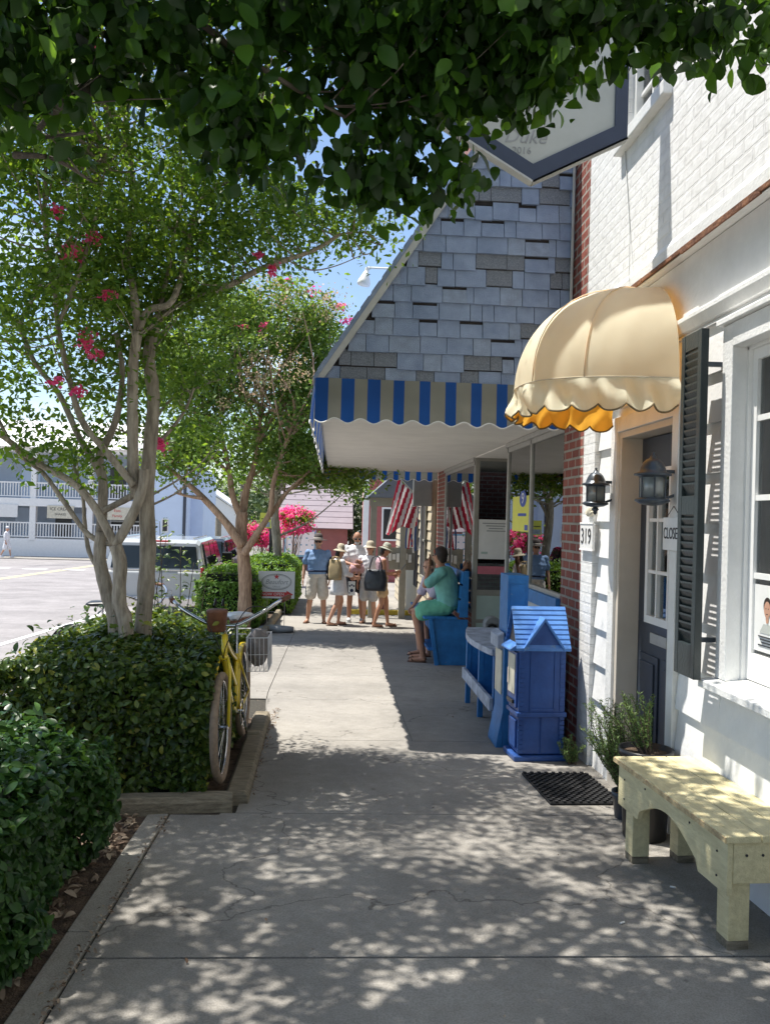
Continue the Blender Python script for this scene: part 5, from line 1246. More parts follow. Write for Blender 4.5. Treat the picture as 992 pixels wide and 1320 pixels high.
for x in (-6.8, -3.6, -.4, 2.8, 6.0, 9.25):
    mb = MB(); mb.box((x-.17, .0, .9), (x+.17, .34, F2-.451)); mb.box((x-.15, .02, F2), (x+.15, .32, EV)); mb.build('column', 'frame', t)
for z in (1.05, F2):
    mb = MB(); mb.box((-12, .1, z+.85), (9.5, .2, z+.93)); mb.box((-12, .1, z+.08), (9.5, .2, z+.14))
    for k in range(134): x = -12+k*.16; mb.box((x, .12, z+.14), (x+.05, .18, z+.85))
    mb.build('railing', 'frame', t)
for (x, z, wd, h, dark) in ((1.0, 1.05, 1.1, 1.75, 0), (3.35, 1.05, .95, 1.75, 1), (4.5, 1.05, .7, 1.5, 0), (-1.4, F2, 1., 2., 1), (6.5, F2, .95, 2., 1), (1.3, F2, 1.1, 1.8, 0), (-6, F2, 1, 2, 1), (-6, 1.05, 1, 2, 1)):
    mb = MB(); mb.box((x, 2.33, z), (x+wd, 2.39, z+h)); d = mb.build('door', 'bluehouse' if not dark else 'doorgrey', t)
for x in (6.55, 7.75):
    mb = MB(); mb.box((x, 2.32, 1.5), (x+1.05, 2.39, 2.75)); wn = mb.build('window', 'frame', t)
    for k in (0, 1): mb = MB(); mb.box((x+.1, 2.30, 1.58+.6*k), (x+.95, 2.318, 2.1+.57*k)); mb.build('pane', 'carglass', wn)
mb = MB(); mb.box((10.1, -.04, 1.6), (10.5, -.0, 2.4)); wn = mb.build('window', 'frame', t)
mb = MB(); mb.box((10.17, -.05, 1.67), (10.43, -.041, 2.33)); mb.build('pane', 'carglass', wn)
mb = MB(); mb.box((11.3, -.06, 0), (11.47, -.005, EV)); mb.build('downpipe', 'door', t)
def banner(lab, x, wd, lines, m, mt):
    b = thing('banner', lab, 'banner', (-20+x, 49.90, Z+F2-.78))
    mb = MB(); mb.box((-wd/2, -.02, -.33), (wd/2, .02, .40)); mb.build('sheet', m, b)
    for i, (s, sz_) in enumerate(lines): text('lettering', s, sz_, mt, b, (0, -.026, .2-.3*i), (1, 0, 0), (0, 0, 1), .001)
banner('cream banner reading ICE CREAM hanging below the upper balcony', 4.4, 1.5, [('ICE CREAM', .24), ('SHAKES', .18)], 'cream', 'ink')
banner('white banner with a red lower band at the left end of the balcony', .1, 3.8, [('SHOP', .26), ('OPEN DAILY', .24)], 'paper', 'red')
banner('cream banner with small print right of the ICE CREAM banner', 7.6, 1.5, [('Eats', .24), ('Family', .22)], 'cream', 'red')
# background left: white shed, posts and pier, low trees
t = thing('white_shed', 'white gabled house far behind the parked car', 'building', (-17.5, 92, -1.35))
mb = MB(); mb.prism([(0, 0, 0), (7, 0, 0), (7, 0, 3.4), (3.5, 0, 5.6), (0, 0, 3.4)], (0, 8, 0)); mb.build('wall', 'frame', t)
mb = MB(); mb.prism([(-.4, -.3, 3.2), (3.5, -.3, 5.75), (7.4, -.3, 3.2), (7.4, -.3, 3.4), (3.5, -.3, 6.0), (-.4, -.3, 3.4)], (0, 8.6, 0)); mb.build('roof', 'metalroof', t)
mb = MB(); mb.box((2.8, -.06, 1), (4.0, 0, 2.4)); mb.build('window', 'carglass', t)
for i, (px, h, Y) in enumerate(((271, 2.9, 60), (281, 2.6, 58))):
    p = pt(px, 700, Y); t = thing('mooring_post', ('taller', 'shorter')[i]+' grey wooden post standing far behind the white car', 'post', (p.x, Y, gz(Y)))
    mb = MB(); mb.tube([(0, 0, 0), (0, 0, h)], .2, 10); mb.lathe([(.2, h), (.22, h+.02), (.0, h+.2)], (0, 0, 0), 10); mb.build('post_body', 'timber', t)

# ================================================================== VEHICLES
def suv(name, label, loc, rz, paint, far=False):
    t = thing(name, label, 'car', loc, rz); t.scale = (1.0, 1.0, .93)      # local: rear at y=0, front at y=+L, z=0 ground
    L, Wd = 5.2, 1.95; hw = Wd/2
    def sec(y, pr): return [Vector((x, y, z)) for x, z in pr]
    low = lambda w, z0, z1: [(-w, z0), (w, z0), (w*1.0, z0+.12), (w, (z0+z1)/2), (w*.975, z1), (-w*.975, z1), (-w, (z0+z1)/2), (-w, z0+.12)]
    mb = MB(); mb.rings([sec(0, low(hw*.93, .50, 1.10)), sec(.06, low(hw*.98, .42, 1.12)), sec(.5, low(hw, .38, 1.13)), sec(3.7, low(hw, .38, 1.10)), sec(4.4, low(hw*.98, .40, 1.04)), sec(5.0, low(hw*.92, .45, .96)), sec(5.2, low(hw*.82, .5, .82))])
    mb.build('body', paint, t, bevel=.03, seg=3)
    top = lambda w0, w1, z0, z1: [(-w0, z0), (w0, z0), (w1, z1-.05), (w1*.92, z1), (-w1*.92, z1), (-w1, z1-.05)]
    mb = MB(); mb.rings([sec(.03, top(hw*.95, hw*.80, 1.10, 1.11+.01)), sec(.14, top(hw*.955, hw*.82, 1.10, 1.68)), sec(.30, top(hw*.96, hw*.84, 1.10, 1.75)), sec(2.9, top(hw*.96, hw*.84, 1.10, 1.75)), sec(3.1, top(hw*.96, hw*.83, 1.10, 1.74)), sec(3.85, top(hw*.95, hw*.90, 1.08, 1.12))])
    cb_ = mb.build('cabin', paint, t, bevel=.02)
    mb = MB(); mb.prism([(-.80, .035, 1.17), (.80, .035, 1.17), (.74, .085, 1.62), (-.74, .085, 1.62)], (0, .03, 0)); mb.build('rear_window', 'carglass', t, bevel=.01)
    for s in (-1, 1):
        for (a, b) in ((.35, 1.35), (1.45, 2.25), (2.33, 3.15)):
            mb = MB(); x0, x1 = s*(hw*.965), s*(hw*.862)
            q = [(x0, a, 1.17), (x0, b+(.35 if b > 3 else 0), 1.17), (x1, b, 1.66), (x1, a+.04, 1.66)]
            mb.prism(q, (s*.012, 0, 0)); mb.build('side_window', 'carglass', t)
        mb = MB(); mb.box((s*hw*.90-.03, -.012, .86), (s*hw*.90+.03, .05, 1.20)); mb.build('tail_lamp', 'taillamp', t, bevel=.01)
        mb = MB(); mb.box((min(s*(hw+.02), s*(hw+.24)), 3.12, 1.12), (max(s*(hw+.02), s*(hw+.24)), 3.22, 1.38)); mb.build('mirror', 'black', t, bevel=.03)
    mb = MB(); mb.box((-.24, .02, 1.70), (.24, .14, 1.735)); mb.build('brake_light', 'taillamp', t, bevel=.008)
    mb = MB(); mb.box((-hw*.95, -.14, .42), (hw*.95, .02, .62)); mb.build('bumper', 'chrome', t, bevel=.03)
    mb = MB(); mb.box((-.16, -.012, .78), (.16, -.004, .94)); mb.build('number_plate', 'bluetop', t)
    mb = MB(); mb.box((-hw*.9, -.01, 1.135), (hw*.9, .0, 1.15)); mb.build('trim', 'chrome', t)
    mb = MB(); mb.tube([(-.68, .3, 1.78), (-.68, 2.7, 1.78)], .018, 6); mb.tube([(.68, .3, 1.78), (.68, 2.7, 1.78)], .018, 6); mb.build('roof_rail', 'chrome', t)
    for y in (1.0, 4.15):
        for s in (-1, 1):
            mb = MB(); x = s*(hw-.12); mt = Matrix.Rotation(math.pi/2, 3, 'Y')
            mb.lathe([(.22, -.13), (.36, -.13), (.385, -.10), (.385, .10), (.36, .13), (.22, .13)], (x, y, .385), 28, mtx=mt); wl = mb.build('wheel', 'rubber', t, True)
            mb = MB(); mb.lathe([(0, -.10), (.22, -.12), (.22, .12), (0, .10)], (x, y, .385), 20, mtx=mt); mb.build('rim', 'chrome', wl, True)
    return t
suv('parked_car', 'large white parked sport utility car with dark windows behind the forked tree', (-3.30, 16.1, gz(16)), .05, 'vehicle')
suv('parked_car', 'dark parked car farther along the curb beyond the white one', (-3.75, 23.2, gz(24)), .02, 'vehicle_dark')

# ================================================================== PEOPLE
from mathutils import noise as mnoise
def remesh(mb, name, m, parent, voxel, smooth=6, fold=0.):
    me = mb.mesh(name); o = bpy.data.objects.new('tmp', me); col.objects.link(o)
    r = o.modifiers.new('r', 'REMESH'); r.mode = 'VOXEL'; r.voxel_size = voxel
    s = o.modifiers.new('s', 'SMOOTH'); s.factor = .5; s.iterations = smooth
    dg = bpy.context.evaluated_depsgraph_get(); m2 = bpy.data.meshes.new_from_object(o.evaluated_get(dg)); bpy.data.objects.remove(o)
    m2.materials.clear()
    if fold:   # cloth folds: long soft creases running mostly up and down
        m2.update()
        for v in m2.vertices:
            p = v.co; q = mnoise.noise(Vector((p.x*17, p.y*17, p.z*6)))+.6*mnoise.noise(Vector((p.x*9+p.z*14, p.y*9, p.z*17+3)))
            v.co = p+v.normal*(q*fold+fold*.35)
    return link(name, m2, m, parent, True)
def cap(mb, a, b, ra, rb, n=12, k=5):
    a, b = Vector(a), Vector(b); d = b-a
    if d.length < 1e-4: return
    u = d.normalized(); pts = [a-u*ra*.7, a-u*ra*.35]+[a+d*i/k for i in range(k+1)]+[b+u*rb*.35, b+u*rb*.7]
    rad = [ra*.45, ra*.85]+[ra+(rb-ra)*i/k for i in range(k+1)]+[rb*.85, rb*.45]
    mb.tube(pts, rad, n)
def torso(mb, J, g, extra=0., z0=0., z1=1., wtop=1.0):
    "lofted ellipses from pelvis over waist and chest to the shoulders"
    pel, ch, nk = J['pelvis'], J['chest'], J['neck']; sx = (J['shR']-J['shL']).normalized(); hx = (J['hipR']-J['hipL']).normalized()
    st = [(-.10, .125, .10), (0, .165, .115), (.18, .155*g, .11*g), (.38, .150*g, .112*g), (.62, .165*g, .12*g), (.82, .18, .115), (.93, .15, .09), (1.0, .075, .07), (1.08, .055, .055)]
    rings = []
    for t, rx, ry in st:
        if t < z0-1e-6 or t > z1+1e-6: continue
        p = pel.lerp(ch, t/.62) if t <= .62 else ch.lerp(nk, (t-.62)/.38)
        ax = hx.lerp(sx, max(0, min(1, t))).normalized(); up = (ch-pel).normalized() if t < .5 else (nk-pel).normalized(); ay = up.cross(ax).normalized()
        rings.append([p+ax*(rx+extra)*math.cos(a)+ay*(ry+extra)*math.sin(a) for a in [2*math.pi*i/20 for i in range(20)]])
    mb.rings(rings)
def hand(mb, wrist, d, palm_n, s=1.0, curl=.5, side=1):
    d = Vector(d).normalized(); nrm = Vector(palm_n); nrm = (nrm-d*nrm.dot(d)).normalized(); x = d.cross(nrm)
    w = Vector(wrist)
    mb.rings([[w+d*(.085*s*t)+x*(rx*s)*math.cos(a)+nrm*(ry*s)*math.sin(a) for a in [2*math.pi*i/10 for i in range(10)]] for t, rx, ry in ((-.15, .022, .018), (.2, .030, .016), (.6, .040, .015), (1.0, .038, .012))])
    for i, L in enumerate((.062, .074, .070, .055)):
        p = [w+d*.080*s+x*(.030-.020*i)*s*side]; q = d.copy()
        for k in range(3):
            q = (q+nrm*curl*.45).normalized(); p.append(p[-1]+q*L*s*(.42, .33, .25)[k])
        mb.tube(p, [.0095*s, .009*s, .0082*s, .006*s], 7)
    p0 = w+d*.02*s+x*.028*s*side; q = (d+x*side*.9+nrm*.3).normalized()
    mb.tube([p0, p0+q*.03*s, p0+q*.045*s+d*.02*s, p0+q*.048*s+d*.045*s], [.013*s, .012*s, .010*s, .007*s], 7)
BASE = dict(pelvis=(0, 0, .98), chest=(0, 0, 1.27), neck=(0, -.01, 1.47), head=(0, .02, 1.615), shL=(-.185, 0, 1.415), shR=(.185, 0, 1.415), elL=(-.235, -.03, 1.13), elR=(.235, -.03, 1.13),
            wrL=(-.25, .04, .88), wrR=(.25, .04, .88), hipL=(-.095, 0, .92), hipR=(.095, 0, .92), knL=(-.105, .02, .50), knR=(.105, .02, .50), anL=(-.11, -.02, .085), anR=(.11, -.02, .085), toL=(-.13, .15, .03), toR=(.13, .15, .03))
def person(label, loc, rz, height, over={}, g=1.0, skin='skin', group=None, female=False, face_dir=(0, 1, 0), palmL=(1, 0, 0), palmR=(-1, 0, 0), curl=.5, thick=1.0):
    t = thing('person', label, 'person', loc, rz, group); s = height/1.75; t.scale = (s, s, s)
    J = {k: Vector(over.get(k, v)) for k, v in BASE.items()}
    mb = MB(); torso(mb, J, g)
    k = thick
    for a in 'LR':
        cap(mb, J['sh'+a], J['el'+a], .050*k, .038*k); cap(mb, J['el'+a], J['wr'+a], .039*k, .025*k)
        cap(mb, J['hip'+a], J['kn'+a], .088*k, .056*k); kn, an = J['kn'+a], J['an'+a]; mid = kn.lerp(an, .32)+Vector((0, -.012, 0))
        cap(mb, kn, mid, .053*k, .053*k); cap(mb, mid, an, .053*k, .034*k)
        an, to = J['an'+a], J['to'+a]; cap(mb, an-Vector((0, .02, .035)), to, .036, .028)
    cap(mb, J['neck']-Vector((0, 0, .04)), J['head']-Vector((0, 0, .05)), .056, .052)
    fd = Vector(face_dir).normalized(); up = Vector((0, 0, 1)); fx = fd.cross(up).normalized(); fu = fx.cross(fd)
    Rm = Matrix((fx, fd, fu)).transposed()
    hc = J['head']; P_ = lambda x, y, z: hc+Rm @ Vector((x, y, z))
    mb.ell(hc+Rm @ Vector((0, -.008, .015)), (.074, .094, .105), 16, mtx=Rm); mb.ell(P_(0, .022, -.05), (.052, .062, .062), 14, mtx=Rm)
    cap(mb, P_(0, .088, .012), P_(0, .108, -.018), .010, .016, 8, 2)
    for sx_ in (-1, 1): mb.ell(P_(sx_*.078, -.005, -.005), (.012, .02, .032), 8, mtx=Rm)
    mb.ell(P_(0, .076, -.062), (.022, .012, .010), 8, mtx=Rm)
    body = remesh(mb, 'body', skin, t, .0115, 5)
    me = body.data
    # hands and eyes belong to the same mesh
    ex = MB()
    for a, pn, sd_ in (('L', palmL, 1), ('R', palmR, -1)):
        hand(ex, J['wr'+a]+(J['wr'+a]-J['el'+a]).normalized()*.01, J['wr'+a]-J['el'+a]+Vector((0, 0, 0)), pn, 1.0, curl, sd_)
    for sx_ in (-1, 1): ex.ell(P_(sx_*.032, .084, .008), (.014, .008, .007), 8, 1, Rm)
    m2 = ex.mesh('x'); bm = bmesh.new(); bm.from_mesh(me); bm.from_mesh(m2); bm.to_mesh(me); bm.free(); bpy.data.meshes.remove(m2)
    me.materials.append(M['ink']); me.polygons.foreach_set('use_smooth', [True]*len(me.polygons))
    return t, J, P_, Rm, hc
def shirt(t, J, m, g=1.0, sleeve=.55, name='shirt', z0=.05, ex=.018):
    mb = MB(); torso(mb, J, g, ex, z0=-.01 if z0 < .1 else z0, z1=1.0)
    for a in 'LR':
        if sleeve > 0:
            e = J['sh'+a].lerp(J['el'+a], min(1, sleeve)); cap(mb, J['sh'+a], e, .066, .070)
            if sleeve > 1: cap(mb, J['el'+a], J['el'+a].lerp(J['wr'+a], sleeve-1), .052, .042)
    return remesh(mb, name, m, t, .0125, 3, .010)
def shorts(t, J, m, L=.8, g=1.0, name='shorts', w=.03):
    mb = MB(); torso(mb, J, g, .014, z0=-.1, z1=.19)
    for a in 'LR': cap(mb, J['hip'+a], J['hip'+a].lerp(J['kn'+a], L), .105, .084+w*.6, 14)
    return remesh(mb, name, m, t, .0125, 3, .010)
def shoes(t, J, m, name='sandal'):
    for a in 'LR':
        mb = MB(); an, to = J['an'+a], J['to'+a]; d = (to-an); d.z = 0; d.normalize(); x = Vector((d.y, -d.x, 0)); c = an-d*.045; z = .004
        out = [(-.0, .034), (.06, .036), (.15, .045), (.21, .042), (.245, .022)]
        pts = [c+d*u+x*v for u, v in out]+[c+d*u-x*v for u, v in reversed(out)]
        mb.prism([(p.x, p.y, min(an.z-.08, to.z-.03)+.0) for p in pts], (0, 0, .022))
        if name == 'sandal': mb.tube([c+d*.17+x*.04+Vector((0, 0, -an.z+.02+min(an.z-.08, 0))), to+Vector((0, 0, .028)), c+d*.17-x*.04+Vector((0, 0, -an.z+.02))], .010, 6)
        else: cap(mb, an-Vector((0, .0, .04)), to+Vector((0, 0, .012)), .046, .036)
        mb.build(name, m, t, True)
def hat(t, hc, Rm, m, brim=.15, h=.11, droop=.02, band=None, cr=.088):
    mb = MB(); pr = [(cr*.0, h+.02), (cr*.55, h+.015), (cr*.86, h-.01), (cr*1.0, h*.45), (cr*1.04, .0), (brim*.8, -.008-droop*.3), (brim, -droop), (brim, -droop-.005), (cr, -.012)]
    mb.lathe(pr, hc+Rm @ Vector((0, -.005, .062)), 28, mtx=Rm); o = mb.build('hat', m, t, True)
    if band: mb = MB(); mb.lathe([(cr*1.05, .002), (cr*1.045, .03), (cr*.98, .03), (cr*.98, .002)], hc+Rm @ Vector((0, -.005, .062)), 28, mtx=Rm); mb.build('hat_band', band, o, True)
def hairm(t, hc, Rm, m, back=.03, low=-.04, s=1.0):
    mb = MB(); mb.ell(hc+Rm @ Vector((0, -.022, .03)), (.083*s, .095*s, .10*s), 16, mtx=Rm); mb.ell(hc+Rm @ Vector((0, -.055, low)), (.070*s, .055*s, .075*s), 12, mtx=Rm)
    return remesh(mb, 'hair', m, t, .012, 2)
def glasses(t, P_, m='ink'):
    mb = MB()
    for s in (-1, 1): mb.ell(P_(s*.034, .094, .010), (.028, .010, .020), 10)
    mb.tube([P_(-.078, .01, .014), P_(-.062, .085, .014), P_(.062, .085, .014), P_(.078, .01, .014)], .004, 5); mb.build('sunglasses', m, t, True)
for nm, c in (('c_blueshirt', (.19, .30, .50)), ('c_khaki', (.62, .58, .52)), ('c_white', (.74, .74, .76)), ('c_black', (.015, .017, .025)), ('c_navy', (.02, .03, .07)), ('c_teal', (.17, .44, .39)), ('c_green', (.14, .44, .29)), ('c_tan', (.42, .32, .18)), ('c_tanshort', (.55, .38, .22)), ('c_grey', (.45, .46, .47)), ('c_pink', (.52, .33, .36)), ('c_lilac', (.50, .45, .55)), ('c_strawhat', (.46, .40, .30)), ('c_hatgrey', (.09, .075, .07)), ('c_orange', (.6, .10, .03)), ('c_plaid', (.35, .36, .30))):
    M[nm] = mat(nm[2:]+' cloth', c, .85, .10, 14, .25, 90)
M['baglether'] = mat('black shiny bag', (.02, .023, .03), .32, .2, 12, .2, 30)
M['brownsandal'] = mat('brown sandal', (.10, .045, .025), .6, .1)
GP = 'tourists standing in a group on the sidewalk'
def gl(x, y): return (x, y, gz(y)+.002)
# man in blue shirt, facing the camera (-Y): rz = pi
ov = dict(elL=(-.27, -.02, 1.14), wrL=(-.245, .10, .90), elR=(.26, -.05, 1.13), wrR=(.28, .02, .88), knL=(-.13, .02, .50), anL=(-.15, -.02, .085), toL=(-.17, .15, .03), knR=(.13, .02, .5), anR=(.17, -.02, .085), toR=(.22, .15, .03))
t, J, P_, Rm, hc = person('man in wide dark hat, pale blue shirt and light shorts facing the street end', gl(-.30, 17.6), math.pi, 1.80, ov, 1.22, group=GP, thick=1.08)
shirt(t, J, 'c_blueshirt', 1.22, .72); shorts(t, J, 'c_khaki', .88, 1.18, w=.05); shoes(t, J, 'brownsandal'); hat(t, hc, Rm, 'c_hatgrey', .185, .105, .012, 'c_khaki'); glasses(t, P_); hairm(t, hc, Rm, 'hairbrown', s=.97)
mb = MB(); pr = [J['pelvis']+Vector((.205*math.cos(a), .150*math.sin(a), .065)) for a in [2*math.pi*i/28 for i in range(29)]]; mb.tube(pr, .020, 6); mb.build('belt', 'c_navy', t, True)
def bag(name, label, loc, rz, size, m, strap=None, slump=.2):
    b = thing(name, label, 'bag', loc, rz); sx_, sy_, sz_ = size; mb = MB(); rings = []
    rr = random.Random(int(abs(loc[0])*97))
    for k in range(9):
        z = sz_*k/8; f = (.86+.16*math.sin(math.pi*k/8)) * (1-.12*(k/8)); fy = (.95-.55*(k/8)**2)
        rings.append([Vector((sx_/2*f*math.copysign(abs(math.cos(a))**.55, math.cos(a))+rr.uniform(-.006, .006), sy_/2*fy*math.copysign(abs(math.sin(a))**.6, math.sin(a))+rr.uniform(-.008, .008), z)) for a in [2*math.pi*i/20 for i in range(20)]])
    mb.rings(rings); mb.build('bag_body', m, b, True)
    if strap:
        for o_ in (-1, 1): mb = MB(); mb.tube(smooth_path([(-sx_*.28, o_*sy_*.2, sz_*.95), (-sx_*.16, o_*sy_*.25, sz_+strap*.8), (0, o_*.02, sz_+strap), (sx_*.16, o_*sy_*.25, sz_+strap*.8), (sx_*.28, o_*sy_*.2, sz_*.95)], 4), .009, 6); mb.build('strap', m, b, True)
    return b
bag('backpack', 'small black bag hanging at the side of the man in blue', (-.02, 17.52, gz(17.6)+.90), .3, (.17, .14, .36), 'c_black', .1)
# woman with tan backpack seen from the left side, facing right (+X): rz=-pi/2 (front +y -> +x)
ov = dict(elR=(.22, .10, 1.15), wrR=(.16, .33, 1.08), elL=(-.22, .06, 1.15), wrL=(-.17, .30, 1.06), knL=(-.09, .10, .52), anL=(-.09, .04, .085), toL=(-.10, .21, .03), knR=(.09, -.05, .50), anR=(.09, -.24, .10), toR=(.10, -.08, .03))
t, J, P_, Rm, hc = person('woman in straw sun hat and white tunic with a tan backpack, side on', gl(.14, 17.2), -math.pi/2+.3, 1.60, ov, 1.0, group=GP, female=True, face_dir=(.1, 1, -.15))
shirt(t, J, 'c_white', 1.02, 1.55); hairm(t, hc, Rm, 'hairdark', low=-.07); hat(t, hc, Rm, 'c_strawhat', .165, .11, .045); shoes(t, J, 'brownsandal')
mb = MB(); mb.rings([[J['pelvis']+Vector(((.19+.05*k/4)*math.cos(a)*(1+.03*math.sin(a*7)), (.135+.06*k/4)*math.sin(a)*(1+.03*math.sin(a*7)), .12-.42*k/4)) for a in [2*math.pi*i/28 for i in range(28)]] for k in range(5)]); mb.build('tunic_skirt', 'c_white', t, True)
bag('backpack', 'tan canvas backpack on the back of the woman in the white tunic', (.06, 17.02, gz(17.2)+.93), -.35, (.28, .17, .40), 'c_tan', .06)
b = thing('paper_bag', 'small white bag with dark paw like blots held by the woman in white', 'bag', (.40, 17.1, gz(17.2)+.62))
mb = MB(); mb.box((-.07, -.03, 0), (.07, .03, .28)); mb.build('bag_body', 'paper', b, bevel=.006)
mb = MB()
for (x, z, r) in ((0, .1, .035), (-.04, .19, .018), (0, .21, .018), (.04, .19, .018), (-.045, .05, .014)): mb.prism([(x+r*math.cos(2*math.pi*i/12), -.033, z+r*math.sin(2*math.pi*i/12)) for i in range(12)], (0, .004, 0))
mb.build('print', 'c_navy', b)
# tall man in white t-shirt with black shorts
ov = dict(elL=(-.24, .12, 1.14), wrL=(-.06, .27, 1.16), elR=(.24, .14, 1.14), wrR=(.08, .28, 1.10), head=(0, .045, 1.60), anL=(-.13, .05, .085), toL=(-.15, .22, .03))
t, J, P_, Rm, hc = person('tall man in white T-shirt, sunglasses and black shorts holding a bundled baby', gl(.50, 18.0), math.pi+.1, 1.93, ov, 1.1, skin='skintan', group=GP, face_dir=(0, 1, -.25), thick=1.05)
shirt(t, J, 'c_white', 1.15, .7); shorts(t, J, 'c_black', .72, 1.1, w=.05); shoes(t, J, 'c_grey', 'sneaker'); glasses(t, P_)
mb = MB(); mb.ell(hc+Rm @ Vector((0, .05, -.075)), (.048, .045, .035), 12, mtx=Rm); mb.build('beard', 'c_grey', t, True)
b = thing('person', 'baby wrapped in pink and white held against the tall man in white', 'person', (.52, 17.74, gz(17.8)+1.12), .2)
mb = MB(); mb.rings([[Vector((-.17+.34*k/6, .085*math.cos(a)*math.sin(math.pi*(k+.8)/7.6)**.5, .04*k/6+.095*math.sin(a)*math.sin(math.pi*(k+.8)/7.6)**.5)) for a in [2*math.pi*i/14 for i in range(14)]] for k in range(7)]); cap(mb, (-.05, -.06, -.03), (-.12, -.10, -.12), .03, .022); cap(mb, (.03, -.06, -.04), (.0, -.11, -.13), .03, .022)
mb.ell((.20, -.01, .11), (.062, .068, .07), 14); mb.ell((.2, -.075, .10), (.01, .01, .01), 6)
remesh(mb, 'body', 'skin', b, .012, 3)
mb = MB(); mb.rings([[Vector((-.15+.29*k/6, .10*math.cos(a), .035*k/6+.11*math.sin(a))) for a in [2*math.pi*i/14 for i in range(14)]] for k in range(7)]); mb.build('blanket', 'c_pink', b, True)
# woman with black shoulder bag looking at her phone, facing right
ov = dict(elR=(.22, .02, 1.13), wrR=(.12, .26, 1.16), elL=(-.22, .05, 1.12), wrL=(-.10, .26, 1.10), knL=(-.10, .12, .52), anL=(-.10, .16, .085), toL=(-.11, .33, .03), knR=(.10, -.02, .50), anR=(.10, -.16, .09), toR=(.11, .01, .03), head=(0, .06, 1.61))
t, J, P_, Rm, hc = person('woman in patterned sun hat and tan shorts carrying a big black bag', gl(1.00, 17.05), -math.pi/2+.1, 1.66, ov, 1.0, skin='skintan', group=GP, face_dir=(0, 1, -.35))
shirt(t, J, 'c_pink', .98, .0, name='tank_top'); shorts(t, J, 'c_tanshort', .55, 1.05); shoes(t, J, 'brownsandal'); hairm(t, hc, Rm, 'hairdark', low=-.05); hat(t, hc, Rm, 'c_plaid', .155, .10, .03, 'c_strawhat')
bag('shoulder_bag', 'large glossy black tote bag hanging from the shoulder of the woman in tan shorts', (.86, 16.83, gz(17)+.74), -.15, (.48, .20, .42), 'baglether', .26)
b = thing('phone', 'black mobile phone held up by the woman with the black tote', 'phone', (1.38, 17.0, gz(17)+1.16), .0)
mb = MB(); mb.box((-.005, -.036, 0), (.005, .036, .14), mtx=Matrix.Rotation(.6, 4, 'Y')); mb.build('phone_body', 'black', b, bevel=.003)
# person half hidden behind the porch post
t, J, P_, Rm, hc = person('person in tan hat and grey shorts mostly hidden behind the black bag woman', gl(.78, 17.75), math.pi-.3, 1.68, {}, 1.0, group=GP)
shirt(t, J, 'c_white', 1.0, .6); shorts(t, J, 'c_grey', .85, 1.05, w=.05); shoes(t, J, 'brownsandal'); hat(t, hc, Rm, 'c_strawhat', .14, .10, .03); hairm(t, hc, Rm, 'hairbrown')
# seated man in teal, back turned, facing the street (-X) and away: front -> -x
zs = .66
def seat_pose(lean, footx, dz=0.):
    return dict(pelvis=(0, 0, zs+.09), chest=(0, .04+lean, zs+.40), neck=(0, .08+lean*1.4, zs+.60), head=(0, .12+lean*1.5, zs+.745), shL=(-.20, .05+lean*1.3, zs+.55), shR=(.20, .05+lean*1.3, zs+.55),
                hipL=(-.10, .02, zs+.08), hipR=(.10, .02, zs+.08), knL=(-.13, .44, zs-.02), knR=(.12, .45, zs-.0), anL=(-.13, footx, .085), anR=(.12, footx+.03, .085), toL=(-.13, footx+.16, .03), toR=(.13, footx+.2, .03))
ov = seat_pose(.02, .32); ov.update(elL=(-.26, .30, zs+.36), wrL=(-.20, .26, zs+.62), elR=(.30, .0, zs+.38), wrR=(.42, -.14, zs+.56))
# local left (-x) -> after rz=+pi/2 front(+y) points to -x, left(-x) points to -y (towards the camera)
t, J, P_, Rm, hc = person('young man in teal T-shirt and green shorts sitting on the blue bench', (1.66, 11.95, gz(12)), math.pi/2-.25, 1.86, ov, 1.08, skin='skintan', face_dir=(.55, 1, -.05), palmL=(0, 1, 0))
shirt(t, J, 'c_teal', 1.14, .82, ex=.024); shorts(t, J, 'c_green', .80, 1.1, w=.05); shoes(t, J, 'brownsandal'); hairm(t, hc, Rm, 'hairdark', low=-.02, s=1.05)
mb = MB(); mb.tube([P_(-.08, .02, .04), P_(-.05, .05, .085), P_(.05, .05, .085), P_(.08, .02, .04)], .006, 5); mb.build('sunglasses', 'c_orange', t, True)
ov = seat_pose(.13, .34); ov.update(elL=(-.20, .34, zs+.26), wrL=(-.06, .52, zs+.10), elR=(.22, .34, zs+.26), wrR=(.08, .53, zs+.10))
t, J, P_, Rm, hc = person('girl in pale lilac top leaning forward beyond the seated man in teal', (1.70, 12.75, gz(12.8)), math.pi/2+.35, 1.66, ov, .95, face_dir=(-.75, 1, -.05))
shirt(t, J, 'c_lilac', 1.0, .8); shorts(t, J, 'c_pink', .55, 1.0); shoes(t, J, 'brownsandal'); hairm(t, hc, Rm, 'hairbrown', low=-.05)
# far pedestrian in white across the street
ov = dict(knL=(-.1, .14, .52), anL=(-.1, .20, .09), toL=(-.1, .36, .04), knR=(.1, -.06, .5), anR=(.1, -.28, .12), toR=(.1, -.14, .03))
t, J, P_, Rm, hc = person('distant pedestrian in white clothes and cap walking before the balconied building', (pt(9, 700, 47.5).x, 47.5, gz(47.5)+.03), -math.pi/2, 1.66, ov, 1.1)
shirt(t, J, 'c_white', 1.15, 1.5, ex=.03); shorts(t, J, 'c_white', 1.0, 1.1, name='trousers', w=.06); hat(t, hc, Rm, 'c_white', .10, .1, .01); shoes(t, J, 'c_white', 'sneaker')

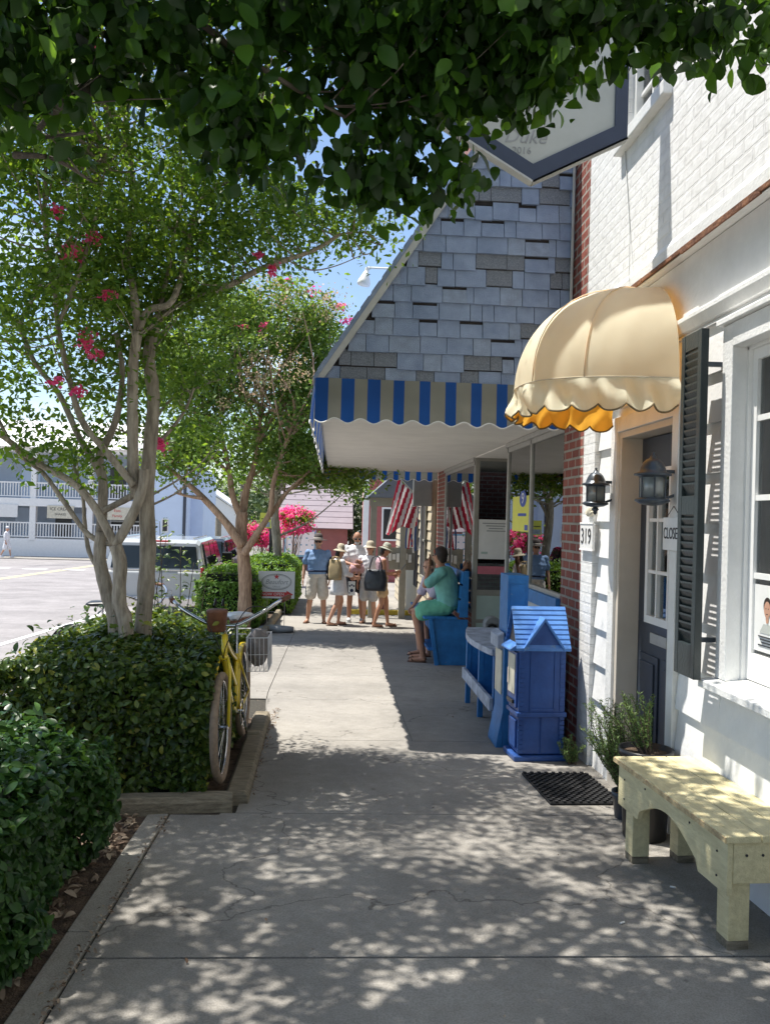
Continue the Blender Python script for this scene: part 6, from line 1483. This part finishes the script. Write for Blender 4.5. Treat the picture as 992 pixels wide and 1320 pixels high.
# ================================================================== TREES AND HEDGES
def hedge(name, label, x0, x1, y0, y1, h, leafm, nleaf, size, seed, rnd=.18, lowgap=.12, fs=(1, 1, 1, 1, 1), cat='hedge', wob=.05, coreoff=.10):
    rng = np.random.default_rng(seed); yc = (y0+y1)/2; t = thing(name, label, cat, ((x0+x1)/2, yc, gz(yc)))
    ox, oy = (x0+x1)/2, yc; hx, hy = (x1-x0)/2, (y1-y0)/2
    n = nleaf; a = np.array([2*hy*h, 2*hy*h, 2*hx*h, 2*hx*h, 4*hx*hy])*np.array(fs); f = rng.choice(5, n, p=a/a.sum())
    u = rng.uniform(-1, 1, n); v = rng.random(n)
    P = np.zeros((n, 3)); Nn = np.zeros((n, 3))
    for k in range(5):
        m = f == k
        if k == 0: P[m] = np.stack([np.full(m.sum(), -hx), u[m]*hy, v[m]*h], 1); Nn[m] = (-1, 0, .5)
        if k == 1: P[m] = np.stack([np.full(m.sum(), hx), u[m]*hy, v[m]*h], 1); Nn[m] = (1, 0, .5)
        if k == 2: P[m] = np.stack([u[m]*hx, np.full(m.sum(), -hy), v[m]*h], 1); Nn[m] = (0, -1, .5)
        if k == 3: P[m] = np.stack([u[m]*hx, np.full(m.sum(), hy), v[m]*h], 1); Nn[m] = (0, 1, .5)
        if k == 4: P[m] = np.stack([u[m]*hx, (v[m]*2-1)*hy, np.full(m.sum(), h)], 1); Nn[m] = (0, 0, 1)
    # lumpy surface: push in and out with a smooth field, round the upper edges, draw the foot in
    def fld(p): return (np.sin(p[:, 0]*6.1+seed)+np.sin(p[:, 1]*5.3+1.7*seed)+np.sin(p[:, 2]*7.7+p[:, 1]*3.1)+.7*np.sin(p[:, 0]*13+p[:, 1]*11+p[:, 2]*9))*.25
    depth = -np.abs(rng.normal(0, .045, n))+fld(P)*wob+.012+np.where((rng.random(n) < .10) & (f != 1), rng.exponential(.045, n), 0)
    cen = np.array([0, 0, h*.55]); 
    edge = np.clip((np.abs(P[:, 0])/hx)**6+(np.abs(P[:, 1])/hy)**10, 0, 1)*np.clip((P[:, 2]/h-.6)/.4, 0, 1)**2
    P += Nn/np.linalg.norm(Nn, axis=1)[:, None]*depth[:, None]; P[:, 2] -= edge*rnd*h*.6
    foot = np.clip((lowgap-P[:, 2]/h)/lowgap, 0, 1); P[:, :2] *= (1-foot[:, None]*.12)
    P[:, 2] = np.maximum(P[:, 2], .03)+np.array([gz(y+oy)-gz(yc) for y in P[:, 1]])
    Nn = Nn*.9+rng.normal(size=(n, 3))*.62+np.array([0, 0, .25])
    leaves('foliage', P, Nn, size, leafm, t, shape='oval', aspect=.55)
    # twiggy dark core
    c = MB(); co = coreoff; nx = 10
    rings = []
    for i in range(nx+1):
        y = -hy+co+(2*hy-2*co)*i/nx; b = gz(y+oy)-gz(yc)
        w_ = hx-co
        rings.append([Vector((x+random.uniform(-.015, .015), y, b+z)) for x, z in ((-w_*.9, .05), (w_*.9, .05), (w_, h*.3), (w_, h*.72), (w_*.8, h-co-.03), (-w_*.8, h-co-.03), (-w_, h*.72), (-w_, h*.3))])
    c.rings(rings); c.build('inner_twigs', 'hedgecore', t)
    s = MB()
    for k in range(26):
        x, y = random.uniform(-hx*.8, hx*.8), random.uniform(-hy*.9, hy*.9); b = gz(y+oy)-gz(yc)
        s.tube(smooth_path([(x*.7, y*.95, b-.02), (x*.9, y, b+h*.4), (x*1.02, y*1.01, b+h*.93)], 3), [.009]*4+[.007]*2+[.004], 5)
    s.build('stem', 'twig', t)
    return t
hedge('hedge', 'glossy green hedge around the forked tree with the yellow bicycle leaning on it', -2.02, -.725, 5.20, 7.7, .93, 'leaf_hedge', 34000, .050, 21, fs=(.5, 1.1, 1.5, .4, 1.7), wob=.12, rnd=.10)
hedge('hedge', 'dark low hedge nearest the camera beside the leaf litter', -2.35, -1.09, 1.2, 4.42, .72, 'leaf_hedge_dark', 28000, .055, 33, fs=(.3, 1.5, 1.0, .8, 1.4), wob=.16, rnd=.3)
hedge('hedge', 'bright green clipped round hedge behind the yard sign', -2.45, -1.30, 15.6, 18.2, 1.16, 'leaf_light', 17000, .05, 45, rnd=.4)
hedge('hedge', 'bright clipped hedge farther along under the third tree', -2.2, -.85, 19.2, 24, 1.25, 'leaf_light', 14000, .06, 57, rnd=.3)

def tree(name, label, trunks, barkm, blobs, leafm, per, spread, size, seed, parent_limbs=(), flowers=None, seeds=None, shape='diamond', ntw=90, twr=.010, cat='tree', aspect=.55, maxtw=None, hang=.35):
    rng = np.random.default_rng(seed); base = trunks[0][0][0]
    t = thing(name, label, cat, base); B = Vector(base)
    def loc(p): return Vector(p)-B
    mb = MB(); ends = []
    for pts, r0, r1 in trunks: path = limb(mb, [loc(p) for p in pts], r0, r1, 12); ends += path[len(path)//3:]
    mb.build('trunk', barkm, t, True)
    lb = MB()
    for pts, r0, r1 in parent_limbs: path = limb(lb, [loc(p) for p in pts], r0, r1, 9); ends += path[len(path)//3:]
    P, Nn = clumps([(loc(c), r, n) for c, r, n in blobs], per, spread, rng)
    # twigs from the limbs towards clump centres
    cc = P.reshape(-1, per, 3).mean(1)
    E = np.array([tuple(e) for e in ends])
    for i in rng.choice(len(cc), min(ntw, len(cc)), replace=False):
        c = Vector(cc[i]); cand = E[E[:, 2] < cc[i, 2]+.05] if (E[:, 2] < cc[i, 2]+.05).any() else E
        oo = np.argsort(((cand-cc[i])**2).sum(1))[:14]; s = Vector(cand[rng.choice(oo)]); d = (c-s).length
        if d > (maxtw or 2.6*max(1, size/.05)): continue
        mid = s.lerp(c, .5)+Vector(rng.normal(size=3)*.07*d)+Vector((0, 0, -.06*d))
        pth = smooth_path([s, mid, c], 4); r = twr*(.6+.5*d); lb.tube(pth, [r*(1-.8*k/(len(pth)-1)) for k in range(len(pth))], 5)
    lb.build('limbs', barkm, t, True)
    if hang > 1: Nn = Nn*np.array([1.3, 1.3, .45])
    leaves('crown', P, Nn, size, leafm, t, shape=shape, aspect=aspect, hang=hang, jitter=.42 if shape == 'oval' else .25)
    if flowers:
        F, FN = clumps([(loc(c), (r, r, r*1.2), n) for c, r, n in flowers], 16, .022*size/.045, rng, shell=0); leaves('blossom', F, FN, size*.62, 'pink', t, shape='diamond', aspect=.9)
    if seeds:
        F, FN = clumps([(loc(c), r, n) for c, r, n in seeds], 26, .05*size/.045, rng); leaves('seed_heads', F, FN, size*.5, 'leaf_seed', t, shape='diamond', aspect=.6)
    return t
# forked crape myrtle in the first hedge (traced limbs, each at its own distance)
def PP(lst, Y): 
    out = []
    for i, q in enumerate(lst): out.append(tuple(pt(q[0], q[1], (q[2] if len(q) > 2 else Y))))
    return out
def rooted(lst, Y):
    p = PP(lst, Y); b = Vector(p[0]); return [(b.x, b.y, gz(b.y)-.02)]+p
Y1 = 5.95
hr1 = np.random.default_rng(77)
above = [((x, y, 1.8+.66*y+hr1.uniform(.1, .7)), (.2, .2, .12), 1) for x, y in zip(hr1.uniform(-2.8, -.15, 70), 4.8+2.7*hr1.random(70)**1.5)]  # unseen clumps above the frame, added to the crown to shade the sidewalk
trunks = [(rooted([(150, 822), (138, 763), (129, 723), (131, 686)], 5.9), .056, .040), (PP([(131, 686), (133, 622), (129, 590), (150, 540), (158, 480), (150, 430)], 5.95), .038, .014),
          (rooted([(163, 822), (154, 775), (155, 727), (149, 703)], 5.8), .050, .044), (PP([(149, 703), (172, 662), (184, 628), (186, 605)], 5.8), .034, .034),
          (rooted([(184, 822), (188, 763), (191, 702), (189, 642), (193, 582), (198, 513), (192, 460), (200, 415)], 6.05), .064, .040),
          (PP([(184, 640), (173, 622), (171, 541), (172, 470), (178, 428)], 5.85), .042, .034),
          (PP([(178, 428), (173, 380), (165, 320, 6.1), (172, 240, 6.2), (160, 150, 6.3)], 5.9), .030, .012),
          (PP([(178, 428), (192, 400), (222, 388), (240, 330, 6.2), (257, 262, 6.3), (290, 235, 6.3), (315, 222, 6.3), (322, 165, 6.4)], 5.9), .026, .010)]
limbs = [(PP([(173, 626), (137, 582), (105, 541), (87, 477), (75, 420), (70, 370), (58, 290, 5.6), (60, 200, 5.5)], 5.8), .026, .010),
         (PP([(149, 703), (121, 652), (93, 622), (44, 594), (0, 560, 5.6), (-60, 530, 5.4)], 5.8), .030, .014),
         (PP([(149, 703), (115, 690), (85, 650), (56, 610), (30, 590, 5.8), (8, 560, 5.7), (-20, 500, 5.6)], 5.9), .020, .010),
         (PP([(131, 686), (133, 622), (101, 561), (77, 509), (44, 465), (24, 420), (0, 388, 5.7), (-30, 300, 5.5)], 5.95), .026, .010),
         (PP([(129, 735), (115, 711), (109, 670), (107, 642), (95, 600)], 6.0), .018, .010),
         (PP([(200, 415), (235, 385), (290, 370), (340, 345), (403, 323), (438, 302)], 6.3), .034, .012),
         (PP([(438, 302), (470, 300), (492, 316)], 6.3), .008, .003), (PP([(370, 335), (400, 348), (432, 343), (468, 328)], 6.3), .007, .003),
         (PP([(131, 660), (160, 645), (184, 632)], 5.9), .022, .026),
         (PP([(200, 415), (215, 360), (222, 320), (235, 250, 6.4), (230, 160, 6.5)], 6.1), .020, .008),
         (PP([(193, 582), (215, 560), (238, 530), (250, 500)], 6.3), .018, .008), (PP([(193, 560), (215, 520), (255, 500), (280, 490), (315, 480)], 6.6), .013, .004),
         (PP([(75, 420), (110, 330), (130, 250), (140, 180)], 5.7), .016, .006), (PP([(24, 420), (60, 350), (80, 280)], 5.7), .014, .006)]
cb3 = lambda px, py, Y: tuple(pt(px, py, Y))
blobs = [(cb3(60, 300, 5.7), (.75, .7, .55), 46), (cb3(160, 240, 6.0), (.8, .8, .6), 60), (cb3(260, 230, 6.4), (.8, .8, .6), 52), (cb3(180, 350, 6.2), (.55, .6, .35), 24), (cb3(60, 180, 5.6), (.8, .8, .5), 30), (cb3(180, 110, 6.2), (1.0, .9, .5), 28),
         (cb3(110, 400, 5.9), (.55, .6, .40), 26), (cb3(20, 450, 5.7), (.40, .5, .40), 16), (cb3(150, 500, 6.1), (.26, .4, .40), 16), (cb3(112, 590, 6.1), (.16, .3, .18), 8), (cb3(245, 430, 6.5), (.40, .5, .45), 22), (cb3(255, 570, 6.9), (.24, .4, .2), 7),
         (cb3(330, 310, 6.4), (.42, .5, .22), 18), (cb3(410, 300, 6.4), (.32, .4, .14), 10), (cb3(235, 350, 6.3), (.5, .5, .30), 18), (cb3(350, 250, 6.5), (.4, .5, .2), 9), (cb3(470, 295, 6.4), (.16, .2, .12), 6), (cb3(20, 560, 5.6), (.14, .2, .2), 4), (cb3(20, 70, 5.4), (.9, .8, .5), 24), (cb3(330, 60, 6.2), (.9, .8, .45), 13), (cb3(60, -60, 5.6), (1.2, 1., .5), 26), (cb3(220, -70, 6.0), (1.2, 1., .5), 14), (cb3(330, -60, 5.6), (.7, .6, .35), 12), (cb3(390, -40, 5.3), (.35, .5, .3), 8), (cb3(320, 150, 6.4), (.5, .5, .3), 11)]
blobs += above
fl = [(cb3(95, 325, 5.6), .06, 6), (cb3(112, 436, 5.7), .05, 5), (cb3(70, 490, 5.6), .03, 3), (cb3(105, 504, 5.6), .03, 3), (cb3(122, 308, 5.6), .04, 4), (cb3(143, 380, 5.7), .04, 4), (cb3(206, 570, 6.2), .045, 5), (cb3(335, 330, 6.2), .03, 3), (cb3(352, 352, 6.3), .04, 4), (cb3(124, 455, 5.7), .03, 3), (cb3(75, 270, 5.5), .03, 3), (cb3(125, 60, 5.5), .03, 3)]
tree('crape_myrtle_tree', 'forked multi stemmed tree with smooth tan bark rising from the near hedge', trunks, 'bark', blobs, 'leaf_cm', 100, .13, .048, 3, limbs, fl, ntw=230, twr=.0085)

# second crape myrtle behind the yard sign
Y2 = 15.3
trunks = [(rooted([(316, 752), (314, 720), (311, 690), (312, 660)], Y2),   .12, .105)]
limbs = [(PP([(312, 705), (292, 675), (262, 642), (240, 622), (212, 600)], Y2-.2), .085, .03), (PP([(312, 670), (300, 640), (296, 612), (290, 580), (280, 540)], Y2), .07, .025),
         (PP([(312, 665), (318, 630), (328, 600), (333, 565), (340, 500)], Y2+.2), .08, .025), (PP([(314, 715), (330, 690), (348, 660), (352, 625), (362, 590), (380, 540)], Y2-.3), .07, .025),
         (PP([(348, 665), (365, 640), (390, 615), (420, 590)], Y2-.2), .04, .015), (PP([(296, 612), (270, 580), (250, 540)], Y2+.3), .04, .015), (PP([(262, 642), (245, 640), (225, 635)], Y2-.4), .04, .014)]
blobs = [(cb3(300, 560, Y2), (1.25, 1.2, .55), 30), (cb3(330, 470, Y2), (1.3, 1.3, .8), 46), (cb3(400, 540, Y2+.3), (.62, .9, .75), 26), (cb3(260, 470, Y2), (.9, 1, .8), 28), (cb3(350, 410, Y2), (1.0, 1.1, .6), 32), (cb3(408, 440, Y2), (.42, .7, .7), 20), (cb3(240, 590, Y2-.3), (.5, .7, .32), 14), (cb3(395, 605, Y2+.2), (.55, .8, .25), 12), (cb3(290, 400, Y2+.3), (1, 1, .5), 20), (cb3(452, 613, Y2+.4), (.36, .4, .16), 6), (cb3(215, 480, Y2+.4), (.5, .8, .8), 18)]
sd_ = [(cb3(400, 400, Y2-.6), (.5, .4, .4), 34), (cb3(360, 470, Y2-1.3), (.6, .2, .5), 26), (cb3(300, 510, Y2-1.2), (.5, .2, .2), 8), (cb3(345, 380, Y2-.5), (.6, .4, .25), 20), (cb3(425, 395, Y2-.3), (.25, .3, .25), 8)]
fl = [(cb3(400, 378, Y2), .08, 3), (cb3(440, 395, Y2), .10, 4), (cb3(448, 412, Y2), .08, 3), (cb3(340, 420, Y2-1), .06, 3), (cb3(308, 422, Y2-1), .05, 2), (cb3(375, 362, Y2), .06, 2)]
tree('crape_myrtle_tree', 'full crape myrtle with reddish bark and pale seed heads behind the bright hedge', trunks, 'bark2', blobs, 'leaf_cm2', 150, .23, .085, 5, limbs, fl, sd_, ntw=110, twr=.016)
# third tree
Y3 = 21.
trunks = [(rooted([(358, 740), (357, 700), (354, 660), (356, 630)], Y3), .13, .09)]
limbs = [(PP([(354, 662), (370, 635), (395, 610)], Y3), .05, .02), (PP([(356, 635), (350, 600), (345, 560)], Y3), .06, .02), (PP([(356, 640), (375, 600), (390, 570)], Y3), .05, .02)]
blobs = [(cb3(370, 570, Y3), (1.2, 1.3, .8), 30), (cb3(410, 590, Y3), (.8, 1.2, .5), 18), (cb3(435, 618, Y3-.5), (.5, .6, .28), 10), (cb3(350, 520, Y3), (1.2, 1.2, .8), 20), (cb3(325, 612, Y3), (.6, .8, .35), 9)]
tree('crape_myrtle_tree', 'third slimmer tree with grey bark beyond the second hedge', trunks, 'bark', blobs, 'leaf_cm', 100, .24, .10, 8, limbs, ntw=50, twr=.02)

# broad leaved tree overhead: trunk beside the near hedge out of frame to the left, boughs across the sidewalk
trunks = [([(-2.3, 1.4, gz(1.4)), (-2.25, 1.5, 1.2), (-2.1, 1.8, 2.4), (-1.7, 2.3, 3.1)], .16, .10)]
limbs = [([(-2.1, 1.8, 2.4), (-1.75, 2.6, 2.85), tuple(pt(30, 125, 3.1)), tuple(pt(78, 138, 3.2)), tuple(pt(130, 105, 3.3)), tuple(pt(220, 60, 3.4))], .06, .014),
         ([tuple(pt(78, 138, 3.2)), tuple(pt(48, 175, 3.3)), tuple(pt(120, 170, 3.5))], .014, .006), (PP([(20, 200, 3.0), (70, 205, 3.2), (120, 235, 3.3)], 3.2), .013, .004),
         ([(-1.7, 2.3, 3.1), (-.9, 2.6, 3.6), (0, 3.0, 3.7), (.9, 3.2, 3.6)], .07, .02), ([(-1.7, 2.3, 3.1), (-1, 3.4, 4.2), (-.2, 4.4, 4.9)], .07, .02), ([(-1.9, 2.0, 2.8), (-1.0, 1.2, 3.8), (0, .6, 4.2)], .06, .02), ([(-.9, 2.6, 3.6), (-.5, 3.0, 3.3), (0, 3.2, 3.1)], .02, .006)]
def V_(px, py, Y, r, n): return (cb3(px, py, Y), r, n)
blobs = [V_(60, 35, 3.0, (.34, .3, .14), 12), V_(190, 35, 3.1, (.30, .3, .15), 12), V_(285, 150, 3.1, (.12, .15, .20), 24), V_(120, 10, 2.9, (.4, .3, .14), 18), V_(320, 40, 3.1, (.26, .3, .15), 12), V_(430, 25, 3.1, (.34, .3, .16), 26), V_(385, 120, 3.2, (.16, .2, .10), 6),
         V_(500, 85, 3.2, (.26, .3, .20), 24), V_(480, 205, 3.3, (.14, .2, .14), 12), V_(560, 50, 3.1, (.3, .3, .18), 22), V_(580, 140, 3.2, (.11, .2, .16), 10), V_(640, 50, 3.1, (.28, .3, .17), 24), V_(578, 235, 3.3, (.05, .08, .12), 5), V_(705, 50, 3.0, (.22, .3, .15), 20), V_(690, 120, 3.1, (.12, .2, .08), 6), V_(405, 225, 3.4, (.2, .2, .12), 5), V_(60, 195, 3.4, (.12, .2, .10), 2), V_(520, 265, 3.4, (.09, .1, .10), 5),
         V_(790, 12, 2.9, (.24, .2, .08), 14), V_(880, 15, 2.8, (.16, .2, .08), 8), V_(912, 50, 2.8, (.06, .1, .07), 4), V_(970, 20, 2.8, (.16, .2, .12), 8), V_(5, 130, 2.9, (.10, .2, .18), 9), V_(20, 20, 2.8, (.3, .3, .3), 20), V_(225, 110, 3.2, (.14, .2, .16), 3), V_(430, -60, 3.1, (1.0, .4, .16), 34), V_(750, -50, 3.0, (.6, .4, .15), 22)]
# unseen crown above and behind the viewpoint, added to shade slabs and block sky
hr = np.random.default_rng(99); hid = []
for _ in range(130):
    x, y = hr.uniform(-2.6, .45), hr.uniform(1.8, 4.5); hid.append(((x, y, max(4.0, 1.85+.63*y)+hr.uniform(.1, .5)), (.13, .13, .06), 3))
for _ in range(430):
    x, y = hr.uniform(-2.8, .42), hr.uniform(2.0, 4.9); hid.append(((x, y, max(4.0, 1.85+.63*y)+hr.uniform(.1, .55)), (.11, .11, .06), 2))
hid += [((-3.6, 2.4, 4.3), (1.1, 1.8, 1.2), 160), ((-3.4, -.4, 4.0), (1.4, 1.6, 1.2), 120), ((.2, -1.6, 4.3), (2.2, 1.2, .8), 120), ((-.6, 1.2, 4.4), (1.2, 1, .4), 130), ((.6, 1.6, 4.1), (.8, .8, .3), 90), ((.3, .3, 4.2), (1.3, 1, .4), 110), ((-1.3, .0, 4.2), (1.3, 1, .4), 30), ((.55, 2.9, 3.95), (.5, .5, .2), 80), ((.9, 2.2, 3.9), (.6, .6, .2), 60)]
tree('broadleaf_tree', 'dark broad leaved tree whose boughs hang across the top over the sidewalk', trunks, 'barkdark', blobs+hid, 'leaf_big', 22, .070, .064, 13, limbs, shape='oval', ntw=150, twr=.0045, aspect=.66, maxtw=.8, hang=1.5)

# flowering shrub, far trees
def bush(name, label, c, r, n, leafm, size, per, spread, seed, cat='tree', trunk=.06, flow=None, nt=20):
    c = Vector(c); b = (c.x, c.y, gz(c.y)); rr = random.Random(seed)
    tk = [([b, (c.x+rr.uniform(-.1, .1), c.y, (b[2]+c.z)/2), tuple(c)], trunk, trunk*.5)]
    bl = [(tuple(c), r, n)]+[((c.x+rr.uniform(-.6, .6)*r[0], c.y+rr.uniform(-.6, .6)*r[1], c.z+rr.uniform(-.4, .6)*r[2]), tuple(q*rr.uniform(.4, .65) for q in r), n//3) for _ in range(4)]
    return tree(name, label, tk, 'bark', bl, leafm, per, spread, size, seed, (), flow, ntw=nt, twr=trunk*.25)
for i, (px, py, Y, r, lab) in enumerate(((380, 672, 29, .62, 'large flowering shrub covered in hot pink blossom before the mauve roof'), (338, 688, 28, .55, 'smaller hot pink flowering shrub partly behind the second tree trunk'))):
    c = pt(px, py, Y); b = bush('flowering_shrub', lab, c, (r, r*.8, r*.62), 16, 'leaf_cm', .10, 26, .16, 60+i, 'shrub', .05)
    B = b.location; F, FN = clumps([((c-B), (r*1.05, r*.9, r*.7), 46)], 46, .10, np.random.default_rng(70+i), shell=.8); leaves('blossom', F, FN, .085, 'pink', b, shape='diamond', aspect=.9)
far = [(455, 650, 48, (1.3, 1.5, 3.2), 'narrow grey green tree between the mauve building and the red building'), (255, 655, 110, (7, 4, 3.2), 'low green tree on the skyline behind the white house'), (300, 660, 120, (9, 4, 3.5), 'broad low tree on the skyline behind the mooring posts'), (215, 668, 105, (5, 3, 2.5), 'rounded tree behind the pale blue end wall'), (345, 655, 130, (10, 5, 4), 'hazy treetops behind the pink shrubs'), (410, 640, 75, (5, 3, 4), 'tree crown above the mauve roof')]
for i, (px, py, Y, r, lab) in enumerate(far): bush('background_tree', lab, pt(px, py, Y), r, 40, 'leaf_far', .22 if Y < 60 else .55, 40, .45 if Y < 60 else 1.1, 90+i, 'tree', .18, nt=0)
# young shoots growing up through the hedge beside the fork
t = thing('sapling', 'spindly young shoots with paired dark leaves beside the forked tree', 'plant', (-1.35, 7.9, gz(7.9)))
st = MB(); Pl, Nl = [], []; rr = random.Random(12)
for (px, py, Yv) in ((206, 672, 7.6), (215, 690, 7.9), (250, 725, 7.8), (233, 705, 8.1), (196, 720, 7.7), (268, 735, 8.0)):
    e = pt(px, py, Yv)-t.location; b0 = Vector((e.x+rr.uniform(-.15, .15), rr.uniform(-.3, .1), 0)); pth = smooth_path([b0, b0.lerp(e, .5)+Vector((rr.uniform(-.08, .08), 0, 0)), e], 9)
    st.tube(pth, [.008*(1-.7*k/(len(pth)-1)) for k in range(len(pth))], 5)
    for k in range(6, len(pth)):
        for s in (-1, 1):
            for _ in range(2): q = pth[k]+Vector((s*rr.uniform(.03, .055), rr.uniform(-.05, .05), rr.uniform(.0, .04))); Pl.append(q); Nl.append((rr.gauss(0, .4), rr.gauss(0, .4)-.3, 1))
st.build('stem', 'twig', t, True); leaves('foliage', np.array(Pl), np.array(Nl), .06, 'leaf_hedge', t, shape='oval', aspect=.5)
